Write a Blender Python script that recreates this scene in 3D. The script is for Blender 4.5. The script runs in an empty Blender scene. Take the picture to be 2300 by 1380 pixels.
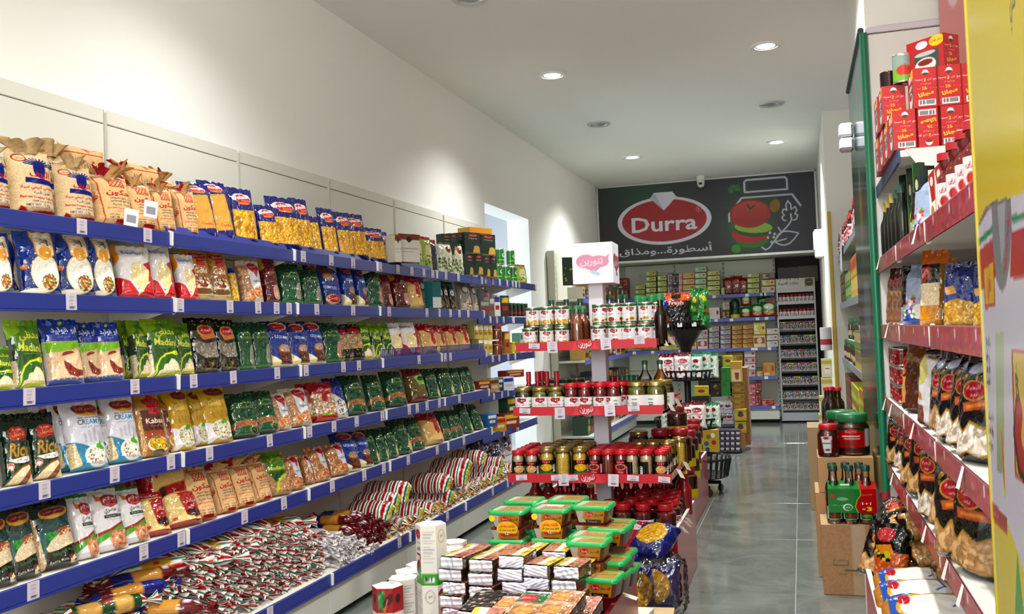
import bpy, math, random
import numpy as np
from mathutils import Vector, Matrix
R = math.radians
S = bpy.context.scene
C = S.collection
rng = random.Random(7)
# ---------------------------------------------------------------- camera, sky, lights, exposure
FPX, YAW, PIT, ROL, CH = 2156.9, R(16.678), R(1.657), R(-2.2185), 1.27
_c, _s = math.cos(YAW), math.sin(YAW)
fwd = np.array([-_s*math.cos(PIT), _c*math.cos(PIT), math.sin(PIT)])
_rt = np.array([_c, _s, 0.]); _up = np.cross(_rt, fwd)
rgt = _rt*math.cos(ROL)+_up*math.sin(ROL); upv = -_rt*math.sin(ROL)+_up*math.cos(ROL)
EYE = np.array([0, 0, CH])
cam = bpy.data.cameras.new('camera'); camo = bpy.data.objects.new('camera', cam); C.objects.link(camo)
cam.sensor_width = 36; cam.lens = FPX/2300*36; cam.clip_start = .05
camo.matrix_world = Matrix([[rgt[0], upv[0], -fwd[0], 0], [rgt[1], upv[1], -fwd[1], 0], [rgt[2], upv[2], -fwd[2], CH], [0, 0, 0, 1]])
S.camera = camo
S.view_settings.view_transform = 'Standard'; S.view_settings.look = 'None'
S.view_settings.gamma = 1; S.view_settings.use_curve_mapping = False
S.view_settings.exposure = 0.0
S.cycles.max_bounces = 8; S.cycles.transparent_max_bounces = 24; S.cycles.use_denoising = True
S.cycles.caustics_reflective = False; S.cycles.caustics_refractive = False
W = bpy.data.worlds.new('daylight'); S.world = W; W.use_nodes = True
W.node_tree.nodes['Background'].inputs[0].default_value = (.93, .96, 1, 1)
W.node_tree.nodes['Background'].inputs[1].default_value = .65
def area(name, loc, aim, sx, sy, power, col):
    l = bpy.data.lights.new(name, 'AREA'); l.shape = 'RECTANGLE'; l.size = sx; l.size_y = sy; l.energy = power; l.color = col
    o = bpy.data.objects.new(name, l); C.objects.link(o); o.location = loc
    o.rotation_euler = (Vector(aim)-Vector(loc)).to_track_quat('-Z', 'Y').to_euler(); return o
area('shop_front_daylight', (.2, -1.2, 2.1), (-1.7, 5, 2.1), 2.8, 1.9, 175, (1, .98, .95))
area('passage_daylight', (-4.1, 8.4, 1.6), (-2.5, 8.4, 1.4), 1.6, 2.0, 60, (.85, .93, 1))

def pj(x, y, z):
    d = np.array([x, y, z])-EYE; zc = d@fwd
    return np.array([1150+FPX*(d@rgt)/zc, 690-FPX*(d@upv)/zc])
def at(u, v, X=None, Y=None, Z=None):
    d = fwd+rgt*(u-1150)/FPX-upv*(v-690)/FPX
    i, t = (0, X) if X is not None else (1, Y) if Y is not None else (2, Z)
    return EYE+d*((t-EYE[i])/d[i])
# ---------------------------------------------------------------- materials
def lin(h):
    if not isinstance(h, str): return tuple(h)
    if len(h) == 3: h = ''.join(ch*2 for ch in h)
    return tuple(((v/12.92) if v <= .04045 else ((v+.055)/1.055)**2.4) for v in (int(h[i:i+2], 16)/255 for i in (0, 2, 4)))
_mats = {}
def new_mat(n):
    m = bpy.data.materials.new(n); m.use_nodes = True; nt = m.node_tree
    return m, nt, nt.nodes['Principled BSDF']
def bump(nt, b, scale, strength, dist=.01, kind='noise', detail=3.):
    tc = nt.nodes.new('ShaderNodeTexCoord')
    n = nt.nodes.new('ShaderNodeTexNoise' if kind == 'noise' else 'ShaderNodeTexVoronoi')
    n.inputs['Scale'].default_value = scale
    if kind == 'noise': n.inputs['Detail'].default_value = detail
    nt.links.new(tc.outputs['Object'], n.inputs['Vector'])
    bp = nt.nodes.new('ShaderNodeBump'); bp.inputs['Strength'].default_value = strength; bp.inputs['Distance'].default_value = dist
    nt.links.new(n.outputs[0], bp.inputs['Height']); nt.links.new(bp.outputs[0], b.inputs['Normal'])
    return n
def printed(kind):
    """Print carried by the mesh's colour attribute; the kind sets the surface: film, card, burlap, paper, foil, gloss."""
    if kind in _mats: return _mats[kind]
    m, nt, b = new_mat(kind+'_print')
    a = nt.nodes.new('ShaderNodeAttribute'); a.attribute_name = 'Col'
    nt.links.new(a.outputs['Color'], b.inputs['Base Color'])
    rough = dict(film=.09, card=.42, burlap=.95, paper=.6, gloss=.15, foil=.25, banner=.45)[kind]
    b.inputs['Roughness'].default_value = rough
    if kind == 'film':
        b.inputs['Specular IOR Level'].default_value = .75; bump(nt, b, 26, .45, .014, detail=1.5)
    if kind == 'burlap':
        b.inputs['Specular IOR Level'].default_value = .1; bump(nt, b, 420, .5, .003)
    _mats[kind] = m; return m
def solid(col, rough=.5, metal=0., spec=.5, bmp=None, name='paint'):
    k = (col, rough, metal, spec, bmp)
    if k in _mats: return _mats[k]
    m, nt, b = new_mat(name)
    b.inputs['Base Color'].default_value = (*lin(col), 1); b.inputs['Roughness'].default_value = rough
    b.inputs['Metallic'].default_value = metal; b.inputs['Specular IOR Level'].default_value = spec
    if bmp: bump(nt, b, *bmp)
    _mats[k] = m; return m
def emit(col, st):
    k = ('e', col, st)
    if k in _mats: return _mats[k]
    m, nt, b = new_mat('lamp_glow'); b.inputs['Base Color'].default_value = (.9, .9, .9, 1)
    b.inputs['Emission Color'].default_value = (*lin(col), 1); b.inputs['Emission Strength'].default_value = st
    _mats[k] = m; return m
def glass(tint='fff', gloss=.1, rough=.03):
    k = ('g', tint, gloss, rough)
    if k in _mats: return _mats[k]
    m, nt, b = new_mat('clear_glass'); nt.nodes.remove(b)
    t = nt.nodes.new('ShaderNodeBsdfTransparent'); t.inputs[0].default_value = (*lin(tint), 1)
    g = nt.nodes.new('ShaderNodeBsdfGlossy'); g.inputs['Roughness'].default_value = rough
    f = nt.nodes.new('ShaderNodeFresnel'); f.inputs[0].default_value = 1.5
    ad = nt.nodes.new('ShaderNodeMath'); ad.operation = 'ADD'; ad.inputs[1].default_value = gloss-.04; ad.use_clamp = True
    mx = nt.nodes.new('ShaderNodeMixShader'); nt.links.new(f.outputs[0], ad.inputs[0]); nt.links.new(ad.outputs[0], mx.inputs[0])
    nt.links.new(t.outputs[0], mx.inputs[1]); nt.links.new(g.outputs[0], mx.inputs[2])
    nt.links.new(mx.outputs[0], nt.nodes['Material Output'].inputs[0])
    _mats[k] = m; return m
# ---------------------------------------------------------------- painting: print for the packaging, rasterised from shapes and glyph outlines
_FORMS = {'ا': (0xFE8D, 2), 'أ': (0xFE83, 2), 'إ': (0xFE87, 2), 'آ': (0xFE81, 2), 'ب': (0xFE8F, 4), 'ة': (0xFE93, 2), 'ت': (0xFE95, 4), 'ث': (0xFE99, 4), 'ج': (0xFE9D, 4), 'ح': (0xFEA1, 4), 'خ': (0xFEA5, 4), 'د': (0xFEA9, 2), 'ذ': (0xFEAB, 2), 'ر': (0xFEAD, 2), 'ز': (0xFEAF, 2), 'س': (0xFEB1, 4), 'ش': (0xFEB5, 4), 'ص': (0xFEB9, 4), 'ض': (0xFEBD, 4), 'ط': (0xFEC1, 4), 'ظ': (0xFEC5, 4), 'ع': (0xFEC9, 4), 'غ': (0xFECD, 4), 'ف': (0xFED1, 4), 'ق': (0xFED5, 4), 'ك': (0xFED9, 4), 'ل': (0xFEDD, 4), 'م': (0xFEE1, 4), 'ن': (0xFEE5, 4), 'ه': (0xFEE9, 4), 'و': (0xFEED, 2), 'ى': (0xFEEF, 2), 'ي': (0xFEF1, 4), 'ئ': (0xFE89, 4), 'ء': (0xFE80, 1), 'ﻻ': (0xFEFB, 2)}
def shape_ar(s):
    s = s.replace('لا', 'ﻻ')
    if not any(ch in _FORMS for ch in s): return s
    out = []
    for w in s.split(' '):
        if not any(ch in _FORMS for ch in w): out.append(w); continue
        g = []
        for i, ch in enumerate(w):
            if ch not in _FORMS: g.append(ch); continue
            b, n = _FORMS[ch]
            pv = i > 0 and w[i-1] in _FORMS and _FORMS[w[i-1]][1] == 4
            nx = n == 4 and i+1 < len(w) and w[i+1] in _FORMS and _FORMS[w[i+1]][1] > 1
            f = (3 if nx else 1) if pv else (2 if nx else 0)
            g.append(chr(b+min(f, n-1)) if n > 1 else chr(b))
        out.append(''.join(reversed(g)))
    return ' '.join(reversed(out))
_tc = bpy.data.curves.new('glyphs', 'FONT'); _to = bpy.data.objects.new('glyphs', _tc); C.objects.link(_to)
_gly = {}
def glyphs(s, bold=0.):
    k = (s, bold)
    if k not in _gly:
        _tc.body = shape_ar(s); _tc.size = 1; _tc.resolution_u = 2; _tc.offset = bold
        bpy.context.view_layer.update()
        ev = _to.evaluated_get(bpy.context.evaluated_depsgraph_get()); me = ev.to_mesh()
        me.calc_loop_triangles()
        v = np.array([p.co[:2] for p in me.vertices]).reshape(-1, 2)
        t = np.array([q.vertices[:] for q in me.loop_triangles], int).reshape(-1, 3)
        ev.to_mesh_clear()
        _gly[k] = (v, t)
    return _gly[k]
class Cv:
    """A print: x 0..1 left to right, y 0..1 top to bottom; asp = real width / height."""
    def __init__(s, nu, nv, asp, base='fff', ss=3):
        s.nu, s.nv, s.ss, s.asp = nu, nv, ss, asp; s.w, s.h = nu*ss, nv*ss
        s.a = np.empty((s.h, s.w, 3)); s.a[:] = s.rgb(base)
        s.X, s.Y = np.meshgrid((np.arange(s.w)+.5)/s.w, (np.arange(s.h)+.5)/s.h)
        s.r = np.random.RandomState(nu*31+nv)
    def rgb(s, h):
        if not isinstance(h, str): return np.array(h, float)
        if len(h) == 3: h = ''.join(ch*2 for ch in h)
        return np.array([int(h[i:i+2], 16)/255 for i in (0, 2, 4)])
    def E(s, cx, cy, rx, ry, rot=0):
        x, y = (s.X-cx)*s.asp, s.Y-cy; c, q = math.cos(R(rot)), math.sin(R(rot))
        return ((x*c+y*q)/(rx*s.asp))**2+((-x*q+y*c)/ry)**2 <= 1
    def B(s, x0, y0, x1, y1): return (s.X >= x0) & (s.X < x1) & (s.Y >= y0) & (s.Y < y1)
    def P(s, pts):
        m = np.zeros(s.X.shape, bool); n = len(pts)
        for i in range(n):
            (x0, y0), (x1, y1) = pts[i], pts[(i+1) % n]
            if y0 == y1: continue
            m ^= ((s.Y >= y0) != (s.Y >= y1)) & (s.X < x0+(s.Y-y0)*(x1-x0)/(y1-y0))
        return m
    def L(s, pts, wd):
        """stroke along a polyline; wd relative to the height"""
        m = np.zeros(s.X.shape, bool)
        for (x0, y0), (x1, y1) in zip(pts, pts[1:]):
            ax, ay, bx, by = x0*s.asp, y0, x1*s.asp, y1; dx, dy = bx-ax, by-ay; q = dx*dx+dy*dy or 1e-9
            t = np.clip(((s.X*s.asp-ax)*dx+(s.Y-ay)*dy)/q, 0, 1)
            m |= (s.X*s.asp-ax-t*dx)**2+(s.Y-ay-t*dy)**2 <= (wd/2)**2
        return m
    def p(s, m, col, al=1.):
        s.a[m] = s.a[m]*(1-al)+s.rgb(col)*al; return m
    def g(s, m, c0, c1, ax='y', lo=0., hi=1.):
        t = np.clip(((s.Y if ax == 'y' else s.X)-lo)/(hi-lo), 0, 1)[..., None]
        s.a[m] = (s.rgb(c0)*(1-t)+s.rgb(c1)*t)[m]
    def n(s, m, cell, amp):
        """grain: blocky random variation of brightness inside a mask"""
        k = max(1, int(cell*s.h)); q = s.r.rand(s.h//k+2, s.w//k+2)
        v = np.kron(q, np.ones((k, k)))[:s.h, :s.w]; f = 1+(v-.5)*2*amp
        s.a[m] = np.clip(s.a[m]*f[m][:, None], 0, 1)
    def spk(s, m, cols, cnt, r0):
        ys, xs = np.nonzero(m)
        if not len(ys): return
        for i in range(cnt):
            j = s.r.randint(len(ys)); x, y = (xs[j]+.5)/s.w, (ys[j]+.5)/s.h; r = r0*(.6+.8*s.r.rand())
            y0, y1 = int(max(0, (y-r)*s.h)), int(min(s.h, (y+r)*s.h+2)); x0, x1 = int(max(0, (x-r/s.asp)*s.w)), int(min(s.w, (x+r/s.asp)*s.w+2))
            sx, sy = s.X[y0:y1, x0:x1], s.Y[y0:y1, x0:x1]; an = s.r.rand()*3.14; a, b = math.cos(an), math.sin(an)
            dx, dy = (sx-x)*s.asp, sy-y; mm = ((dx*a+dy*b)/r)**2+((-dx*b+dy*a)/(r*.62))**2 <= 1
            mm &= m[y0:y1, x0:x1]; s.a[y0:y1, x0:x1][mm] = s.rgb(cols[i % len(cols)])
    def t(s, txt, cx, cy, hgt, col, bold=0., wd=None, rot=0, sl=0.):
        v, tr = glyphs(txt, bold)
        if not len(tr): return
        lo, hi = v.min(0), v.max(0); x = v[:, 0]-(lo[0]+hi[0])/2; y = v[:, 1]-(lo[1]+hi[1])/2
        k = hgt/max(hi[1]-lo[1], 1e-6); kx = k if wd is None else wd*s.asp/(hi[0]-lo[0])
        x = x*kx+y*k*sl; y = -y*k; c, q = math.cos(R(rot)), math.sin(R(rot))
        px = ((x*c+y*q)/s.asp+cx)*s.w; py = (-x*q+y*c+cy)*s.h
        A = np.stack([px, py], 1)[tr]
        rc = s.rgb(col)
        for (ax, ay), (bx, by), (gx, gy) in A:
            x0, x1 = int(max(0, min(ax, bx, gx))), int(min(s.w, max(ax, bx, gx)+1)); y0, y1 = int(max(0, min(ay, by, gy))), int(min(s.h, max(ay, by, gy)+1))
            if x1 <= x0 or y1 <= y0: continue
            gx_, gy_ = np.meshgrid(np.arange(x0, x1)+.5, np.arange(y0, y1)+.5)
            e0 = (bx-ax)*(gy_-ay)-(by-ay)*(gx_-ax); e1 = (gx-bx)*(gy_-by)-(gy-by)*(gx_-bx); e2 = (ax-gx)*(gy_-gy)-(ay-gy)*(gx_-gx)
            s.a[y0:y1, x0:x1][((e0 >= 0) & (e1 >= 0) & (e2 >= 0)) | ((e0 <= 0) & (e1 <= 0) & (e2 <= 0))] = rc
    def bars(s, x0, y0, x1, y1):
        s.p(s.B(x0, y0, x1, y1), 'fff'); n = 22; r = np.random.RandomState(3)
        for i in range(n):
            xa = x0+(x1-x0)*(.06+.88*i/n); s.p(s.B(xa, y0+(y1-y0)*.1, xa+(x1-x0)*.88/n*(.25+.5*r.rand()), y1-(y1-y0)*.2), '222')
    def out(s):
        a = s.a.reshape(s.nv, s.ss, s.nu, s.ss, 3).mean((1, 3))
        a = np.where(a <= .04045, a/12.92, ((a+.055)/1.055)**2.4)
        m = a.mean(-1, keepdims=True); return np.clip(m+(a-m)*1.0, 0, 1)**1.36*.96
# ---------------------------------------------------------------- meshes
def mesh(name, V, F, m, col=None, smooth=True):
    me = bpy.data.meshes.new(name)
    V = np.asarray(V, np.float32); n = len(V)
    k = F.shape[1]; me.vertices.add(n); me.vertices.foreach_set('co', V.ravel())
    me.loops.add(F.size); me.loops.foreach_set('vertex_index', F.astype(np.int32).ravel())
    me.polygons.add(len(F)); me.polygons.foreach_set('loop_start', np.arange(0, F.size, k, dtype=np.int32))
    me.update(calc_edges=True)
    if smooth and len(me.polygons): me.polygons.foreach_set('use_smooth', np.ones(len(me.polygons), bool))
    if col is not None:
        at_ = me.color_attributes.new('Col', 'FLOAT_COLOR', 'POINT')
        at_.data.foreach_set('color', np.concatenate([np.asarray(col, np.float32), np.ones((n, 1), np.float32)], 1).ravel())
    me.materials.append(m); return me
def grid_faces(nu, nv, off=0, flip=False):
    i = np.arange(nv-1)[:, None]*nu+np.arange(nu-1)[None, :]; i = i.ravel()+off
    q = np.stack([i, i+1, i+nu+1, i+nu], 1)
    return q[:, ::-1] if flip else q
class MB:
    """Collects simple solids into one mesh."""
    def __init__(s): s.v, s.f, s.c = [], [], []
    def add(s, v, f, col=None):
        o = len(s.v); s.v += [tuple(map(float, p)) for p in v]; s.f += [tuple(i+o for i in q) for q in f]
        s.c += [lin(col) if col else (1, 1, 1)]*len(v); return s
    def box(s, x0, y0, z0, x1, y1, z1, col=None, bev=0.):
        if bev <= 0:
            v = [(x, y, z) for z in (z0, z1) for y in (y0, y1) for x in (x0, x1)]
            return s.add(v, [(0, 2, 3, 1), (4, 5, 7, 6), (0, 1, 5, 4), (2, 6, 7, 3), (0, 4, 6, 2), (1, 3, 7, 5)], col)
        b = min(bev, (x1-x0)*.45, (y1-y0)*.45, (z1-z0)*.45); v = []
        for z, e in ((z0, b), (z0+b, 0), (z1-b, 0), (z1, b)):
            v += [(x0+max(b, e), y0+e, z), (x1-max(b, e), y0+e, z), (x1-e, y0+max(b, e), z), (x1-e, y1-max(b, e), z), (x1-max(b, e), y1-e, z), (x0+max(b, e), y1-e, z), (x0+e, y1-max(b, e), z), (x0+e, y0+max(b, e), z)]
        f = [tuple(range(7, -1, -1)), tuple(range(24, 32))]
        for k in range(3):
            for i in range(8): j = (i+1) % 8; f.append((k*8+i, k*8+j, k*8+8+j, k*8+8+i))
        return s.add(v, f, col)
    def lathe(s, prof, n=16, cx=0, cy=0, cz=0, col=None, cap=True):
        v = []; f = []
        for r, z in prof: v += [(cx+r*math.cos(2*math.pi*i/n), cy+r*math.sin(2*math.pi*i/n), cz+z) for i in range(n)]
        for k in range(len(prof)-1):
            for i in range(n): j = (i+1) % n; f.append((k*n+i, k*n+j, k*n+n+j, k*n+n+i))
        if cap: f += [tuple(range(n-1, -1, -1)), tuple(range((len(prof)-1)*n, len(prof)*n))]
        return s.add(v, f, col)
    def tube(s, a, b, r, n=8, col=None):
        a, b = Vector(a), Vector(b); d = (b-a).normalized(); u = d.orthogonal().normalized(); w = d.cross(u); v = []
        for p in (a, b): v += [p+u*r*math.cos(2*math.pi*i/n)+w*r*math.sin(2*math.pi*i/n) for i in range(n)]
        return s.add(v, [(i, (i+1) % n, n+(i+1) % n, n+i) for i in range(n)]+[tuple(range(n-1, -1, -1)), tuple(range(n, 2*n))], col)
    def me(s, name, m, smooth=False):
        me = bpy.data.meshes.new(name); me.from_pydata(s.v, [], s.f); me.materials.append(m)
        a = me.color_attributes.new('Col', 'FLOAT_COLOR', 'POINT')
        a.data.foreach_set('color', np.array([(*c, 1) for c in s.c], np.float32).ravel())
        if smooth:
            me.polygons.foreach_set('use_smooth', np.ones(len(me.polygons), bool)); me.set_sharp_from_angle(angle=R(40))
        me.update(); return me
def obj(name, me, parent=None, loc=None, rot=None, scale=None):
    o = bpy.data.objects.new(name, me); C.objects.link(o)
    if parent: o.parent = parent
    if loc is not None: o.location = loc
    if rot is not None: o.rotation_euler = rot
    if scale is not None: o.scale = scale
    return o
def struct(o, label=None):
    o['kind'] = 'structure'
    if label: o['label'] = label
    return o
REG = []      # (object, description, place, order): labels are written at the end so that each singles out one thing
def reg(o, desc, cat, place, order=0, group=None):
    o['category'] = cat
    if group: o['group'] = group
    REG.append((o, desc, place, order)); return o
def fixed(o, label, cat, group=None):
    o['label'] = label; o['category'] = cat
    if group: o['group'] = group
    return o
def inst(kit, loc, rz=0., rx=0., ry=0., scale=(1, 1, 1)):
    """kit = (name, root mesh, [(part name, mesh, [(sub-part name, mesh)])]): link one thing with its parts; mesh data are shared"""
    o = obj(kit[0], kit[1], None, loc, (rx, ry, rz), scale)
    for q in kit[2]:
        c = obj(q[0], q[1], o)
        for s2 in (q[2] if len(q) > 2 else []): obj(s2[0], s2[1], c)
    return o
# ---------------------------------------------------------------- packaging shapes
def waves(s, t, seed, k=7, lo=3, hi=11):
    r = np.random.RandomState(seed); z = np.zeros_like(s)
    for _ in range(k):
        a = r.rand()*6.28; f = lo+(hi-lo)*r.rand(); z += (1-2*np.abs(np.sin(f*(s*math.cos(a)+t*1.4*math.sin(a))+r.rand()*6.28)))*(.4+.6*r.rand())
    return z/k
def bag(name, cv, w, h, d, mat='film', wr=.12, seed=1, seal=.06, boxy=3., bend=.0, pil=False, flat_top=.74, part='top_seal', taper=0.):
    nu, nv = cv.nu, cv.nv; col = cv.out()
    def sheet(nu, t, sg, seed):
        s, T = np.meshgrid(np.linspace(-1, 1, nu), t)
        lo = np.clip(T/(.2 if pil else .07), 0, 1)**.5; hi = 1-np.clip((T-flat_top)/(.97-seal-flat_top), 0, 1)**1.4*.94
        pt = lo*hi; ps = np.clip(1-np.abs(s)**boxy, 0, 1)**.55
        wz = waves(s, T, seed)*wr*d*(1-np.abs(s)**8)*np.clip(.35+1.3*(1-hi)+.5*np.abs(s), 0, 1.2)*np.clip(T/.05, 0, 1)
        y = sg*(d/2*pt*ps*(1+.12*(.45-T)))+wz+bend*np.clip(T-.7, 0, 1)**1.3*h
        e = np.sin(T*23+seed)*.008*w+waves(T, T*0, seed+5)*.012*w
        x = s*(w/2*(1-.07*pt+.0*T-taper*T))+np.sign(s)*e*np.abs(s)**6
        if pil: x = x*(1-.5*np.clip((np.abs(2*T-1)-.62)/.38, 0, 1)**2)
        z = T*h+np.clip((T-.9)/.1, 0, 1)*(waves(s, T*0, seed+9)*.03*h)-(1-np.abs(s)**2)*(1-lo)*0
        return np.stack([x, y, z], -1).reshape(-1, 3)
    tf = np.linspace(1, 0, nv); k = max(2, int(seal*nv)) if seal else 0
    nb = max(7, nu//4); tb = np.linspace(1-seal if seal else 1, 0, max(8, nv//4))
    Vf = sheet(nu, tf[k:], -1, seed); cf = col[k:].reshape(-1, 3)
    Vb = sheet(nb, tb, 1, seed+1); ib = np.clip((np.linspace(0, 1, len(tb))*(nv-1-k)+k).astype(int), 0, nv-1)
    cb = np.repeat(col[ib, :max(2, nu//12)].mean(1)[:, None], nb, 1).reshape(-1, 3)
    V = np.concatenate([Vf, Vb]); F = np.concatenate([grid_faces(nu, nv-k, 0, True), grid_faces(nb, len(tb), len(Vf))])
    body = mesh(name, V, F, printed(mat), np.concatenate([cf, cb])); parts = []
    if k:
        a = sheet(nu, tf[:k+1], -1, seed); a2 = a.copy(); a2[:, 1] += .0022; c = col[:k+1].reshape(-1, 3)
        parts.append((part, mesh(part, np.concatenate([a, a2]), np.concatenate([grid_faces(nu, k+1, 0, True), grid_faces(nu, k+1, len(a))]), printed(mat), np.concatenate([c, c*.9]))))
    return (name, body, parts)
def ruffle(name, r0, r1, h, colr, seed, n=40, m='burlap', lean=.3):
    """gathered cloth: a flaring pleated collar"""
    r = np.random.RandomState(seed); th = np.linspace(0, 2*np.pi, n, endpoint=False); V = []; k = 8
    ph = r.rand(3)*6
    for j in range(k):
        t = j/(k-1); rr = r0+(r1-r0)*t**1.5
        q = rr*(1+.34*t*np.sin(th*5+ph[0])+.2*t*np.sin(th*9+ph[1]))
        V.append(np.stack([q*np.cos(th)+lean*h*t*t, q*np.sin(th)*.6, h*t+.25*h*t*np.sin(th*3+ph[2])], 1))
    V = np.concatenate(V); i = np.arange(k-1)[:, None]*n+np.arange(n)[None]; j = np.arange(k-1)[:, None]*n+(np.arange(n)+1)[None] % n
    F = np.stack([i, j, j+n, i+n], -1).reshape(-1, 4)
    c = np.tile(np.array(lin(colr)), (len(V), 1))*(.7+.4*r.rand(len(V), 1))
    return (name, mesh(name, V, F, printed(m), c))
def box(name, w, d, h, front, left=None, right=None, top=None, base='ddd', mat='card', back=None):
    """carton: front faces -Y; each face a printed sheet"""
    V, F, Cc = [], [], []; off = 0; e = min(w, d, h)*.012
    def face(cv, org, ux, uy):
        nonlocal off
        if isinstance(cv, str): nu = nv = 2; c = np.tile(np.array(lin(cv)), (4, 1))
        else: nu, nv = cv.nu, cv.nv; c = cv.out().reshape(-1, 3)
        s, t = np.meshgrid(np.linspace(0, 1, nu), np.linspace(0, 1, nv))
        P = np.array(org)+s[..., None]*np.array(ux)+t[..., None]*np.array(uy)
        V.append(P.reshape(-1, 3)); F.append(grid_faces(nu, nv, off, True)); Cc.append(c); off += nu*nv
    x, y = w/2, d/2
    face(front, (-x, -y, h), (w, 0, 0), (0, 0, -h)); face(back or base, (x, y, h), (-w, 0, 0), (0, 0, -h))
    face(left or base, (-x, y, h), (0, -d, 0), (0, 0, -h)); face(right or base, (x, -y, h), (0, d, 0), (0, 0, -h))
    face(top or base, (-x, y, h), (w, 0, 0), (0, -d, 0)); face(base, (-x, -y, 0), (w, 0, 0), (0, d, 0))
    return (name, mesh(name, np.concatenate(V), np.concatenate(F), printed(mat), np.concatenate(Cc), smooth=False), [])
def band(name, cv, r, z0, z1, a0=-180, a1=180, mat='gloss', prof=None, n=None):
    """label wrapped on a round wall; the print's middle faces -Y"""
    nu, nv = cv.nu, cv.nv; th, t = np.meshgrid(np.radians(np.linspace(a0, a1, nu)), np.linspace(1, 0, nv))
    rr = r if prof is None else np.interp(z0+t*(z1-z0), [p[1] for p in prof], [p[0] for p in prof])+.0008
    V = np.stack([rr*np.sin(th), -rr*np.cos(th), z0+t*(z1-z0)], -1).reshape(-1, 3)
    return (name, mesh(name, V, grid_faces(nu, nv, 0, True), printed(mat), cv.out().reshape(-1, 3)))
def lumps(name, prof, cols, seed, n=26, m=22, amp=.0025, cell=5, mat='gloss'):
    """contents of a jar: a lathe with bumpy skin, each bump tinted, shade painted into the hollows"""
    r = np.random.RandomState(seed); zs = np.linspace(prof[0][1], prof[-1][1], m); rs = np.interp(zs, [p[1] for p in prof], [p[0] for p in prof])
    th = np.linspace(0, 2*np.pi, n*2, endpoint=False); V, Cc = [], []
    cl = [np.array(lin(c)) for c in cols]
    for k, (z, rr) in enumerate(zip(zs, rs)):
        v = np.cos(th*cell*2+(k//2 % 2)*np.pi)*np.cos(k*np.pi/2+.6)
        q = rr+amp*v; V.append(np.stack([q*np.cos(th), q*np.sin(th), np.full_like(th, z)], 1))
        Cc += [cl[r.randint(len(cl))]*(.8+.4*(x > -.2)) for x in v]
    V.append(np.array([[0, 0, zs[-1]]]*(n*2))); Cc += [cl[0]]*(n*2); m2 = m+1
    i = np.arange(m2-1)[:, None]*n*2+np.arange(n*2)[None]; j = np.arange(m2-1)[:, None]*n*2+(np.arange(n*2)+1)[None] % (n*2)
    return (name, mesh(name, np.concatenate(V), np.stack([i, j, j+n*2, i+n*2], -1).reshape(-1, 4), printed(mat), np.array(Cc)))
def lid_mesh(r, h, col, gold=False):
    p = [(r*.97, 0), (r, h*.08), (r, h*.75), (r*.96, h*.93), (r*.88, h), (r*.84, h*.9), (0.0005, h*.9)]
    return MB().lathe(p, 28, cap=False).me('lid', solid(col, .28, .85) if gold else solid(col, .3), True)
def jar(name, r, h, cols, lid, label=None, lz=(.14, .6), la=(-150, 150), gold=False, smooth=False, seed=1, square=False, waist=0., lidh=.12, nk=.86, cell=5):
    """glass jar > contents, lid, label_wrap"""
    hb = h*(1-lidh); nr = r*nk
    p = [(r*.9, 0), (r*.99, h*.03), (r, h*.08), (r*(1-waist), h*.4), (r, hb*.78), (r*.97, hb*.86), (nr, hb*.95), (nr, hb)]
    g = MB().lathe(p, 24).me(name, glass(), True)
    q = [(a-.002, z) for a, z in p[:-1]]; q[0] = (q[0][0], .003); q[-1] = (q[-1][0], hb*.93)
    parts = []
    if smooth: parts.append(('contents', MB().lathe(q, 24).me('contents', solid(cols[0], .3), True)))
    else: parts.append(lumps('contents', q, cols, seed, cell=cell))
    lm = lid_mesh(nr*1.08, h*lidh*1.25, lid, gold); lm.transform(Matrix.Translation((0, 0, hb*.97)))
    parts.append(('lid', lm))
    if label: parts.append(band('label_wrap', label, r*1.012, h*lz[0], h*lz[1], la[0], la[1]))
    return (name, g, parts)
def can(name, r, h, label, rim='c9c2b0', plain_lid=None):
    p = [(r*.96, 0), (r, .003), (r, .005), (r*.985, .008), (r*.985, h-.008), (r, h-.005), (r, h-.002), (r*.96, h), (r*.93, h-.003), (.0005, h-.003)]
    g = MB().lathe(p, 28, cap=False).me(name, solid(rim, .25, .9), True)
    parts = [band('label_wrap', label, r*.992, .008, h-.008)]
    if plain_lid: parts.append(('lid', MB().lathe([(r*1.02, h-.012), (r*1.02, h+.004), (.0005, h+.005)], 24, cap=False).me('lid', solid(plain_lid, .4), True)))
    return (name, g, parts)
def bottle(name, r, h, liquid, cap, label=None, lz=(.12, .5), neck=.3, glassy=True, fill=.82, la=(-80, 80), capr=1.25, sq=1., caph=.09):
    """bottle > liquid, cap, label_wrap"""
    nr = r*neck; p = [(r*.92, 0), (r, h*.02), (r, h*.55), (r*.92, h*.62), (r*.55, h*.72), (nr*1.05, h*.8), (nr, h*.93), (nr, h*.94)]
    g = MB().lathe(p, 20).me(name, glass() if glassy else solid(liquid, .22), True); parts = []
    if glassy and liquid:
        q = [(a-.002, max(z, .003)) for a, z in p if z <= h*fill]; parts.append(('liquid', MB().lathe(q, 20).me('liquid', solid(liquid, .12), True)))
    cr = nr*capr
    parts.append(('cap', MB().lathe([(cr, h*(1-caph)), (cr, h*.985), (cr*.9, h), (.0005, h)], 18, cap=False).me('cap', solid(cap, .35), True)))
    if label: parts.append(band('label_wrap', label, r*1.015, h*lz[0], h*lz[1], la[0], la[1]))
    return (name, g, parts)
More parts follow.
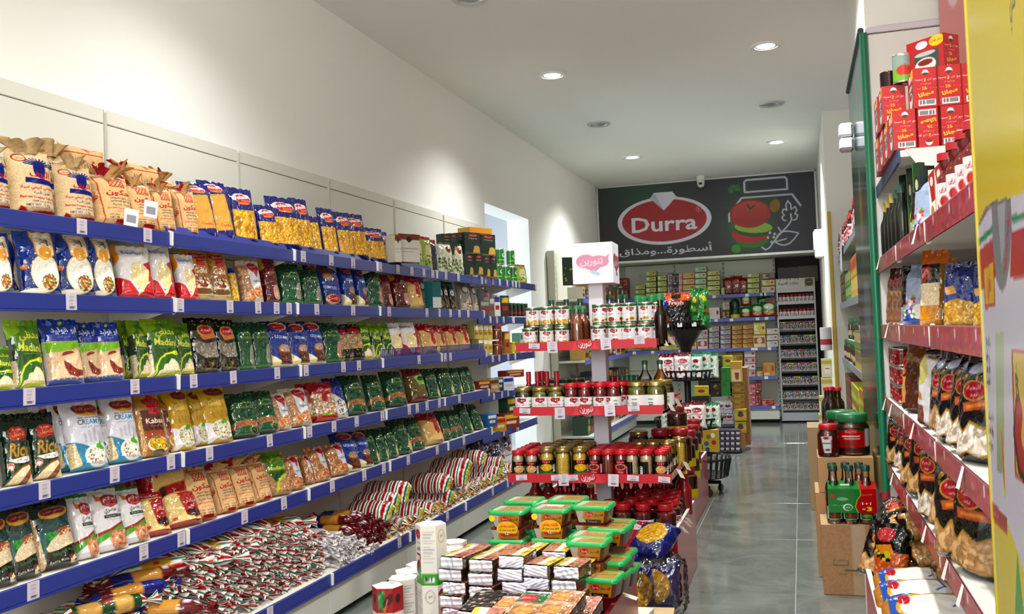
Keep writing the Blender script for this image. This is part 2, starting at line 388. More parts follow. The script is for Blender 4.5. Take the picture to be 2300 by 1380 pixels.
def tied_pack(name, L, r, cv, endcv, seed, tl=.1, flat=.8):
    """long pack with twisted ends: roll along X; body, two twisted ends"""
    def tube(cv, xs, rad, frill, sd):
        nu, nv = cv.nu, cv.nv; x = np.interp(np.linspace(0, 1, nu), np.linspace(0, 1, len(xs)), xs); q = np.interp(np.linspace(0, 1, nu), np.linspace(0, 1, len(rad)), rad)
        fr = np.interp(np.linspace(0, 1, nu), np.linspace(0, 1, len(frill)), frill)
        th = np.linspace(-np.pi, np.pi, nv); X, T = np.meshgrid(x, th); Q = q[None]*(1+fr[None]*np.sin(T*7+sd+X*40)*.5+fr[None]*.4*np.sin(T*3+sd*2))
        w = waves(X*8, T*.3, sd)*.08*r
        V = np.stack([X, (Q+w)*np.sin(T), (Q+w)*np.cos(T)*flat], -1).reshape(-1, 3)
        return V, grid_faces(nu, nv, 0), cv.out().reshape(-1, 3)
    a = L/2
    V, F, c = tube(cv, [-a, a], [r*.9, r, r, r, r*.9], [.02]*3, seed); root = mesh(name, V, F, printed('film'), c); parts = []
    for sg in (-1, 1):
        V, F, c = tube(endcv, [0, tl*.35, tl*.55, tl], [r*.9, r*.62, r*.16, r*.3, r*.78], [.03, .12, .1, .25, .45], seed+sg)
        V[:, 0] = sg*(a+V[:, 0]); V[:, 2] += (np.abs(V[:, 0])-a)*-.12
        parts.append(('twisted_end', mesh('twisted_end', V, F if sg > 0 else F[:, ::-1], printed('film'), c)))
    return (name, root, parts)
def place_bag(kit, shelf, x0, x1, ytop, desc, cat, place, rot=22, lean=8, deep=0., dim=(.17, .26, .07), ang=None, wk=.92, lift=0.):
    """stand a bag on a left-hand shelf where the picture shows it: pixel span and top give bay position, width and height"""
    Xf, zb = shelf; X = Xf-.05-deep; th = R(rot+rng.uniform(-4, 4)); xc = (x0+x1)/2
    Y = 3.; Zm = zb+.1
    for _ in range(6): Y = at(xc, pj(X, Y, Zm)[1], X=X)[1]
    la = R(lean); Xm = X
    for _ in range(3):
        zt = at(xc-2, ytop, X=Xm)[2]-zb; H = max(.08, zt/math.cos(la)); Xm = X-H*math.sin(la)
    t = np.array([math.sin(th), math.cos(th), 0]); ppm = abs(pj(X+t[0]*.1, Y+t[1]*.1, Zm)[0]-pj(X-t[0]*.1, Y-t[1]*.1, Zm)[0])/.2
    w = (x1-x0)/ppm*wk
    return inst(kit, (X, Y, zb+.003+lift), R(90)-th, -la, 0., (w/dim[0], min(1.15, max(.7, w/dim[0])), H/dim[1])), xc
# ---------------------------------------------------------------- package prints
KIT, INFO = {}, {}
def BAG(key, name, fn, desc, cat='rice bag', nu=58, nv=88, dim=(.17, .26, .075), base='fff', **kw):
    c = Cv(nu, nv, dim[0]/dim[1], base); fn(c); k = bag(name, c, *dim, **kw)
    KIT[key] = k; INFO[key] = (desc, cat, dim); return k
RICE = ['e8d3b4', 'f0e0c6', 'd9bf9a', 'ecd9be']
def rice(c, m, a='e9d6b8', b='d8bd98'):
    c.p(m, a); c.n(m, .012, .1); c.spk(m, [b, 'f5e8d2'], 160, .008)
def logo(c, cx, cy, w, h, txt, col='a5121f', rim='d9a63c', tc='fff'):
    c.p(c.E(cx, cy+h*.1, w*.56, h*.75), rim); c.p(c.E(cx-w*.18, cy, w*.36, h*.55)|c.E(cx+w*.18, cy, w*.36, h*.55), col); c.t(txt, cx, cy, h*.55, tc, .01, wd=w*.8)
# burlap sacks
def rif(c):
    c.p(c.B(0, 0, 1, 1), 'd9c2a0'); c.n(c.B(0, 0, 1, 1), .008, .12)
    c.p(c.E(.24, .17, .15, .07), 'b23a33'); c.p(c.E(.24, .17, .12, .052), 'd9c2a0'); c.t('سنابل', .24, .17, .05, 'b23a33')
    b = '2b2f7d'; c.p(c.E(.62, .34, .15, .14), b)
    for i in range(11):
        a = R(200+i*14); c.p(c.L([(.62+.12*math.cos(a)*1.3, .32+.1*math.sin(a)), (.62+.26*math.cos(a)*1.4, .31+.15*math.sin(a))], .022), b)
    c.p(c.P([(.28, .48), (.96, .5), (.98, .585), (.26, .56)]), b); c.t('الريف', .62, .43, .13, 'c0202a', .03, wd=.5); c.t('المميز', .45, .53, .04, 'd9c2a0')
    c.t('بسمتي كريمي سيلا', .55, .635, .075, 'b5262c', .012, wd=.8); c.t('طويل الحبة', .62, .71, .055, b, .005, wd=.4)
    c.t('Basmati Creamy Sella Rice', .56, .785, .05, 'b5262c', .015, wd=.86, rot=-2); c.t('1509 Long Grain', .62, .84, .035, b, .005, wd=.5)
    c.t('NET WT. 2 Kg', .5, .9, .045, b, .008, wd=.55); c.p(c.P([(.1, 1), (.12, .9), (.3, .97), (1, .95), (1, 1)]), 'a8202a')
BAG('rif', 'burlap_rice_sack', rif, 'burlap rice sack with blue wheat print', 'rice sack', dim=(.2, .27, .12), mat='burlap', wr=.08, seal=0, boxy=2.6, flat_top=.7, nu=76, nv=96)
def falcon(c):
    c.p(c.B(0, 0, 1, 1), 'dcba8e'); c.n(c.B(0, 0, 1, 1), .008, .08); r = 'b4262c'
    c.p(c.L([(.1, .09), (.88, .09)], .014)|c.L([(.14, .1), (.2, .97)], .014)|c.L([(.3, .99), (.97, .97)], .012), r)
    c.p(c.L([(.42, .13), (.8, .13), (.8, .3), (.42, .3), (.42, .13)], .01), r)
    for x in (.42, .52, .62, .7): c.p(c.L([(x, .13), (x+.1, .22), (x, .3)], .012)|c.L([(x+.1, .13), (x, .22), (x+.1, .3)], .012), r)
    c.t('حكون', .62, .42, .13, r, .03, wd=.62); b = '2c2c4a'
    c.t('رز شوه بعروض', .62, .52, .045, b, .006, wd=.5); c.t('صلح بسمتي', .62, .58, .06, b, .01, wd=.5); c.t('مزة هندية', .62, .65, .05, b, .006, wd=.4)
    c.t('خلطة الفضية العصري', .6, .72, .045, r, .012, wd=.66); c.t('برغل بيتي', .6, .78, .035, r, wd=.3)
    for i, x in enumerate((.42, .72)): c.t('ميزان كبير', x, .84, .04, b, .006, wd=.24); c.t('NET 900', x, .9, .032, b, .004, wd=.22)
    c.p(c.B(.46, .93, .82, .97), r); c.t('حكون', .07, .5, .2, r, .02, wd=.1); c.p(c.B(.12, 0, .9, .045), 'efe6e6', .7)
BAG('falcon', 'burlap_rice_sack', falcon, 'tan sack with red lattice print', 'rice sack', dim=(.17, .25, .09), mat='burlap', wr=.09, seal=0, boxy=3, flat_top=.74, nu=70, nv=92)
def strip(c, m, cols, n=13, ax='x'):
    q = ((c.X if ax == 'x' else c.Y)*n).astype(int) % len(cols)
    for i, k in enumerate(cols): c.p(m & (q == i), k)
STR = ['b0141f', 'b0141f', 'f2ece8', 'f2ece8', '177a50', 'f2ece8']
def pack_logo(c, x, y, w, h):
    c.p(c.E(x, y, w, h), 'e8dcd0'); c.p(c.E(x, y+h*.12, w*.86, h*.85), 'c02a25'); c.p(c.E(x, y+h*1.0, w*.7, h*.2), 'e2902a'); c.t('Dolanit', x-w*.15, y-h*.15, h*.75, 'fff', .025, wd=w*1.9, rot=6); c.t('معكرونة', x+w*.2, y+h*.5, h*.45, 'fff', wd=w*.9)
def spag(c):
    c.p(c.B(0, 0, 1, 1), '27297e'); m = c.P([(.1, .3), (.8, .26), (.9, .82), (.2, .86)]); c.p(m, 'd7a652'); strip(c, m, ['d7a652', 'e3b868', 'cd9a44'], 60)
    c.p(c.L([(.08, .29), (.82, .25)], .012)|c.L([(.06, .3), (.18, .86)], .03), 'e8d44a'); pack_logo(c, .5, .13, .33, .08); c.t('Capellini', .6, .76, .05, 'c23b2a', wd=.4); c.t('1', .8, .93, .05, 'fff')
BAG('spag', 'spaghetti_bag', spag, 'slim blue bag of long spaghetti', 'pasta bag', dim=(.11, .27, .05), wr=.1, bend=.1)
def pasta(shape, r0, cols=('d9a51f', 'f0c94e', 'b98410', 'e8bb38')):
    def f(c):
        c.p(c.B(0, 0, 1, 1), '27297e'); m = c.B(.05, .4, .95, .9); c.p(m, 'b57f14'); c.spk(m, cols, shape, r0)
        c.p(c.B(.05, .385, .95, .4), 'e6cf6a'); c.p(c.E(.5, .385, .5, .03), '27297e'); c.spk(c.B(0, .9, 1, 1), ['1b1c60', '3a3d9a'], 40, .015); pack_logo(c, .5, .2, .36, .1)
    return f
BAG('penne', 'pasta_bag', pasta(230, .035), 'blue-topped bag of penne', 'pasta bag', dim=(.19, .27, .08), wr=.13)
BAG('shells', 'pasta_bag', pasta(700, .018, ('e8bb38', 'f5d566', 'cf9a1e')), 'blue-topped bag of small pasta shells', 'pasta bag', dim=(.2, .27, .08), wr=.13)
BAG('elbow', 'pasta_bag', pasta(420, .024, ('e0ac2e', 'f3cf5c', 'c8901c')), 'blue-topped bag of elbow pasta', 'pasta bag', dim=(.18, .26, .08), wr=.13)
def clearp(c): c.p(c.B(0, 0, 1, 1), 'c79c2a'); c.spk(c.B(0, .1, 1, 1), ['e3b83e', 'b58a1c', 'f0d070'], 400, .03); c.p(c.B(0, 0, 1, .18), '27297e')
BAG('clearpasta', 'pasta_bag', clearp, 'clear bag of yellow pasta', 'pasta bag', dim=(.13, .25, .06))
# second shelf
def bluerice(c):
    c.p(c.B(0, 0, 1, 1), '1e4fa8'); c.g(c.B(0, 0, 1, 1), '2159b5', '17357e'); c.p(c.E(.6, .69, .36, .3, 8), 'f0d56a'); m = c.E(.6, .69, .34, .285, 8); rice(c, m, 'f2ede0', 'dcd3c2')
    v = c.E(.66, .83, .2, .12, -30); c.spk(v, ['c8642a', '4a8a2c', 'd79a2c', '2f6b22', 'b8431f'], 120, .02)
    c.p(c.P([(.36, .0), (.9, .0), (.88, .4), (.62, .5), (.4, .4)]), 'e8b23c'); c.p(c.P([(.4, .0), (.87, .0), (.84, .39), (.62, .47), (.44, .39)]), 'efe3cf'); c.p(c.E(.64, .36, .16, .09), 'e8a928'); c.t('صنوايت', .64, .19, .28, '3c2a20', .015, wd=.2, rot=82)
    c.p(c.E(.12, .6, .08, .04), 'e58f2c'); c.t('1 Kg', .13, .75, .03, 'fff'); c.p(c.E(.3, .97, .3, .04), 'f2ede0')
BAG('bluerice', 'rice_bag', bluerice, 'royal-blue rice bag with oval salad picture', 'rice bag', dim=(.19, .28, .08), nu=72, nv=104)
def bashan(c):
    c.p(c.B(0, 0, 1, 1), 'e9e4e2'); c.p(c.P([(1, .3), (.62, .42), (.5, .52), (.75, .7), (1, .75)]), 'c8182c'); c.p(c.P([(0, .62), (.3, .72), (.5, .97), (.7, .8), (1, .66), (1, 1), (0, 1)]), 'd01a2e')
    m = c.P([(.4, .38), (.62, .34), (.86, .5), (.8, .72), (.56, .94), (.44, .8), (.3, .62)]); rice(c, m, 'ead9a8', 'd9c288'); c.p(c.P([(0, 0), (.16, 0), (.1, .3), (0, .42)]), 'e89a1e')
    c.t('bashan', .5, .16, .07, '2b62a8', .012, wd=.55); c.p(c.P([(.24, .08), (.3, .11), (.28, .17)]), 'e8b02a'); c.p(c.E(.5, .86, .05, .03), 'f4f4f0'); c.p(c.E(.5, .86, .035, .02), '4c8b3a'); c.t('1000 g', .24, .9, .03, 'fff')
BAG('bashan', 'grain_bag', bashan, 'white and red grain bag', 'grain bag', dim=(.19, .26, .08), nu=72, nv=96, bend=.05)
def goldbag(c):
    c.p(c.B(0, 0, 1, 1), 'b98235'); c.g(c.B(0, 0, 1, 1), 'c08a3c', '9a6a26'); c.p(c.B(0, .74, 1, 1), 'c9b48a'); logo(c, .55, .17, .6, .13, 'سيري')
    c.p(c.B(.4, .25, .75, .36), 'b5182a'); c.t('Gold', .52, .46, .1, 'f7f0e2', .015, wd=.5); c.p(c.E(.55, .7, .36, .11), 'e7dcc5'); c.spk(c.E(.55, .68, .34, .1), ['a8322a', '5c3a22', 'e8dcc8', '8a5a2c'], 60, .025); c.p(c.E(.5, .85, .4, .06), '7a5224')
BAG('gold', 'grain_bag', goldbag, 'gold-brown grain bag', 'grain bag', dim=(.14, .27, .07))
def legw(c):
    c.p(c.B(0, 0, 1, 1), 'cfc4b4'); m = c.B(0, .12, .5, 1); c.p(m, 'b98e6c'); c.spk(m, ['d8b08a', 'a87a56', 'e0c0a0'], 200, .02); c.p(c.P([(.36, .1), (1, .05), (1, .72), (.74, .98), (.42, .6)]), 'd9d8dc')
    c.p(c.E(.66, .18, .26, .13), 'b5182c'); c.p(c.P([(.55, .24), (.85, .24), (.72, .44)]), 'b5182c'); c.t('سيري', .66, .17, .08, 'fff', wd=.34); c.t('Legumes', .72, .52, .06, '3a4a86', .008, wd=.4)
    e = c.E(.72, .78, .22, .14); c.p(e, 'b06a3c'); c.spk(e, ['c98a5a', 'e0b48a'], 60, .025); c.spk(c.E(.45, .85, .12, .08), ['e08a2c', 'c8601c'], 14, .03)
BAG('legw', 'pulse_bag', legw, 'clear and white pulse bag with red crest', 'pulse bag', dim=(.17, .25, .075))
def maroon(c):
    c.p(c.B(0, 0, 1, 1), '7d1a22'); c.g(c.B(0, 0, 1, 1), '8c2226', '5e1418'); c.p(c.P([(.0, .0), (.3, 0), (.2, .25), (0, .3)]), 'b8923c'); c.t('سيري', .6, .36, .09, 'e0b860', .01, wd=.4); e = c.E(.7, .78, .22, .17); c.p(e, 'c79a86'); c.spk(e, ['dcb4a0', 'b08070'], 50, .02); c.p(c.L([(0, .6), (.6, .54), (1, .64)], .01), 'c9a04a')
BAG('maroon', 'pulse_bag', maroon, 'maroon pulse bag', 'pulse bag', dim=(.15, .25, .07))
def greenbag(kind):
    def f(c):
        c.p(c.B(0, 0, 1, 1), '1a5636'); c.g(c.B(0, 0, 1, 1), '184f30', '206844'); c.t('مدنلي', .6, .26, .12, '93a548', .015, wd=.5); c.t('MADANLI', .58, .36, .055, 'a3ae50', .01, wd=.56)
        cols = {'pink': ('c88a6e', ['d8a080', 'b87458']), 'grey': ('9a8c80', ['b0a294', '80746a']), 'cream': ('d2b884', ['e4cfa2', 'bb9e66']), 'cocoa': ('a5744e', ['c09066', '8a5c3a'])}[kind]
        if kind == 'cream': m = c.P([(.62, 1), (.66, .78), (.82, .58), (.96, .46), (1, .5), (1, 1)])
        elif kind == 'cocoa':
            m = c.E(.5, .86, .62, .22)&~c.E(.5, 1.02, .7, .24); c.p(c.E(.76, .86, .14, .09), '1a4a26'); 
        else: m = c.P([(.62, .97), (.58, .8), (.72, .52), (.9, .5), (.94, .62), (.8, .74), (.8, .97)])
        c.p(m, cols[0]); c.spk(m, cols[1], 120, .018)
        if kind == 'cocoa': c.p(c.E(.72, .88, .15, .085), 'a39a4a'); c.p(c.E(.72, .88, .125, .068), '1c4a2a'); c.t('مدنلي', .72, .88, .04, 'a39a4a', wd=.16)
        c.p(c.B(0, .955, 1, 1), '3f8a2a' if kind in ('pink', 'grey') else '0c3018')
    return f
for k, d in (('pink', 'red lentils'), ('grey', 'brown lentils'), ('cream', 'bulgur'), ('cocoa', 'lentil band')):
    BAG('g'+k, 'pulse_bag', greenbag(k), 'dark green pulse bag with '+d, 'pulse bag', dim=(.17, .25, .08), wr=.14)
def bluleg(c):
    c.p(c.B(0, 0, 1, 1), '23409c'); c.g(c.B(0, 0, 1, .62), '1d3180', '2d6ac0'); c.p(c.P([(0, .7), (.4, .88), (1, .9), (1, 1), (0, 1)]), 'e6dcb4'); c.p(c.E(.6, .13, .34, .11), 'd8b06a'); c.p(c.E(.56, .14, .3, .085), 'a5182c'); c.t('سيري', .56, .14, .06, 'fff', wd=.34)
    c.t('LEGUMES', .62, .39, .065, 'f2f4fa', .012, wd=.56, rot=-6); c.p(c.P([(.34, .62), (.9, .58), (.96, .97), (.44, .97), (.4, .8)]), '6e3f22'); c.n(c.P([(.34, .62), (.9, .58), (.96, .97), (.44, .97)]), .03, .25); c.p(c.E(.64, .64, .27, .105), '8a5a34')
    e = c.E(.65, .63, .22, .08); c.p(e, 'b39a8c'); c.spk(e, ['c8b0a0', '8c7468'], 60, .014)
BAG('bluleg', 'pulse_bag', bluleg, 'bright blue pulse bag with brown pouch picture', 'pulse bag', dim=(.18, .27, .08), nu=64, nv=96)
def blulegflip(c): bluleg(c); c.a = c.a[::-1, ::-1].copy()
BAG('blulegflip', 'pulse_bag', blulegflip, 'bright blue pulse bag set upside down', 'pulse bag', dim=(.18, .27, .08))
def redtop(c):
    c.p(c.B(0, 0, 1, 1), 'dcb878'); c.n(c.B(0, 0, 1, 1), .01, .12); c.p(c.P([(0, 0), (1, 0), (1, .34), (.76, .36), (.78, .64), (.6, .74), (.5, .6), (.54, .38), (0, .22)]), 'b5182a'); c.t('سيري', .55, .2, .08, 'f4e8d8', .01, wd=.4); c.p(c.B(.1, .92, .6, .97), 'c9c49a')
BAG('redtop', 'grain_bag', redtop, 'tan grain bag with red top', 'grain bag', dim=(.17, .25, .08))
def greyp(c): c.p(c.B(0, 0, 1, 1), 'a39e98'); c.g(c.B(0, 0, 1, 1), '8c8884', 'b8b0a6'); c.p(c.E(.5, .3, .3, .16), '55584e'); c.p(c.E(.5, .3, .22, .1), 'd8d4c8'); c.spk(c.E(.5, .8, .4, .15), ['7a5a3a', 'c8b8a0'], 40, .04)
BAG('greyp', 'spice_pouch', greyp, 'silver-grey spice pouch', 'pouch', dim=(.13, .24, .06), nu=40, nv=60)
def darkp(c): c.p(c.B(0, 0, 1, 1), '16181c'); c.p(c.P([(.2, .06), (.8, .06), (.7, .3), (.3, .3)]), '2c6a70'); c.p(c.E(.5, .42, .3, .1), 'e8e0d4'); c.t('Durra', .5, .42, .07, 'a5182c', .01, wd=.4); c.spk(c.B(.1, .6, .9, .95), ['5a4a2a', 'c8a05a', '2a2a2a'], 50, .03)
BAG('darkp', 'coffee_pouch', darkp, 'narrow black pouch with small logo', 'pouch', dim=(.08, .24, .05), nu=30, nv=64)
# third shelf
def madanli(c):
    c.p(c.B(0, 0, 1, 1), '2f6a1c'); c.g(c.B(0, 0, 1, .5), '6f9a1c', '24501c'); c.g(c.B(0, .5, 1, 1), '1d4a22', '3f7f1c'); c.p(c.P([(.0, .0), (.5, 0), (.36, .2), (0, .3)]), '9ab81e', .8); y = 'd3d322'
    c.t('مدنلي', .6, .28, .19, y, .025, wd=.62); c.t('Madanli', .6, .44, .12, 'e2e060', .02, wd=.74, rot=-4); c.t('Egyptian camolino rice', .6, .53, .03, 'c8d060', wd=.5)
    c.p(c.P([(0, .3), (.1, .28), (.16, .6), (.0, .62)]), '3b4a3c'); m = c.B(0, .62, .13, 1); rice(c, m)
    a = [(.16+.0, .99), (.2, .84), (.32, .72), (.5, .645), (.74, .62), (.98, .63)]; c.p(c.L(a, .03), 'd8d91e'); c.p(c.E(.84, .625, .13, .04), 'd8d91e'); c.t('رز', .84, .625, .04, '24501c')
    m = c.P([(.22, 1), (.24, .92), (.36, .9), (.42, .82), (.56, .8), (.66, .72), (.78, .74), (.9, .82), (1, .85), (1, 1)]); rice(c, m); c.p(c.P([(.2, 1), (.3, .96), (1, .93), (1, 1)]), 'cfd21e'); c.t('نخب اول رز مصري كامولينو', .6, .965, .03, '24501c', wd=.6)
BAG('madanli', 'rice_bag', madanli, 'green and lime rice bag', 'rice bag', dim=(.19, .28, .08), nu=74, nv=108)
def walid(c):
    rice(c, c.B(0, 0, 1, 1), 'e2c3a2', 'd3ae8a'); c.p(c.B(0, 0, 1, .34), '1f3fa0'); c.p(c.E(.5, .33, .62, .045), '1f3fa0'); c.g(c.B(0, 0, 1, .3), '24459f', '1c52b4')
    c.p(c.P([(0, .37), (.3, .385), (.7, .375), (1, .34), (1, .44), (.7, .5), (.3, .53), (0, .53)]), '8fc01e'); c.t('ابو الوليد', .56, .2, .13, 'f4f4fa', .02, wd=.72); c.t('رز مصري فاخر', .55, .31, .05, 'd8e0f4', wd=.44); c.p(c.E(.55, .07, .05, .03), '8fc01e'); c.p(c.E(.27, .08, .08, .04), '6f86c8')
    c.p(c.E(.58, .58, .2, .055), '9a3a20'); c.p(c.P([(.36, .6), (.8, .54), (1, .6), (.52, .72)]), 'e2c9a6'); c.p(c.P([(.4, .66), (.52, .7), (.72, .8), (.98, .82), (.96, .88), (.7, .92), (.5, .88), (.42, .78)]), '8e3420'); c.n(c.P([(.4, .66), (.72, .8), (.98, .82), (.7, .92), (.5, .88)]), .02, .15)
    c.p(c.B(0, .945, 1, 1), '2350a6'); c.spk(c.B(0, .93, 1, .96), ['2350a6'], 40, .014); c.p(c.B(0, .3, .04, 1), 'cfd8ea', .6)
BAG('walid', 'rice_bag', walid, 'rice bag with blue top and lime band', 'rice bag', dim=(.17, .28, .08), nu=72, nv=108)
def spiceblack(c):
    c.p(c.B(0, 0, 1, 1), '15130f'); c.p(c.E(.55, .27, .3, .12), 'c9a24a'); c.p(c.E(.55, .27, .24, .085), 'b01c2a'); c.t('النحة', .55, .255, .06, 'fff', wd=.34); c.p(c.P([(.3, .36), (.86, .32), (.92, .4), (.4, .44)]), 'c9843a')
    m = c.P([(.1, .42), (.5, .5), (.95, .46), (.95, .72), (.5, .82), (.14, .66)]); c.p(m, '8d8378'); c.spk(m, ['b2a698', '6a6058', 'c8beb0'], 160, .014); c.p(c.B(0, .76, 1, 1), '14110c'); c.spk(c.B(.1, .78, 1, .98), ['8a7a3a', '5c5028', '14110c'], 40, .03); c.spk(c.B(.2, .05, .9, .16), ['c9a24a', 'e8dcc0'], 20, .012)
BAG('spiceblack', 'spice_bag', spiceblack, 'glossy black bag with grey seeds', 'spice bag', dim=(.18, .28, .08), nu=60, nv=90)
def seedtan(c): c.p(c.B(0, 0, 1, 1), '1a1712'); m = c.B(.08, .3, .96, .7); c.p(m, 'a88a64'); c.spk(m, ['c8ac84', '8a6c4a', 'dcc8a4'], 160, .018); c.p(c.E(.5, .2, .3, .09), 'b01c2a'); c.p(c.B(0, .7, 1, 1), '14120c'); c.spk(c.B(0, .72, 1, 1), ['a89a4a', '14120c'], 40, .03)
BAG('seedtan', 'spice_bag', seedtan, 'black bag with tan seed window', 'spice bag', dim=(.16, .26, .07))
# fourth shelf
def greenrice(c):
    c.p(c.B(0, 0, 1, 1), '123a24'); c.g(c.B(0, 0, 1, 1), '0f2f1e', '184a2c'); o = c.P([(.3, .27), (.45, .22), (.7, .22), (.95, .25), (.93, .33), (.98, .38), (.7, .4), (.45, .42), (.3, .38), (.34, .32)]); c.p(o, 'c0452c'); c.p(c.P([(.34, .28), (.5, .24), (.88, .25), (.92, .34), (.9, .37), (.5, .4), (.35, .37)]), 'b3231f'); c.t('الاصيل', .64, .33, .085, 'e8b05a', .015, wd=.46); c.t('AL ASEEL', .6, .265, .025, 'fff', wd=.34)
    c.t('Rice', .64, .55, .2, 'c79a34', .03, wd=.72, sl=.25); c.p(c.P([(.18, .68), (.5, .665), (1, .63), (1, .7), (.7, .735), (.4, .73)]), 'efe9e6'); c.t('رز ابيض قصير', .68, .69, .05, '4a3a30', wd=.52)
    c.p(c.E(.24, .77, .12, .05), 'e0b49a'); c.p(c.E(.24, .77, .1, .04), 'c8452c'); c.p(c.E(.24, .78, .08, .02), 'f4e8e0')
    m = c.P([(.1, 1), (.3, .87), (.6, .78), (.9, .74), (1, .78), (1, .9), (.7, 1)]); c.p(m, '96591f'); m = c.P([(.05, 1), (.3, .9), (.55, .82), (.86, .765), (.95, .8), (.7, .9), (.5, 1)]); rice(c, m, 'e8cfae'); c.p(c.P([(.75, 1), (.9, .9), (1, .9), (1, 1)]), 'e8cfae')
BAG('greenrice', 'rice_bag', greenrice, 'dark green rice bag with gold script', 'rice bag', dim=(.16, .29, .08), nu=72, nv=120)
def creamy(c):
    c.p(c.B(0, 0, 1, 1), 'dedce4'); c.p(c.E(.62, .17, .36, .1), 'd6ad3e'); c.p(c.E(.46, .15, .2, .075)|c.E(.74, .15, .2, .075), '9c1524'); c.t('سيري فودز', .6, .15, .05, 'f4e8e0', .008, wd=.5); c.t('Indian Sella Basmati Rice', .62, .285, .028, '5a5a88', wd=.6); c.t('CREAMY', .62, .35, .075, '2b9ac2', .012, wd=.66); c.p(c.B(.3, .31, .52, .39)&(c.a[..., 0] < .5), '27567f')
    c.t('بسمتي هندي كريمي', .62, .42, .035, '6a6a90', wd=.55)
    for x, h in ((.42, .12), (.55, .16), (.68, .2), (.8, .14)): c.p(c.B(x-.03, .62-h*.6, x+.03, .64), 'c8c2ce'); c.p(c.E(x, .62-h*.6, .05, h*.35), 'cbc5d0')
    c.p(c.P([(0, .6), (.2, .63), (.62, .73), (.3, .92), (1, .95), (1, 1), (0, 1)]), '1d93b6'); m = c.P([(0, .62), (.14, .63), (.22, .95), (0, .97)]); rice(c, m, 'e4cfa4', 'cbb080')
    e = c.E(.66, .83, .31, .125); c.p(c.E(.66, .835, .35, .15), 'e8e6ea'); c.p(e, 'd9d6c8'); c.n(e, .012, .14); c.spk(e, ['c0303a', 'ecebe4', '5f8a3c', 'f4f2ec'], 60, .014); c.p(c.E(.8, .72, .1, .035, 20)|c.E(.72, .7, .07, .03, -30)|c.E(.78, .67, .03, .04), '5cab2c')
BAG('creamy', 'rice_bag', creamy, 'white and teal rice bag', 'rice bag', dim=(.18, .29, .08), nu=78, nv=124)
def kabsa(c):
    c.p(c.B(0, 0, 1, 1), 'b07a36'); c.g(c.B(0, 0, 1, .3), 'c69a4c', '9a6a2c'); c.p(c.B(.22, .3, 1, .62), '6b2a1c'); m = c.B(0, .25, .22, 1); rice(c, m, 'd4ab6e', 'b88c50'); c.p(c.E(.68, .16, .3, .08)|c.E(.68, .13, .14, .1), 'c0182c'); c.p(c.B(.46, .22, .9, .36), 'c0182c'); c.t('سيري فودز', .68, .18, .04, 'f4d8c8', wd=.4)
    c.t('Kabsa', .66, .47, .085, 'f8f0e6', .02, wd=.62); c.t('رز كبسة', .68, .55, .035, 'f0d8b0', wd=.4); c.p(c.B(.22, .62, 1, .74), 'b0521c'); e = c.E(.64, .83, .33, .1); c.p(c.E(.64, .84, .37, .12), 'e6e2d8'); c.p(e, 'd2ae14'); c.spk(e, ['e8cc2a', 'b08c10', '7a6a1c'], 80, .018); c.spk(c.E(.62, .72, .2, .04), ['5c7a2c', 'b86a3c'], 20, .025); c.p(c.E(.6, .95, .2, .035), '6a6a58')
BAG('kabsa', 'rice_bag', kabsa, 'brown rice bag with red crest', 'rice bag', dim=(.17, .28, .08), nu=68, nv=108)
def goldrice(c):
    c.p(c.B(0, 0, 1, 1), 'c9a21e'); c.g(c.B(0, 0, 1, .6), 'd8b42a', 'b58e18'); c.p(c.E(.62, .14, .32, .08), '8c1c2a'); c.t('سيري فودز', .62, .14, .045, 'f0e0c8', wd=.44); c.t('Gold', .5, .34, .08, 'e8dc8a', .012, wd=.4); c.t('Indian 1121 Sella', .55, .27, .025, '6a5a18', wd=.5); c.t('رز بسمتي هندي', .55, .41, .035, '6a5a18', wd=.5)
    for x in (.4, .55, .7, .82): c.p(c.E(x, .54, .06, .07), 'b8901a')
    c.p(c.P([(0, .64), (.4, .7), (.5, .9), (.2, 1), (0, 1)]), 'e4dde6'); e = c.E(.62, .8, .34, .14); c.p(c.E(.62, .8, .38, .165), 'e6e4dc'); c.p(e, 'd0cfb8'); c.spk(e, ['e6e4d4', 'b03a3a', '7a9a5a', 'bcbca4'], 110, .014); c.p(c.E(.72, .66, .08, .04, 20)|c.E(.64, .68, .05, .03), '5c9a3c'); m = c.B(0, .7, .1, 1); rice(c, m, 'd8a85a')
BAG('goldrice', 'rice_bag', goldrice, 'yellow-gold rice bag', 'rice bag', dim=(.17, .29, .08), nu=66, nv=108)
def fava(c):
    m = c.B(0, 0, 1, 1); c.p(m, 'b89a80'); c.spk(m, ['e6d6c0', 'd8c0a6', 'f0e6d8', 'a88468'], 320, .03); c.p(c.P([(0, 0), (1, 0), (1, .34), (.62, .36), (.6, .56), (.34, .52), (.4, .34), (0, .3)]), 'b5162a'); c.t('حصين الفاس', .56, .22, .12, 'f4f0ec', .015, wd=.7); c.p(c.P([(0, .86), (.5, .82), (1, .86), (1, 1), (0, 1)]), 'b5162a'); c.p(c.E(.5, .86, .3, .03), '8ab02c')
BAG('fava', 'bean_bag', fava, 'clear bean bag with red header', 'bean bag', dim=(.2, .28, .08), nu=64, nv=92)
def bluewhite(c): c.p(c.B(0, 0, 1, 1), '243a8e'); c.p(c.P([(.2, .4), (1, .7), (1, 1), (.2, 1)]), 'd8d2c8'); c.spk(c.P([(.3, .5), (1, .75), (1, .95), (.3, .95)]), ['8a6a4a', '3a50a0', 'e8e4dc'], 60, .025)
BAG('bluewhite', 'grain_bag', bluewhite, 'blue and white grain bag', 'grain bag', dim=(.15, .27, .08))
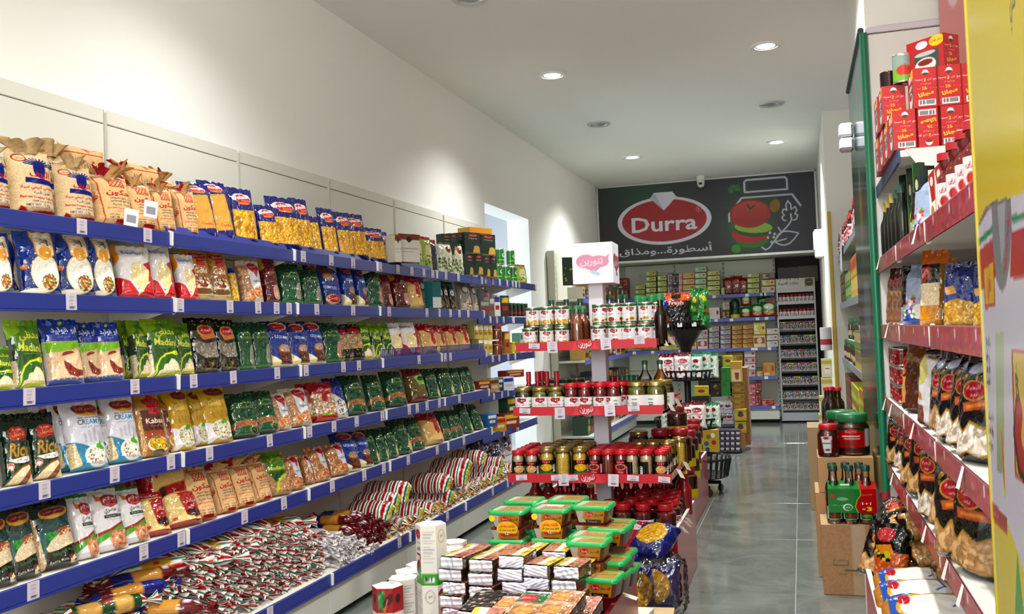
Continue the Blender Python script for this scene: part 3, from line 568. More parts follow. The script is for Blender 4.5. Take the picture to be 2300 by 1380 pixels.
def olive(c): c.p(c.B(0, 0, 1, 1), '7a6a2c'); c.p(c.B(0, 0, 1, .25), '8c1c24'); c.p(c.P([(.3, .3), (1, .2), (1, .5), (.5, .56)]), '8fc03a'); c.p(c.E(.7, .36, .24, .07), '1c2a1a'); c.g(c.B(0, .56, 1, .9), '8a7630', '6a5824'); c.p(c.B(0, .9, 1, 1), '8c1c24')
BAG('olive', 'spice_bag', olive, 'olive and red herb bag', 'spice bag', dim=(.15, .26, .08))
# fifth shelf
def spanish(c):
    c.p(c.B(0, 0, 1, 1), '0f6a68'); c.g(c.B(0, 0, 1, .5), '0a2a2c', '1a8a86'); c.p(c.B(0, 0, 1, .1), '101214'); c.n(c.B(0, .25, 1, .55), .05, .12); c.p(c.E(.6, .21, .36, .095, -8), 'd4a83c'); c.p(c.E(.47, .2, .18, .055, -8)|c.E(.72, .185, .18, .055, -8), '8a1620'); c.t('سيري فودز', .6, .195, .045, 'f4e6da', .006, wd=.5, rot=8)
    c.spk(c.B(.3, .5, .6, .62), ['3fae3a', '2c8a2c'], 50, .018); m = c.P([(.26, .72), (.4, .62), (.6, .54), (.78, .45), (.9, .43), (1, .5), (1, .72), (.6, .76), (.3, .78)]); rice(c, m, 'e2d0b2'); c.spk(c.P([(.5, .5), (.8, .42), (1, .46), (1, .52), (.6, .57)]), ['b0522c', 'c8703c'], 50, .014)
    c.p(c.P([(.22, .78), (.5, .77), (1, .68), (1, 1), (.2, 1)]), '1d1712'); c.t('Spanish Rice', .66, .8, .055, '49a03a', .008, wd=.56, rot=10); c.t('Extra Rice', .5, .92, .04, 'f4f0ea', .012, wd=.42, rot=6); c.p(c.P([(.74, .86), (1, .83), (1, .96), (.76, .97)]), '7a5228'); c.spk(c.P([(.74, .86), (1, .83), (1, .96), (.76, .97)]), ['e6d6bc', '5a3a1c'], 14, .028); m = c.P([(0, .2), (.14, .3), (.22, 1), (0, 1)]); rice(c, m, 'dcc2a4', 'c8aa88')
BAG('spanish', 'rice_bag', spanish, 'teal and black rice bag', 'rice bag', dim=(.18, .29, .08), nu=76, nv=120)
def egypt(c):
    c.p(c.B(0, 0, 1, 1), 'e4e0e2'); c.p(c.B(0, 0, 1, .06), '3f8a2c'); c.p(c.P([(.38, .21), (.6, .16), (.94, .2), (.92, .33), (.66, .38), (.42, .33)]), 'b01c30'); c.t('احلام', .67, .25, .1, 'f4ecec', .02, wd=.42); c.t('AL-AHLAM', .67, .335, .022, 'fff', wd=.3); c.p(c.B(.27, .18, .41, .26), 'e07e1e'); c.p(c.E(.3, .16, .02, .03), '3f8a2c')
    c.t('رز مصري', .68, .43, .1, '2a2a30', .008, wd=.5); c.p(c.B(.4, .485, 1, .535), '23352c'); c.t('Egyptian Rice', .72, .51, .03, 'f0f0ec', .006, wd=.5); c.t('Camolino best quality', .7, .56, .02, '7a7a80', wd=.5)
    c.p(c.P([(0, .74), (.5, .69), (1, .58), (1, .61), (.5, .73), (0, .78)]), 'b01c30'); c.p(c.P([(0, .78), (.5, .73), (1, .61), (1, .72), (.5, .8), (0, .9)]), '62b02a'); e = c.E(.7, .86, .3, .14); c.p(e, 'c98f6c'); c.n(e, .02, .2); c.spk(e, ['e0b090', 'b0704a', 'd8a480'], 70, .018)
BAG('egypt', 'rice_bag', egypt, 'white and green rice bag', 'rice bag', dim=(.18, .28, .08), nu=74, nv=112)
def fnadr(c):
    c.p(c.B(0, 0, 1, 1), 'e3c888'); c.n(c.B(0, 0, 1, 1), .01, .1); c.p(c.B(0, 0, 1, .17), 'b8182c'); c.t('Fnader', .55, .1, .09, 'f6eef0', .02, wd=.7); c.p(c.P([(.42, .22), (1, .18), (1, .82), (.74, .9), (.5, .8)]), 'd0862c'); c.p(c.P([(.45, .24), (1, .2), (1, .8), (.74, .87), (.53, .78)]), 'b5162c'); c.t('فنادر', .74, .46, .13, 'f4d8d0', .015, wd=.34); c.p(c.P([(.5, .7), (.72, .64), (1, .7), (1, .8), (.74, .87), (.53, .78)]), '4a141a'); c.p(c.B(0, .93, 1, 1), 'b5162c'); c.p(c.E(.2, .84, .07, .04), 'c84a3c')
BAG('fnadr', 'grain_bag', fnadr, 'clear semolina bag with red panel', 'grain bag', dim=(.18, .25, .08), nu=68, nv=96, bend=.06)
def chick(c):
    m = c.B(0, 0, 1, 1); c.p(m, 'b07c50'); c.spk(m, ['cc9a6c', 'd8ac80', 'a06a40', 'e0bc94'], 360, .022); c.p(c.P([(.5, .05), (1, .08), (1, .7), (.7, .7), (.5, .5)]), 'cfcdd2'); c.p(c.E(.72, .16, .2, .11), 'b5182c'); c.p(c.P([(.62, .2), (.86, .2), (.76, .4)]), 'b5182c'); c.t('Legumes', .74, .5, .05, '44508a', wd=.36); c.spk(c.E(.75, .82, .2, .14), ['c98a5a', '9a5c30'], 40, .03)
BAG('chick', 'pulse_bag', chick, 'clear chickpea bag with white corner', 'pulse bag', dim=(.16, .24, .075))
def madclear(c):
    m = c.B(0, 0, 1, 1); c.p(m, 'b48a62'); c.spk(m, ['cda47c', 'a0744c', 'd8b890'], 360, .016); c.p(c.B(.18, 0, .92, .5), '4f8a1c'); c.g(c.B(.18, 0, .92, .5), '6aa01e', '2c601c'); c.t('مدنلي', .56, .2, .2, 'd3d322', .025, wd=.5); c.t('Madanli', .56, .42, .09, 'e2e060', .02, wd=.66); c.p(c.L([(.36, .95), (.46, .75), (.66, .62), (.92, .58)], .05), 'b4c81e'); c.p(c.P([(.2, .5), (.92, .5), (.6, .62), (.4, .74)]), '2c601c')
BAG('madclear', 'pulse_bag', madclear, 'lime-labelled clear bag of brown pulses', 'pulse bag', dim=(.17, .27, .08))
# striped short pasta pillows, long packs with twisted ends
def pillow(c):
    c.p(c.B(0, 0, 1, 1), 'b58c34'); strip(c, c.B(.0, .06, 1, .95), ['a8141f', 'a8141f', 'eeeae6', '14704a', 'eeeae6'], 36, 'y'); c.p(c.B(0, 0, 1, .07), 'b9a41e')
BAG('pillow', 'pasta_bag', pillow, 'fat striped pasta pillow', 'pasta bag', dim=(.16, .3, .11), nu=40, nv=90, pil=True, flat_top=.8, seal=.05, boxy=2.2, wr=.1)
def roll(c, base='c79a2e', st=True):
    c.p(c.B(0, 0, 1, 1), base); strip(c, c.B(0, 0, 1, 1), [base, 'd8b04a'], 60, 'y')
    if st: strip(c, c.B(0, 0, .25, 1), STR, 24, 'y'); strip(c, c.B(.72, 0, 1, 1), STR, 24, 'y')
    c.p(c.B(.46, .4, .56, .6), 'b3202b'); c.p(c.E(.5, .5, .03, .06), 'e8d8b0')
def endp(c, cols=('b0141f', 'b0141f', 'f2ece8', 'f2ece8', '177a50', 'f2ece8'), n=24): strip(c, c.B(0, 0, 1, 1), cols, n, 'y')
def TP(key, name, L, r, f1, f2, desc, cat, seed=1, **k):
    a = Cv(20, 49, 3, 'fff', 2); f1(a); b = Cv(14, 65, 1, 'fff', 2); f2(b); KIT[key] = tied_pack(name, L, r, a, b, seed, **k); INFO[key] = (desc, cat, None)
for i in range(3): TP('twist%d' % i, 'spaghetti_pack', .2, .036, roll, endp, 'spaghetti pack with twisted striped end', 'pasta pack', i*5+1)
def wroll(c): c.p(c.B(0, 0, 1, 1), 'd8d2ce'); c.p(c.B(.3, .3, .7, .7), 'c8a860')
def wend(c): c.p(c.B(0, 0, 1, 1), 'd6d0d0'); c.n(c.B(0, 0, 1, 1), .06, .15); c.p(c.E(.35, .5, .06, .04)|c.E(.5, .3, .06, .03), '2a2a34')
TP('white', 'spaghetti_pack', .18, .03, wroll, wend, 'white pasta pack with twisted end', 'pasta pack', 3)
def broll(c): c.p(c.B(0, 0, 1, 1), '24348c'); c.p(c.B(.35, 0, .8, 1), 'd8a654'); strip(c, c.B(.35, 0, .8, 1), ['d8a654', 'c8943e'], 40, 'y'); c.p(c.B(.8, 0, 1, 1), '7a1626'); c.p(c.E(.9, .5, .05, .1), 'e8e8f4')
def bend_(c): c.p(c.B(0, 0, 1, 1), '7a1626'); c.n(c.B(0, 0, 1, 1), .06, .2); c.p(c.E(.2, .5, .12, .05), 'dfe4f4')
TP('bluered', 'spaghetti_pack', .2, .032, broll, bend_, 'blue and dark red spaghetti pack', 'pasta pack', 4, tl=.07)
def groll(c): c.p(c.B(0, 0, 1, 1), '1c5a34'); c.p(c.B(.1, 0, .4, 1), 'd8b06a'); c.p(c.B(.6, 0, .85, 1), 'd8b06a'); c.p(c.E(.5, .5, .1, .2), 'b05a4a')
TP('greenroll', 'spaghetti_pack', .2, .034, groll, endp, 'green and straw-coloured spaghetti pack', 'pasta pack', 6, tl=.06)
def bluerib(c): broll(c); c.a = c.a[:, ::-1].copy()
TP('blue2', 'spaghetti_pack', .2, .032, bluerib, lambda c: (c.p(c.B(0, 0, 1, 1), '24348c'), c.n(c.B(0, 0, 1, 1), .06, .2)), 'bright blue spaghetti pack', 'pasta pack', 8, tl=.06)
def lglime(c): c.p(c.B(0, 0, 1, 1), 'a8c04a'); c.p(c.E(.5, .5, .34, .26), 'e0d8a8'); c.t('Durra', .5, .22, .07, 'a5182c', .01, wd=.4); c.p(c.B(0, 0, 1, .1), 'b01c2c'); c.spk(c.B(.1, .55, .9, .95), ['5a8a2c', 'd8c84a'], 30, .04)
BAG('limepouch', 'herb_pouch', lglime, 'pale green pouch with red edge', 'pouch', dim=(.1, .22, .05), nu=34, nv=60)
def navyp(c): c.p(c.B(0, 0, 1, 1), '1c2450'); c.p(c.B(0, 0, 1, .2), 'a01c2c')
BAG('navyp', 'herb_pouch', navyp, 'navy pouch with red top', 'pouch', dim=(.1, .24, .05), nu=20, nv=40)
def whitegr(c): c.p(c.B(0, 0, 1, 1), 'd9dbc8'); c.p(c.E(.6, .25, .2, .1), '9a1c2c'); c.spk(c.B(0, .5, 1, 1), ['6a9a3c', '3c6a2c', '8a7a5a', 'e4e0d0'], 90, .04); c.p(c.B(0, 0, 1, .08), '5c6a58')
BAG('whitegr', 'herb_pouch', whitegr, 'crumpled white pouch with leafy print', 'pouch', dim=(.14, .22, .06), nu=40, nv=60, wr=.2)
# ---------------------------------------------------------------- room shell
XW, ZC = -2.51, 3.17
def wallpaint(col, rough=.65): return solid(col, rough, 0, .3, (6., .04, .01), 'wall_paint')
CREAM = wallpaint('f0efea'); struct(obj('wall_left', MB().box(XW-.22, -1, 0, XW, 7.68, ZC).box(XW-.22, 9.05, 0, XW, 13.5, ZC).box(XW-.22, 7.68, 2.395, XW, 9.05, ZC).me('wall_left', CREAM)))
struct(obj('ceiling', MB().box(XW-.22, -1, ZC, 1.3, 13.6, ZC+.08).me('ceiling', wallpaint('eaeee9', .8))))
struct(obj('wall_back', MB().box(XW, 13.36, 0, .9, 13.5, ZC).box(XW, 12.5, 2.16, .27, 13.36, ZC).me('wall_back', wallpaint('d9ddd0'))))
struct(obj('wall_right', MB().box(.27, 9.05, 0, 1.0, 13.36, ZC).box(.345, 4.68, 0, 1.0, 5.86, ZC).box(.8, -1, 0, 1.0, 4.68, ZC).box(.8, 5.86, 0, 1.0, 9.05, ZC).me('wall_right', wallpaint('efece4'))))
ps = obj('passage_wall', MB().box(-4.7, 7.0, 0, -4.6, 11, ZC).box(-4.7, 11, 0, -2.73, 11.1, ZC).box(-4.7, 6.9, 0, -2.73, 7.0, ZC).box(-4.7, 6.9, 3.0, -2.73, 11.1, 3.1).box(-4.7, 6.9, -.05, -2.73, 11.1, 0).me('passage_wall', wallpaint('e8ecf0'))); struct(ps)
struct(obj('window_1', MB().box(-4.6, 9.5, .4, -4.56, 9.56, 2.5).box(-4.6, 10.8, .4, -4.56, 10.86, 2.5).box(-4.6, 9.5, 2.44, -4.55, 10.86, 2.52).me('window_1', solid('2a2628', .4))))
# floor: grout bed and polished stone tiles, each its own piece
m, nt, b = new_mat('polished_stone')
tc = nt.nodes.new('ShaderNodeTexCoord'); oi = nt.nodes.new('ShaderNodeObjectInfo'); ad = nt.nodes.new('ShaderNodeVectorMath'); ad.operation = 'MULTIPLY_ADD'
ad.inputs[1].default_value = (1, 1, 1); nt.links.new(tc.outputs['Object'], ad.inputs[0]); cx = nt.nodes.new('ShaderNodeCombineXYZ'); ml = nt.nodes.new('ShaderNodeMath'); ml.operation = 'MULTIPLY'; ml.inputs[1].default_value = 37
nt.links.new(oi.outputs['Random'], ml.inputs[0]); nt.links.new(ml.outputs[0], cx.inputs[0]); nt.links.new(ml.outputs[0], cx.inputs[2]); nt.links.new(cx.outputs[0], ad.inputs[2])
nz = nt.nodes.new('ShaderNodeTexNoise'); nz.inputs['Scale'].default_value = 2.6; nz.inputs['Detail'].default_value = 9; nz.inputs['Roughness'].default_value = .68; nz.inputs['Distortion'].default_value = 1.2; nt.links.new(ad.outputs[0], nz.inputs['Vector'])
cr = nt.nodes.new('ShaderNodeValToRGB'); cr.color_ramp.elements[0].position = .3; cr.color_ramp.elements[0].color = (*lin('585d59'), 1); cr.color_ramp.elements[1].position = .72; cr.color_ramp.elements[1].color = (*lin('7b807a'), 1)
nt.links.new(nz.outputs[0], cr.inputs[0]); nt.links.new(cr.outputs[0], b.inputs['Base Color']); b.inputs['Roughness'].default_value = .1; b.inputs['Specular IOR Level'].default_value = .7
rr = nt.nodes.new('ShaderNodeMapRange'); rr.inputs[3].default_value = .05; rr.inputs[4].default_value = .2; nt.links.new(nz.outputs[0], rr.inputs[0]); nt.links.new(rr.outputs[0], b.inputs['Roughness'])
STONE = m
fl = struct(obj('floor', MB().box(XW-.22, -1.2, -.1, 1.0, 13.6, -.004).me('floor', solid('b4b6b2', .7))))
T1, T2 = .595, 1.19; tm = MB().box(.0015, .0015, -.004, T1-.0015, T2-.0015, 0, None, .0012).me('tile', STONE)
for i in range(-4, 2):
    for j in range(-7, 5):
        x, y = -.08+i*T1, 8.296+j*T2
        if x > XW-.6 and y < 13.3: obj('tile', tm, fl, (x, y, 0))
# ---------------------------------------------------------------- ceiling fittings
def downlight(x, y, on, label):
    t = bpy.data.objects.new('downlight', None); C.objects.link(t); t.location = (x, y, ZC)
    obj('trim_ring', MB().lathe([(.075, -.004), (.078, -.012), (.1, -.014), (.108, -.004), (.108, 0)], 32, cap=False).me('trim_ring', solid('e6e6e2' if on else 'b9bcbc', .3), True), t)
    obj('reflector', MB().lathe([(.076, -.006), (.06, .03), (.0005, .03)] if False else [(.076, -.008), (.06, -.003), (.0005, -.003)], 32, cap=False).me('reflector', solid('d6d8d6', .2, .6), True), t)
    obj('lamp_lens', MB().lathe([(.06, -.006), (.04, -.013), (.0005, -.015)], 24, cap=False).me('lamp_lens', emit('f4f8ff', 14.) if on else solid('8d9190', .3), True), t)
    if on:
        l = bpy.data.lights.new('downlight_lamp', 'SPOT'); l.energy = 210 if y < 9 else 330; l.spot_size = R(130); l.spot_blend = 1.; l.shadow_soft_size = .06; l.color = (.97, 1, .97)
        o = bpy.data.objects.new('downlight_lamp', l); C.objects.link(o); o.parent = t; o.location = (0, 0, -.03)
    fixed(t, label, 'ceiling light')
downlight(-1.666, 6.82, True, 'lit round downlight over the left shelving and white display post')
downlight(-.141, 6.72, True, 'lit round downlight closest above the aisle, largest in view')
downlight(-1.683, 10.43, True, 'lit round downlight in front of the black sign, shelving side')
downlight(-.155, 10.31, True, 'lit round downlight in front of the black sign, pillar side')
downlight(-1.685, 8.62, False, 'unlit grey round downlight between two lit ones, shelving side')
downlight(-.157, 8.52, False, 'unlit grey round downlight between two lit ones, pillar side')
downlight(-1.69, 5.06, False, 'unlit grey round downlight cut by the top edge of the picture')
for x, y, en in ((-1.67, 3.35, 135), (-.15, 5.0, 220), (-.15, 3.3, 200), (-1.67, 1.6, 115), (-.15, 1.6, 120)):  # unseen downlights towards the entrance, added to brighten the wall and shelves
    l = bpy.data.lights.new('downlight_lamp', 'SPOT'); l.energy = en; l.spot_size = R(130); l.spot_blend = 1.; l.shadow_soft_size = .06; l.color = (.97, 1, .97)
    o = bpy.data.objects.new('downlight_lamp', l); C.objects.link(o); o.location = (x, y, ZC-.03)
    for n_, pr, mt in (('trim_ring', [(.075, -.004), (.078, -.012), (.1, -.014), (.108, 0)], solid('e6e6e2', .3)), ('lamp_lens', [(.075, -.004), (.04, -.008), (.0005, -.009)], emit('f4f8ff', 14.))): obj(n_, MB().lathe(pr, 24, x, y, ZC, cap=False).me(n_, mt, True), bpy.data.objects['ceiling'])
cm = bpy.data.objects.new('security_camera', None); C.objects.link(cm); cm.location = (-1.12, 12.2, ZC)
obj('mount', MB().lathe([(.055, 0), (.055, -.05), (.045, -.06)], 20).me('mount', solid('dcdcd8', .4), True), cm)
obj('dome', MB().lathe([(.05, -.06), (.048, -.1), (.034, -.135), (.0005, -.15)], 20, cap=False).me('dome', solid('d4d4d0', .3), True), cm)
obj('lens', MB().box(-.02, -.052, -.115, .02, -.036, -.085, None, .004).me('lens', solid('222222', .1)), cm)
fixed(cm, 'white dome security camera on the ceiling above the black sign', 'camera')
# ---------------------------------------------------------------- the big sign
def sign(c):
    c.g(c.B(0, 0, 1, 1), '3c3a42', '504d58', 'x'); c.n(c.B(0, 0, 1, 1), .004, .03)
    d = np.exp(-(((c.X-.2)/.16)**2+((c.Y-.08)/.3)**2))[..., None]; c.a[:] = c.a*(1-.6*d)+c.rgb('2c7a4a')*.6*d
    d = np.exp(-(((c.X-.7)/.09)**2+((c.Y-.62)/.3)**2))[..., None]; c.a[:] = c.a*(1-.8*d)+c.rgb('4fc45c')*.8*d
    c.p(c.E(.312, .49, .222, .315), 'dfe1ea'); c.p(c.E(.312, .487, .2, .277), 'b3242e'); c.t('Durra', .312, .53, .2, 'e6e7f0', .022, wd=.31); c.p(c.E(.478, .37, .013, .036), 'e6c8cc'); c.p(c.E(.478, .37, .011, .03), 'b3242e'); c.t('R', .478, .37, .03, 'e6c8cc', .01)
    c.p(c.P([(.27, .115), (.357, .115), (.376, .185), (.314, .36), (.25, .185)]), 'dfe1ea'); c.p(c.P([(.27, .115), (.25, .185), (.314, .36), (.285, .185)]), 'c3c6d4')
    c.t('أسطورة...ومذاق', .312, .875, .14, 'dfe1ea', .014, wd=.44)
    w = 'd4d7e2'
    c.p(c.L([(.69, .07), (.69, .2), (.88, .2), (.88, .07), (.87, .045), (.7, .045), (.69, .07)], .024)|c.L([(.615, .56), (.615, .47), (.675, .27), (.9, .27), (.935, .42)], .024), w)
    c.p(c.P([(.64, .5), (.69, .29), (.82, .29), (.84, .5)]), '41602c', .8); c.p(c.E(.822, .4, .023, .085, 12), 'a5842c'); c.spk(c.E(.645, .15, .03, .06), ['2f7f3a', '3f9a48'], 40, .018)
    c.p(c.E(.712, .83, .07, .09), '3c8f2c'); c.p(c.E(.71, .735, .085, .12), 'c8322a'); c.p(c.E(.71, .72, .05, .06), 'd8603c'); c.p(c.E(.722, .68, .088, .1, 6), '3f6a2c'); c.p(c.E(.722, .655, .085, .075, 6), 'a8c85a'); c.p(c.E(.71, .48, .092, .18), 'b8332c'); c.g(c.E(.71, .46, .08, .14), 'd06a58', 'b03028', 'y', .32, .6); c.p(c.L([(.7, .36), (.712, .42), (.73, .38)], .02), '2f5a2a')
    c.p(c.E(.64, .92, .021, .055), '58a53a'); leaf = lambda x, y, ln, wd_, an: [(x+(ln*t*math.cos(R(an))-wd_*math.sin(math.pi*t**.8)*sg*math.sin(R(an)))/2.72, y-(ln*t*math.sin(R(an))+wd_*math.sin(math.pi*t**.8)*sg*math.cos(R(an)))) for sg, ts in ((1, range(0, 13)), (-1, range(12, -1, -1))) for t in [q/12 for q in ts]]
    st_ = [(.756, .92), (.772, .955), (.79, .93), (.805, .875), (.83, .79), (.855, .72), (.88, .65), (.893, .59), (.89, .52)]
    tri = [(.868, .6), (.856, .59), (.851, .55), (.862, .53), (.852, .49), (.86, .45), (.874, .47), (.87, .4), (.88, .35), (.892, .4), (.893, .46), (.912, .43), (.917, .48), (.908, .52), (.92, .54), (.914, .59), (.9, .6)]
    c.p(c.L(st_, .02)|c.L(leaf(.815, .86, .3, .085, 18), .018)|c.L([(.815, .86), (.865, .83)], .016)|c.L([(.845, .74), (.832, .68)], .018)|c.L(tri, .018), w)
    for x, y in ((.785, .8), (.795, .74), (.81, .8), (.815, .76), (.8, .86)): c.p(c.E(x, y, .006, .017), w)
c = Cv(470, 172, 2.72/1.0, '333', 2); sign(c)
sg = bpy.data.objects.new('shop_sign', None); C.objects.link(sg); sg.location = (-1.12, 12.45, 2.165)
V = np.stack(np.meshgrid(np.linspace(-1.36, 1.36, 470), np.linspace(.985, .005, 172)), -1).reshape(-1, 2); V = np.stack([V[:, 0], np.full(len(V), -.012), V[:, 1]], 1)
obj('printed_panel', mesh('printed_panel', V, grid_faces(470, 172, 0, True), printed('banner'), c.out().reshape(-1, 3)), sg)
obj('backing', MB().box(-1.37, -.01, 0, 1.37, .04, .99).me('backing', solid('8c8f8c', .5)), sg)
for n_, a in (('frame_rail', (-1.385, -.03, -.02, 1.385, .03, .008)), ('frame_rail', (-1.385, -.03, .985, 1.385, .03, 1.003)), ('frame_stile', (-1.385, -.03, -.02, -1.362, .03, 1.0)), ('frame_stile', (1.362, -.03, -.02, 1.385, .03, 1.0))):
    obj(n_, MB().box(*a).me(n_, solid('c9ccc6', .3, .3)), sg)
fixed(sg, 'wide dark shop sign with red oval and tomato, hung above the back shelves', 'sign')
# ---------------------------------------------------------------- left shelving bays
BLUE = solid('23307e', .35, 0, .5); WHITE = solid('dcdbd4', .45); TAGB = solid('eceaf0', .6)
SH = [(-2.2134, 1.698), (-2.2062, 1.452), (-2.2009, 1.1674), (-2.1911, .8844), (-2.1797, .6041), (-2.0758, .2258)]
SH2 = [(-2.22, 1.705), (-2.25, 1.416), (-2.25, 1.118), (-2.25, .835), (-2.25, .539), (-2.0758, .2258)]
def tagm(n, w=.046, h=.054):
    c = Cv(10, 14, w/h, 'd6ccd6', 3)
    for y, x0, x1 in ((.2, .3, .75), (.38, .3, .7), (.55, .35, .65)): c.p(c.B(x0, y, x1, y+.05), '8a8490', .8)
    c.p(c.B(.3, .72, .72, .8), '3a3640')
    s, t = np.meshgrid(np.linspace(-w/2, w/2, 10), np.linspace(0, -h, 14)); V = np.stack([s*0, s, t], -1).reshape(-1, 3)
    V2 = V.copy(); V2[:, 0] -= .0015
    return mesh(n, np.concatenate([V, V2]), np.concatenate([grid_faces(10, 14, 0, True), grid_faces(10, 14, 140)]), printed('paper'), np.concatenate([c.out().reshape(-1, 3)]*2), False)
TAG = tagm('price_tag')
TAGS = [[181, 329, 679, 742, 791, 852, 892, 923, 950, 970, 1000, 1028, 1090, 1106, 1121, 1138, 1150, 1165], [157, 402, 514, 577, 619, 647, 709, 791, 872, 957, 1010, 1030, 1050, 1100, 1115, 1130, 1150], [63, 300, 432, 521, 620, 685, 769, 804, 939, 998, 1010, 1105, 1120, 1140], [97, 255, 381, 468, 603, 693, 748, 799, 857, 917, 935, 957, 985, 1030, 1108, 1126, 1140], [72, 320, 405, 547, 635, 744, 816, 860, 915, 980, 1040, 1130, 1160], [604, 895, 1003, 1105, 1150]]
def raily(px, X, Z):
    Y = 4.
    for _ in range(6): Y = at(px, pj(X, Y, Z)[1], X=X)[1]
    return Y
ENDCAP = MB().add([(0, -.005, .006), (.016, -.005, .0), (.014, -.005, -.05), (0, -.005, -.06), (0, .005, .006), (.016, .005, .0), (.014, .005, -.05), (0, .005, -.06)], [(0, 3, 2, 1), (4, 5, 6, 7), (0, 1, 5, 4), (1, 2, 6, 5), (2, 3, 7, 6), (3, 0, 4, 7)]).me('rail_end', solid('e4e2dc', .4))
def bay(k, y0, y1, levels, label, tall=True):
    t = bpy.data.objects.new('shelving_bay', None); C.objects.link(t); t.location = (XW, y0, 0); w = y1-y0; PAN = solid('d8d6cc', .5)
    if tall:
        for z0, z1 in ((.05, .55), (.556, 1.1), (1.106, 1.66), (1.666, 2.125), (2.129, 2.185)): obj('back_panel', MB().box(.004, .003, z0, .022, w-.003, z1, None, .002).me('back_panel', PAN), t)
        obj('upright', MB().box(.004, -.004, .03, .03, .004, 2.17).me('upright', solid('b9b6ac', .5)), t)
    else: obj('back_panel', MB().box(.004, .003, .05, .022, w-.003, .8).me('back_panel', PAN), t)
    for i, (xf, z) in enumerate(levels):
        xl = xf-XW; bz = z-.004
        s = obj('base_shelf' if i == 5 else 'shelf', MB().box(.023, .002, bz-.022, xl-.004, w-.002, bz, None, .002).me('shelf', solid('d3d1c6', .5)), t)
        hi = .0 if i or k not in (1, 2, 3) else .0
        rail = MB().box(xl-.008, .004, z-.05, xl+.004, w-.004, z, None, .002).box(xl-.008, .004, z-.056, xl+.01, w-.004, z-.05)
        obj('price_rail', rail.me('price_rail', BLUE), s)
        if i == 0 and k in (1, 2, 3): obj('raised_rail', MB().add([(xl-.01, .01, z-.001), (xl-.01, w-.03, z-.001), (xl-.03, w-.03, z+.03), (xl-.03, .01, z+.03), (xl-.014, .01, z-.001), (xl-.014, w-.03, z-.001), (xl-.034, w-.03, z+.03), (xl-.034, .01, z+.03)], [(0, 1, 2, 3), (7, 6, 5, 4), (0, 4, 5, 1), (2, 6, 7, 3), (0, 3, 7, 4), (1, 5, 6, 2)]).me('raised_rail', BLUE), s)
        obj('rail_end', ENDCAP, s, (xl-.002, w, z))
        if i < 5:
            hgt = .09; v = [(.02, 0, bz-.022), (xl-.02, 0, bz-.022), (xl-.02, 0, bz-.045), (.03, 0, bz-.022-hgt)]
            obj('bracket', MB().add([(a, w-.008, c_) for a, _, c_ in v]+[(a, w-.004, c_) for a, _, c_ in v], [(0, 1, 2, 3), (7, 6, 5, 4), (0, 4, 5, 1), (1, 5, 6, 2), (2, 6, 7, 3), (3, 7, 4, 0)]).me('bracket', WHITE), s)
        for px in TAGS[i]:
            y = raily(px, xf, z-.025)-y0
            if .02 < y < w-.02: obj('price_tag', TAG, s, (xl+.0062, y, z+.001), (rng.uniform(-.04, .04), 0, 0))
    obj('base_plinth', MB().box(.1, .002, .035, -2.085-XW, w-.002, .172, None, .003).me('base_plinth', solid('c9c8bf', .45)), t)
    fixed(t, label, 'shelving')
NM = ['first', 'second', 'third', 'fourth', 'fifth', 'sixth', 'seventh']
for k in range(7):
    y0 = 2.1249+.9*k; y1 = y0+.9 if k < 6 else 8.14
    bay(k, y0, y1, SH if k < 5 else SH2, NM[k]+' blue-railed white shelving bay along the cream wall, counted from the near end', k < 6)
# ---------------------------------------------------------------- goods on the left-hand shelves: (print, x0, x1, top y) read off the photograph
SHN = ['left wall top shelf', 'left wall second shelf', 'left wall third shelf', 'left wall fourth shelf', 'left wall fifth shelf']
def row(i, items, **kw):
    for it in items:
        k, x0, x1, yt = it[:4]; o = dict(kw); o.update(it[4] if len(it) > 4 else {})
        d, c, dim = INFO[k]; back = o.pop('back', 0); lv = o.pop('lv', SH[i]); pl = o.pop('place', SHN[i])
        if back: d = 'rear '+d; o['deep'] = .1
        ob, xc = place_bag(KIT[k], (lv[0], lv[1]-.004), x0, x1, yt, d, c, pl, dim=dim, **o); reg(ob, d, c, pl, xc)
        if k in ('rif', 'falcon'): sack_top(ob, k, dim)
NECK = ruffle('tied_neck', .05, .095, .05, 'b39468', 3); NECK2 = ruffle('tied_neck', .03, .07, .04, 'c79a62', 5); TIE = ruffle('red_tie', .02, .045, .035, 'a3182c', 8); TIE2 = ruffle('red_tie', .02, .05, .03, 'b01c34', 9, lean=.9)
TAGP = MB().box(-.022, -.001, -.05, .022, .001, 0, 'e9e6ea').box(-.015, -.0016, -.04, .015, -.001, -.018, '8a8890').me('paper_tag', printed('paper'))
def sack_top(o, k, dim):
    h = dim[2] if False else dim[1]
    obj('tied_neck', (NECK if k == 'rif' else NECK2)[1], o, (rng.uniform(-.01, .01), 0, h*.93), (0, 0, rng.uniform(0, 6)))
    if k == 'falcon' or rng.random() < .4: obj('red_tie', rng.choice([TIE, TIE2])[1], o, (rng.uniform(-.02, .02), -.005, h*.97), (rng.uniform(-.3, .3), 0, rng.uniform(0, 6)))
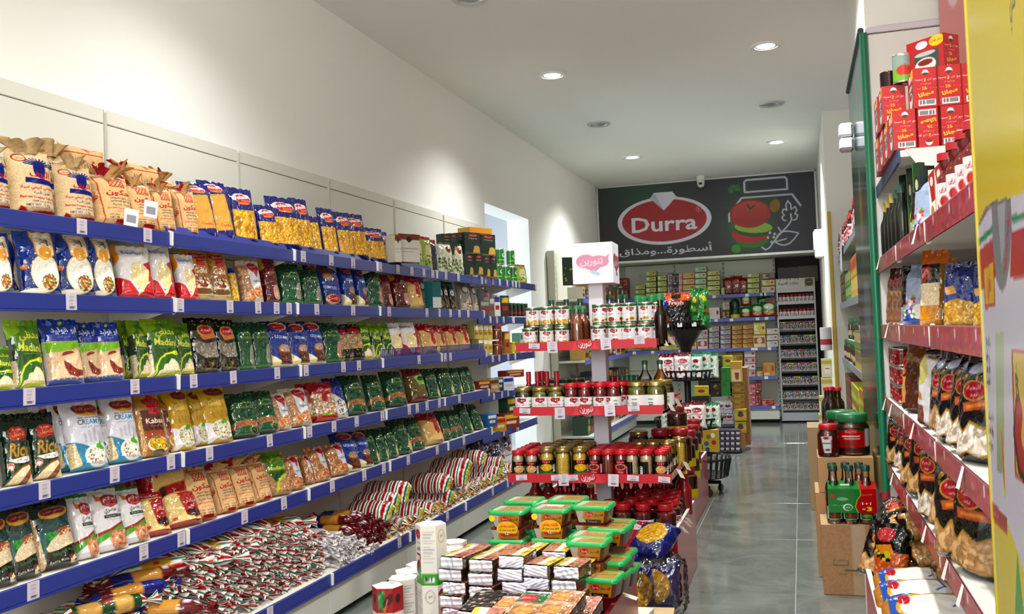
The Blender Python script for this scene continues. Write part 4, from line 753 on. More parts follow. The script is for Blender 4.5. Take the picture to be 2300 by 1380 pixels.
row(0, [('rif', -52, 24, 352), ('rif', 16, 127, 344), ('rif', 122, 216, 378), ('falcon', 200, 306, 402, dict(lean=16)), ('falcon', 272, 356, 420, dict(lean=16)), ('falcon', 333, 398, 430, dict(lean=12)), ('falcon', 390, 447, 432, dict(lean=10)),
 ('falcon', 250, 330, 388, dict(back=1)), ('falcon', 330, 410, 408, dict(back=1)), ('rif', 70, 170, 352, dict(back=1)),
 ('spag', 416, 494, 417, dict(lean=14)), ('spag', 464, 532, 414, dict(lean=14)), ('spag', 500, 552, 424, dict(back=1)), ('penne', 520, 582, 429), ('shells', 578, 628, 466), ('shells', 606, 680, 449), ('elbow', 662, 706, 452), ('clearpasta', 700, 724, 490), ('shells', 722, 762, 473), ('shells', 757, 798, 482), ('elbow', 772, 830, 485), ('penne', 640, 690, 462, dict(back=1)),
 ('shells', 812, 870, 516), ('penne', 846, 880, 524, dict(back=1))], lean=10)
row(1, [('bluerice', -40, 34, 534), ('bluerice', 36, 144, 526), ('bluerice', 116, 220, 528), ('bluerice', 186, 266, 532), ('bluerice', 10, 70, 530, dict(back=1)), ('bashan', 256, 352, 557), ('bashan', 327, 398, 554), ('bashan', 394, 448, 575), ('bashan', 300, 350, 566, dict(back=1)), ('gold', 416, 482, 563), ('gold', 464, 522, 567), ('clearpasta', 515, 537, 605),
 ('legw', 538, 594, 590), ('maroon', 590, 631, 584), ('ggrey', 622, 683, 596, dict(lean=12)), ('ggrey', 672, 727, 610, dict(lean=14)), ('blulegflip', 722, 770, 595), ('bluleg', 767, 802, 601), ('bluleg', 800, 828, 604), ('bluleg', 694, 722, 600, dict(back=1)), ('gpink', 819, 864, 610), ('maroon', 855, 884, 619), ('maroon', 882, 922, 613), ('redtop', 910, 953, 619), ('greyp', 942, 963, 626),
 ('darkp', 985, 1000, 634), ('darkp', 998, 1011, 634), ('darkp', 1010, 1026, 636), ('greyp', 1031, 1062, 635), ('greyp', 1060, 1075, 638)], lean=13)
row(2, [('madanli', -62, 37, 780, dict(lean=14)), ('madanli', 20, 106, 722), ('walid', 76, 122, 727, dict(back=1)), ('walid', 98, 194, 720), ('walid', 168, 230, 727, dict(deep=.03)), ('walid', 214, 281, 726), ('madanli', 268, 312, 722, dict(back=1)), ('madanli', 296, 340, 722, dict(deep=.04)), ('madanli', 326, 410, 719), ('madanli', 388, 438, 728, dict(deep=.03)),
 ('spiceblack', 426, 500, 716), ('spiceblack', 482, 540, 720), ('ggrey', 528, 576, 726), ('ggrey', 562, 614, 726), ('bluleg', 594, 660, 724), ('bluleg', 644, 698, 727), ('bluleg', 678, 734, 724), ('gpink', 720, 773, 727), ('seedtan', 762, 788, 732), ('seedtan', 774, 822, 730), ('madanli', 790, 839, 725), ('madanli', 832, 862, 728), ('madanli', 856, 884, 728), ('bashan', 864, 910, 727), ('bashan', 890, 944, 726),
 ('redtop', 920, 947, 730), ('redtop', 942, 985, 729), ('redtop', 974, 1004, 731), ('redtop', 1000, 1031, 732), ('redtop', 1022, 1058, 733), ('greyp', 1048, 1064, 730, dict(back=1))], lean=13)
row(3, [('greenrice', -66, 4, 945), ('greenrice', 0, 77, 930), ('greenrice', 62, 142, 926), ('creamy', 84, 160, 908, dict(back=1)), ('creamy', 126, 172, 900, dict(deep=.05)), ('creamy', 152, 248, 899), ('creamy', 212, 262, 903, dict(deep=.04)), ('creamy', 238, 322, 890), ('kabsa', 303, 382, 884), ('kabsa', 362, 406, 888, dict(deep=.03)), ('goldrice', 380, 442, 872), ('goldrice', 428, 470, 874, dict(deep=.03)), ('goldrice', 448, 527, 866),
 ('gcocoa', 512, 586, 884), ('gcocoa', 562, 629, 878), ('legw', 608, 656, 884), ('legw', 638, 703, 872), ('fava', 680, 716, 862, dict(deep=.05)), ('fava', 702, 762, 858), ('bluewhite', 740, 783, 849), ('gcocoa', 772, 826, 843), ('gcocoa', 826, 867, 842), ('gcocoa', 864, 916, 834), ('olive', 916, 962, 828), ('gcream', 958, 990, 828), ('gcream', 984, 1022, 826), ('gcream', 1014, 1040, 826), ('gcream', 1036, 1054, 825), ('gcream', 1048, 1066, 823)], lean=18)
row(4, [('spanish', -58, 44, 1148), ('spanish', 4, 97, 1132), ('spanish', 68, 182, 1121), ('spanish', 132, 178, 1116, dict(back=1)), ('egypt', 166, 226, 1106), ('egypt', 203, 293, 1088), ('egypt', 266, 340, 1090), ('fnadr', 312, 389, 1103, dict(lean=28)), ('fnadr', 364, 460, 1091, dict(lean=28)), ('falcon', 408, 490, 1048), ('falcon', 477, 536, 1052), ('falcon', 513, 577, 1042), ('falcon', 562, 612, 1036), ('fnadr', 300, 368, 1070, dict(back=1)),
 ('madclear', 588, 658, 1012), ('chick', 637, 686, 1022), ('chick', 680, 707, 1020, dict(deep=.02)), ('chick', 700, 744, 1001), ('chick', 734, 786, 995), ('bluleg', 758, 814, 968), ('bluleg', 796, 841, 966), ('gcream', 820, 855, 962), ('gcream', 846, 874, 960), ('gcream', 866, 896, 956), ('gcream', 884, 928, 937), ('gcocoa', 916, 956, 935), ('redtop', 950, 998, 925), ('gcocoa', 992, 1015, 920), ('gcocoa', 1010, 1028, 919), ('gcocoa', 1022, 1040, 918), ('gcream', 1036, 1064, 904), ('gcream', 1062, 1086, 905)], lean=22)
# sacks lying across the back of the top shelf
for x, y, k, dsc in ((185, 366, 'falcon', 'tan sack lying flat behind the upright burlap sacks'), (318, 402, 'falcon', 'tan sack lying on its side above the lattice-print sacks')):
    p = at(x, y, X=-2.4); d, c_, dim = INFO[k]
    o = inst(KIT[k], (-2.41, p[1]-.13, p[2]-.06), R(90), R(-70), 0, (1, 1, .9)); o.rotation_euler = (R(-62), R(0), R(90)); o.location = (-2.385, p[1], p[2]-.1); o.rotation_euler = (0, R(90), R(90)); o.location = (-2.40, p[1]-.12, p[2]-.03)
    fixed(o, dsc+', left wall top shelf', 'rice sack')
o = inst(KIT['fnadr'], (-2.33, raily(318, -2.33, .75), .76), R(90), 0, 0, (.9, 1, .9)); o.rotation_euler = (0, R(90), R(80)); fixed(o, 'clear semolina bag lying on top of its row, left wall fifth shelf', 'grain bag')
TG = [(-2.10, 296, 470), (-2.12, 340, 452)]
for X_, x, y in TG:
    p = at(x, y, X=-2.13); o = obj('hang_tag', TAGP, None, p, (0, R(6), R(70)), (1.15, 1.15, 1.15)); fixed(o, 'white barcode tag hanging from '+('a lattice-print sack mouth' if x < 320 else 'the second lattice-print sack'), 'tag')
# ---- cartons, cans and small goods along the far bays
def bx(name, px0, px1, yt, yb, X, kit_fn, desc, cat, place, rot=24, depth=None):
    """box-like thing between pixel columns px0..px1, top row yt, bottom row yb, its front corner line on X"""
    xc = (px0+px1)/2; P = at(xc, yb, X=X); Pt = at(xc, yt, X=X); th = R(rot); t = np.array([math.sin(th), math.cos(th), 0])
    ppm = abs(pj(*(P+t*.1))[0]-pj(*(P-t*.1))[0])/.2; w = (px1-px0)/ppm; h = Pt[2]-P[2]
    o = inst(kit_fn(w, h), P, R(90)-th); reg(o, desc, cat, place, xc); return o
def cheap(front, side, top, d=.08, pf=None):
    def f(w, h):
        c = Cv(max(8, min(40, int(w*260))), max(8, min(56, int(h*260))), max(w/h, .05), front, 2)
        if pf: pf(c)
        V = box('carton', w, d, h, c, side, side, top, top); return V
    return f
def p_brown(c): c.p(c.B(0, 0, 1, .22), '8a4a2c'); c.p(c.P([(.5, .1), (.66, .2), (.5, .32), (.34, .2)]), '1c1a18'); c.p(c.B(.1, .5, .9, .53)|c.B(.1, .62, .7, .64), 'b0a8a0')
def p_dgreen(c): c.p(c.E(.55, .14, .3, .06), 'b01c2a'); c.t('Durra', .55, .14, .05, 'fff', wd=.4); c.t('Pasta', .55, .28, .05, 'd8d4c0', wd=.5); c.p(c.P([(.5, 1), (.62, .62), (.8, .6), (.95, .66), (1, 1)]), 'c8a85a'); c.p(c.B(0, .93, 1, 1), '8a6a2c')
bx('carton', 878, 892, 530, 590, -2.2, cheap('d8d4cc', 'c9c0b0', '8a4a2c', pf=p_brown), 'white carton with brown band', 'carton', SHN[0])
bx('carton', 886, 934, 528, 590, -2.2, cheap('d8d4cc', 'b8b84a', '8a4a2c', pf=p_brown), 'white carton with brown band', 'carton', SHN[0])
row(0, [('limepouch', 930, 950, 529), ('limepouch', 946, 971, 534), ('navyp', 961, 983, 540), ('whitegr', 984, 1017, 546), ('whitegr', 1014, 1042, 549)], lean=4)
for x0, x1, yt, yb, X in ((988, 1005, 527, 574, -2.3), (1005, 1021, 526, 573, -2.3), (1021, 1039, 525, 573, -2.3), (1038, 1072, 524, 571, -2.24), (1073, 1107, 528, 575, -2.24), (1040, 1057, 572, 620, -2.24), (1056, 1079, 572, 619, -2.23), (1080, 1095, 576, 624, -2.23), (1094, 1110, 577, 625, -2.23)):
    bx('carton', x0, x1, yt, yb, X, cheap('1f3f30', '17302a', '2a4a3a', .06, p_dgreen), 'dark green pasta carton '+('on the upper tier' if yt < 560 else 'on the lower tier'), 'carton', SHN[0])
o = bx('carton', 1042, 1092, 514, 526, -2.25, cheap('d89a2c', 'c88a1c', 'e0a83c', .12), 'orange carton lying on the green pasta cartons', 'carton', SHN[0])
def p_gcan(c): c.p(c.B(0, 0, 1, 1), '2f8a34'); c.p(c.B(0, .0, .18, 1), '3a2a28'); c.p(c.E(.56, .4, .12, .14), 'e8e8e4'); c.p(c.E(.56, .38, .08, .06), '2a2a2a'); c.p(c.B(.3, .7, .8, .76), 'a8d84a')
_c = Cv(40, 20, 3, '2f8a34', 2); p_gcan(_c); GCAN = can('snack_tube', .036, .125, _c, 'c9c6bc')
def put(kit, px, yb, X, desc, cat, place, sc=1., rz=70, key=None):
    P = at(px, yb, X=X); o = inst(kit, P, R(rz), 0, 0, (sc, sc, sc)); reg(o, desc, cat, place, px if key is None else key); return o
for x, y in ((1123, 595), (1147, 597), (1119, 632), (1137, 633), (1153, 634)): put(GCAN, x, y, -2.27, 'green snack tube '+('on the upper layer' if y < 610 else 'on the lower layer'), 'tube', SHN[0])
row(0, [('limepouch', 1157, 1183, 596)], lean=5, lv=SH2[0])
bx('carton', 964, 983, 634, 692, -2.2, cheap('dcdcdc', '1c6a70', 'ccc', .07, lambda c: c.p(c.B(0, 0, 1, .6), '1c7a80')), 'teal and white tea carton', 'carton', SHN[1])
P2, P3, P4, P5 = 'far bay second shelf', 'far bay third shelf', 'far bay fourth shelf', 'far bay fifth shelf'
def tx(col, col2): return lambda c: (c.p(c.B(.1, .1, .9, .35), col), c.p(c.B(.2, .5, .8, .7), col2))
for x0, x1, yt, yb, a, b_, ds in ((1072, 1093, 676, 710, '6a6862', 'a8a49c', 'grey carton'), (1078, 1091, 650, 676, '8a8c90', '5a5c60', 'silver tin block'), (1093, 1104, 668, 711, '7a7872', 'c8c4bc', 'tall grey carton'), (1104, 1117, 663, 711, 'd8d6d8', '2a4a9a', 'white and blue carton'), (1119, 1137, 665, 712, '3a4028', 'd8c02c', 'dark carton with yellow stripes')):
    bx('carton', x0, x1, yt, yb, -2.27, cheap(a, a, a, .07, tx(b_, 'b8242c')), ds, 'carton', P2)
for x in range(1142, 1186, 9): put(can('spice_jar', .03, .105, _c if False else (lambda c: (c.p(c.B(0, 0, 1, 1), '16301e'), c.p(c.E(.5, .75, .2, .12), '9a1c2a'), c)[-1])(Cv(24, 12, 2, '16301e', 1)), '16301e', '1f5a34'), x, 711, -2.28, 'dark green spice jar in a close row', 'jar', P2)
for i, x in enumerate((1058, 1068, 1079, 1089)):
    for j in range(2 if i else 1): bx('carton', x, x+10, 731+j*32, 762+j*32, -2.29, cheap('cbbb6a', 'b8a85a', 'e0d088', .07, tx('f0ece0', 'b8842c')), 'small yellow carton', 'carton', P3)
OJ = jar('food_jar', .042, .105, ['c8641c'], '9a1c20', smooth=True, lidh=.2)
for x, y in ((1116, 763), (1118, 797)): put(OJ, x, y, -2.27, 'orange-filled jar with red lid, '+('upper' if y < 780 else 'lower'), 'jar', P3)
_c2 = Cv(24, 14, 3, 'c9b81e', 1); _c2.p(_c2.E(.5, .5, .1, .3), 'f0ece0'); YT = can('food_tin', .04, .09, _c2, 'c9b81e')
put(YT, 1153, 794, -2.27, 'round yellow tin', 'tin', P3)
bx('carton', 1128, 1140, 745, 795, -2.29, cheap('b8742c', 'a8641c', 'c8843c', .06, tx('e8c05a', '8a2a1c')), 'orange-brown carton', 'carton', P3)
bx('carton', 1160, 1186, 748, 792, -2.3, cheap('cfe0d0', '3a7a4a', 'e8f0e8', .09, tx('4a8a5a', 'f0f4f0')), 'white and green tub carton', 'carton', P3)
for x0, x1, yt, yb, a, b_, ds in ((1064, 1093, 856, 877, '7a1c18', 'd8a82c', 'flat red and gold carton'), (1092, 1112, 852, 880, 'b89a6a', '6a4a2c', 'tan carton'), (1104, 1122, 850, 879, '24466a', 'c8d8e0', 'dark blue carton'), (1121, 1146, 847, 878, 'cfd6e4', '2a4a9a', 'white and blue carton'), (1128, 1168, 832, 848, '9a1c1c', 'd8a82c', 'red biscuit carton on top')):
    bx('carton', x0, x1, yt, yb, -2.28, cheap(a, a, a, .09, tx(b_, 'c8c0b0')), ds, 'carton', P4)
for x0, x1, yt, yb, a, b_, ds in ((1086, 1107, 930, 958, '1c6ab0', 'e8e4f0', 'blue snack bag'), (1104, 1128, 938, 970, 'c89a2c', 'b8241c', 'yellow snack bag'), (1122, 1158, 928, 962, '9a2c1c', 'e0b83c', 'red and yellow noodle multipack'), (1130, 1160, 892, 934, '1f4f3a', 'c8b02c', 'tall dark green tin')):
    bx('snack_box', x0, x1, yt, yb, -2.28, cheap(a, a, a, .09, tx(b_, 'e0d4b0')), ds, 'snack', P5)
# blue plastic edge guards on the third shelf
for x0, x1 in ((856, 984), (990, 1088)):
    ya, yb = raily(x0, -2.205, 1.19), raily(x1, -2.205, 1.19); t = bpy.data.objects.new('shelf_guard', None); C.objects.link(t); t.location = (-2.206, ya, 1.168)
    obj('rail', MB().box(-.003, 0, .045, .003, yb-ya, .05).box(-.003, 0, 0, .003, yb-ya, .006).me('rail', BLUE), t)
    bm_ = MB().box(-.002, 0, 0, .002, .004, .048).me('bar', BLUE); n = int((yb-ya)/.022)
    for i in range(n): obj('bar', bm_, t, (0, i*(yb-ya)/n, 0))
    fixed(t, 'blue plastic edge guard on the third shelf, '+('fourth' if x0 < 900 else 'fifth')+' bay', 'shelf guard')
# ---- heap on the base shelf
BZ = .222; BX = -2.13
def heap(keys, px0, px1, ytops, desc_, place, rows, dx=.0, jit=.008, rzj=7, pitch=.058, layer=.042, sx=1.):
    """packs lying with an end to the aisle, stacked in rows; ytops gives the crest line in the picture"""
    y0, y1 = raily(px0, BX, BZ+.1), raily(px1, BX, BZ+.1); n = max(1, int((y1-y0)/pitch))
    for i in range(n):
        Y = y0+(i+.5)*(y1-y0)/n; px = pj(BX, Y, BZ+.2)[0]
        yt = np.interp(px, [q[0] for q in ytops], [q[1] for q in ytops]); top = at(px, yt, X=BX-.05)[2]
        m_ = max(1, int((top-BZ)/layer+.5))
        for j in range(m_):
            k = keys[rng.randrange(len(keys))]; d, c_, _ = INFO[k]
            o = inst(KIT[k], (BX-.2+rng.uniform(-jit, jit)*2.4-.004*j+dx, Y+(pitch*.5 if j % 2 else 0)-pitch*.25+rng.uniform(-jit, jit), BZ+.024+j*layer), R(rng.uniform(-rzj, rzj)), R(rng.uniform(-40, 40)), R(rng.uniform(-3, 3)), (sx, 1, 1))
            reg(o, d, c_, place, 'same', group=d+' heap')
heap(['twist0', 'twist1', 'twist2'], 372, 732, [(360, 1290), (380, 1280), (430, 1250), (520, 1205), (600, 1175), (700, 1168), (735, 1190)], '', 'left wall bottom shelf heap', 0, dx=.01, pitch=.068, layer=.05)
heap(['twist0', 'twist1'], 235, 372, [(240, 1376), (300, 1345), (370, 1320)], '', 'left wall bottom shelf heap', 0, dx=.01, pitch=.068, layer=.05)
heap(['white'], 738, 838, [(735, 1190), (790, 1190), (838, 1230)], '', 'beside the striped heap', 0, pitch=.05, layer=.04, dx=.05)
heap(['bluered'], 806, 876, [(790, 1160), (860, 1150), (880, 1190)], '', 'between white packs and striped pillows', 0, pitch=.055, dx=.04)
def lie(k, px, py, X, rz, rx, sc, desc, place, key='same', ry=0.):
    p = at(px, py, X=X); d, c_, _ = INFO[k]; o = inst(KIT[k], p, R(rz), R(rx), R(ry), sc if isinstance(sc, tuple) else (sc,)*3); reg(o, desc or d, c_, place, key, group=(desc or d)+' '+place); return o
# loose packs on the slope at the near end
for k, px, py, X, rz, ds in (('greenroll', 235, 1368, -2.2, 62, 'green and straw spaghetti pack at the near foot of the heap'), ('blue2', 290, 1332, -2.22, 66, 'bright blue spaghetti pack lying above the green one'), ('bluered', 312, 1300, -2.25, 66, 'blue and red spaghetti pack crowning the near slope'), ('twist0', 345, 1278, -2.25, 62, 'striped-end spaghetti pack on the near slope'), ('twist1', 430, 1268, -2.22, 55, 'striped-end pack, higher on the near slope'), ('twist2', 455, 1240, -2.24, 58, 'striped-end pack lying near the heap crest'), ('twist0', 470, 1218, -2.3, 60, 'striped-end pack at the back of the heap'), ('bluered', 360, 1368, -2.12, 20, 'dark red ended pack at the rail under the heap'), ('twist1', 610, 1182, -2.3, 60, 'striped-end pack topping the far crest of the heap')):
    p = at(px, py, X=X); o = inst(KIT[k], p, R(rz), R(rng.uniform(-20, 20)), 0, (1.1,)*3); fixed(o, ds, 'pasta pack')
def pbody(c): c.p(c.B(0, 0, 1, 1), 'b58c34'); strip(c, c.B(.05, .1, .95, .95), STR, 24, 'x')
def pend(c): strip(c, c.B(0, 0, 1, 1), ('a8141f', 'a8141f', 'f4f0ec', '14704a', 'f4f0ec', 'b9a41e', 'c8b02c'), 21, 'y')
for i in range(2): TP('pend%d' % i, 'pasta_bag', .24, .043, pbody, pend, 'striped pasta pillow lying end-out', 'pasta bag', 11+i, tl=.05)
heap(['pend0', 'pend1'], 868, 1168, [(860, 1215), (905, 1182), (960, 1150), (1040, 1100), (1170, 1058)], '', 'left wall bottom shelf', 0, pitch=.082, layer=.05, dx=.06, rzj=12)
# striped pasta pillows: lie on the side, long axis along the shelf
def pil(px, py, sc=1., rz=80, k='pillow', X=-2.2, ry=90.):
    p = at(px, py, X=X); d, c_, dim = INFO[k]; L_ = dim[1]*sc
    o = inst(KIT[k], (0, 0, 0), 0, 0, 0, (sc,)*3); q = Matrix.Rotation(R(rz), 4, 'Z') @ Matrix.Rotation(R(90), 4, 'Y') @ Matrix.Rotation(R(-90+rng.uniform(30, 55)), 4, 'Z')
    o.matrix_world = Matrix.Translation(Vector(p)-q.to_3x3() @ Vector((0, 0, L_/2))) @ q @ Matrix.Scale(sc, 4); reg(o, d, c_, 'left wall bottom shelf', px); return o
for px, py, sc, rz in ((868, 1107, .95, 2), (845, 1133, .95, 2), (930, 1150, .9, 10), (830, 1150, .9, 2), (966, 1087, .98, 2), (970, 1122, .95, 2), (1000, 1138, .85, 10), (900, 1160, .85, 15), (920, 1180, .85, 10), (960, 1165, .85, 12), (880, 1190, .8, 10), (1012, 1052, .98, 2), (1004, 1072, .98, 2), (1040, 1100, .85, 2), (1092, 1046, .9, 2), (1085, 1066, .9, 2), (1072, 1082, .9, 2), (1110, 1090, .85, 20), (1050, 1120, .85, 15), (1020, 1150, .85, 15), (1080, 1110, .85, 12), (980, 1176, .8, 10), (1050, 1030, .9, 2), (1130, 1074, .85, 15), (960, 1190, .8, 12), (905, 1215, .8, 12), (935, 1200, .8, 10), (1100, 1115, .8, 12), (1120, 1060, .8, 2)):
    pil(px, py, sc, rz+rng.uniform(-5, 7), X=-2.245)
# dark blue and white bags at the far end of the base shelf
def nvw(c): c.p(c.B(0, 0, 1, 1), '1b2048'); c.spk(c.B(0, 0, 1, 1), ['d8d8e4', '7a1c2c', '1b2048'], 30, .06)
BAG('navysnack', 'snack_bag', nvw, 'white-flecked navy snack bag', 'snack bag', dim=(.15, .2, .07), nu=30, nv=40, wr=.2)
def whw(c): c.p(c.B(0, 0, 1, 1), 'cfcdd2'); c.p(c.E(.5, .4, .3, .1), '9a1c2c'); c.p(c.L([(.1, .7), (.9, .6)], .03), '3a4a8a')
BAG('whitesnack', 'snack_bag', whw, 'white flat bag with red mark', 'snack bag', dim=(.16, .22, .06), nu=30, nv=40, wr=.2)
for px, py, k in ((1062, 1015, 'navysnack'), (1082, 1000, 'navysnack'), (1102, 992, 'navysnack'), (1122, 990, 'navysnack'), (1112, 1010, 'navysnack'), (1090, 1020, 'navysnack'), (1140, 985, 'navysnack'), (1134, 1040, 'whitesnack'), (1142, 1022, 'whitesnack')):
    p = at(px, py+18, X=-2.26); d, c_, dim = INFO[k]; o = inst(KIT[k], p, R(70+rng.uniform(-25, 25)), R(rng.uniform(-30, -10)), R(rng.uniform(-12, 12)), (.8,)*3); reg(o, d, c_, 'bottom shelf far end', px)
# ---------------------------------------------------------------- red display stand with white post
RED = solid('b0121e', .3, 0, .5); SHADE_RED = solid('a5141f', .22); WCARD = solid('e4e2ea', .5)  # bin sides and rims: the same red, darkened as if in shade
def spot(px, Y, z):
    X = -1.
    for _ in range(6): X = at(px, pj(X, Y, z)[1], Y=Y)[0]
    return np.array([X, Y, z])
def std(kit, px, Y, z, desc, cat, place, rz=0., sc=1., key=None, rx=0., ry=0.):
    o = inst(kit, spot(px, Y, z), R(rz), R(rx), R(ry), sc if isinstance(sc, tuple) else (sc,)*3); reg(o, desc, cat, place, px if key is None else key); return o
SX, SY = -.99, 4.83
ds = bpy.data.objects.new('display_stand', None); C.objects.link(ds); ds.location = (SX, SY, 0)
obj('post', MB().box(-.038, -.038, .02, .038, .038, 1.52, None, .003).me('post', solid('e2e0ea', .45)), ds)
def heart(c, cx, cy, w, h, col): c.p(c.E(cx-w*.22, cy-h*.1, w*.32, h*.36)|c.E(cx+w*.2, cy-h*.06, w*.34, h*.32)|c.P([(cx-w*.5, cy), (cx+w*.46, cy), (cx+w*.04, cy+h*.52)])|c.P([(cx+w*.3, cy-h*.1), (cx+w*.56, cy-h*.46), (cx+w*.5, cy+h*.1)]), col)
def tan_logo(c, cx, cy, w, h, txt='Tanourin', col='a5142a'): heart(c, cx, cy, w, h, col); c.t(txt, cx, cy-h*.04, h*.36, 'f6eef0', .015, wd=w*.74); c.p(c.E(cx+w*.16, cy+h*.4, w*.16, h*.08, 25), '2c7a3c')
def topper(c): c.p(c.B(0, 0, 1, 1), 'f6f3f8'); heart(c, .5, .5, .74, .46, 'e2a4bc'); c.t('تنورين', .48, .48, .2, 'f4e2ec', .02, wd=.56); c.p(c.E(.56, .74, .13, .05, 20), 'bcdcec')  # front logo bleached pale pink: overexposure put into the print
def topper2(c): c.p(c.B(0, 0, 1, 1), 'e4e0e8'); heart(c, .55, .5, .8, .5, '9a2c40'); c.t('تنورين', .52, .48, .2, 'd8c0c8', .02, wd=.6); c.p(c.E(.6, .76, .12, .05), '3a6a5a')  # same logo for the shaded sides, painted darker
c1 = Cv(60, 60, 1, 'fff', 2); topper(c1); c2 = Cv(40, 60, 1, 'fff', 2); topper2(c2)
tb = box('topper_box', .205, .205, .205, c1, c2, c2, 'f2f0f4', 'dddbe2', 'card', c1); obj('topper_box', tb[1], ds, (0, 0, 1.512), (0, 0, R(2)))
PT = tagm('price_sticker', .055, .026); PT2 = tagm('price_card', .05, .055)
def tray(zt, a, tags, first=False):
    h = .042; zb = zt-h; t = obj('tray', MB().box(-a, -a, zb, a, a, zb+.012).me('tray', RED), ds)
    def lipc(c):
        c.p(c.B(0, 0, 1, 1), 'c81e38'); c.p(c.P([(.44, 0), (.56, 0), (.6, 1), (.4, 1)]), 'd83c52')
    c = Cv(120, 10, 2*a/h, 'b81426', 2); lipc(c)
    s, q = np.meshgrid(np.linspace(-a, a, 120), np.linspace(zt, zb, 10)); V = np.stack([s, s*0-a-.002, q], -1).reshape(-1, 3); obj('front_lip', mesh('front_lip', V, grid_faces(120, 10, 0, True), printed('card'), c.out().reshape(-1, 3)), t)
    obj('rim', MB().box(-a, -a, zb, a, -a+.004, zt).box(-a, a-.004, zb, a, a, zt).box(-a, -a, zb, -a+.004, a, zt).box(a-.004, -a, zb, a, a, zt).me('rim', SHADE_RED), t)
    ce = Cv(40, 26, 1.7, 'b81426', 2); ce.p(ce.B(0, 0, 1, 1), 'b81426'); ce.t('تنورين', .5, .5, .62, 'f2e6ea', .02, wd=.8)
    n = 24; an = np.linspace(0, 2*np.pi, n, endpoint=False); w = .042
    s, q = np.meshgrid(np.linspace(-1, 1, 40), np.linspace(1, -1, 26)); kx = np.sqrt(np.clip(1-np.abs(q)**2.6*.6, 0, 1)); V = np.stack([s*w*kx*(1-.45*np.clip(-q, 0, 1)), 0*s-a-.0045, zt-.018+q*.026-(np.clip(-q, 0, 1))*.006*(1-np.abs(s))], -1).reshape(-1, 3); obj('emblem', mesh('emblem', V, grid_faces(40, 26, 0, True), printed('card'), ce.out().reshape(-1, 3)), t)
    obj('emblem_leaf', MB().add([(.002, -a-.006, zb-.004), (.02, -a-.006, zb+.004), (.034, -a-.006, zb+.0), (.02, -a-.006, zb-.008)], [(3, 2, 1, 0)]).me('emblem_leaf', solid('1f6a4a', .4)), t)
    for px, big, dz in tags:
        p = spot(px, SY-a-.006, zt-.012); obj('price_card' if big else 'price_sticker', PT2 if big else PT, t, (p[0]-SX, -a-.0065, zt-.004+dz), (rng.uniform(-.08, .08), rng.uniform(-.12, .12), R(-90)))
    for y in (-.24, .02): obj('price_flag', MB().add([(a+.001, y, zt+.004), (a+.024, y-.008, zt+.0), (a+.046, y-.02, zt-.04), (a+.022, y-.006, zt-.036)], [(3, 2, 1, 0)]).me('price_flag', solid('e2dcc8', .6)), t)
    return zb+.013
T3 = tray(.602, .392, [(1171, 0, 0), (1265, 1, .004), (1250, 0, 0), (1285, 0, 0), (1378, 1, .004), (1422, 0, 0), (1492, 0, -.006)])
T2Z = tray(.918, .362, [(1179, 0, 0), (1257, 1, 0), (1369, 1, .012), (1423, 0, .004)])
T1Z = tray(1.228, .343, [(1240, 1, .006), (1360, 1, .014), (1436, 1, .02), (1200, 0, 0)])
def binbox(name, x0, y0, x1, y1, h, fl, label):
    t = bpy.data.objects.new(name, None); C.objects.link(t); t.location = ((x0+x1)/2, (y0+y1)/2, 0); a, b = (x1-x0)/2, (y1-y0)/2
    obj('front_panel', MB().box(-a, -b, .004, a, -b+.012, h).me('panel', RED), t); obj('back_panel', MB().box(-a, b-.012, .004, a, b, h).me('panel', RED), t)
    for s in (-1, 1): obj('side_panel', MB().box(min(s*a, s*(a-.012)), -b+.012, .004, max(s*a, s*(a-.012)), b-.012, h).me('panel', SHADE_RED), t)
    obj('edge_strip', MB().box(-a, -b, h, a, -b+.014, h+.004).box(-a, b-.014, h, a, b, h+.004).box(-a, -b, h, -a+.014, b, h+.004).box(a-.014, -b, h, a, b, h+.004).me('edge_strip', solid('d6cfc8' if fl > .25 else 'a83038', .5)), t)
    obj('platform', MB().box(-a+.013, -b+.013, .004, a-.013, b-.013, fl).me('platform', solid('7a1018', .6)), t)
    if label: fixed(t, label, 'bin')
    return t
b1 = binbox('display_bin', -1.382, 4.447, -.585, 5.218, .345, .315, 'red bin under the white post, full of red-lidded sauce jars')
for y in (-.3, -.16, -.09): obj('price_flag', MB().add([(.399, y, .348), (.42, y-.01, .346), (.444, y-.016, .318), (.424, y-.004, .32)], [(3, 2, 1, 0)]).me('price_flag', solid('e2dcc8', .6)), b1)
p = spot(1461, 4.44, .325); obj('price_sticker', PT, b1, (p[0]+.9835, -.39, .338), (0, 0, R(-90)))
fixed(ds, 'white post with white cube topper and three red trays of jars', 'display stand')
b2 = binbox('display_bin', -1.45, 5.3, -.7, 7.16, .36, .3, 'long red bin behind the white-post stand, beside the aisle')
# labels
def lab(w, h, f, n=(56, 30)): c = Cv(n[0], n[1], w/h, 'ece8ea', 2); f(c); return c
def l_chick(c): c.p(c.B(0, 0, 1, 1), '1c1a1c'); c.p(c.E(.5, .14, .11, .14), 'a5142a'); c.t('Tanourin', .5, .13, .13, 'f4e8ea', .01, wd=.18); c.p(c.B(.3, .8, .75, 1), '2a7a48'); e = c.E(.5, .55, .16, .26); c.p(e, 'd8b480'); c.spk(e, ['e4c898', 'b88a54', 'c8a068'], 60, .05); c.p(c.B(.68, .35, .82, .9), 'e8e8e8'); c.p(c.B(.7, .42, .8, .46)|c.B(.7, .55, .8, .6)|c.B(.7, .7, .8, .72), '3a6a50')
def l_corn(c): l_chick(c); e = c.E(.5, .55, .17, .26); c.p(e, 'd8a81c'); c.spk(e, ['e8c83a', 'c8981c', 'f0d85a'], 60, .05)
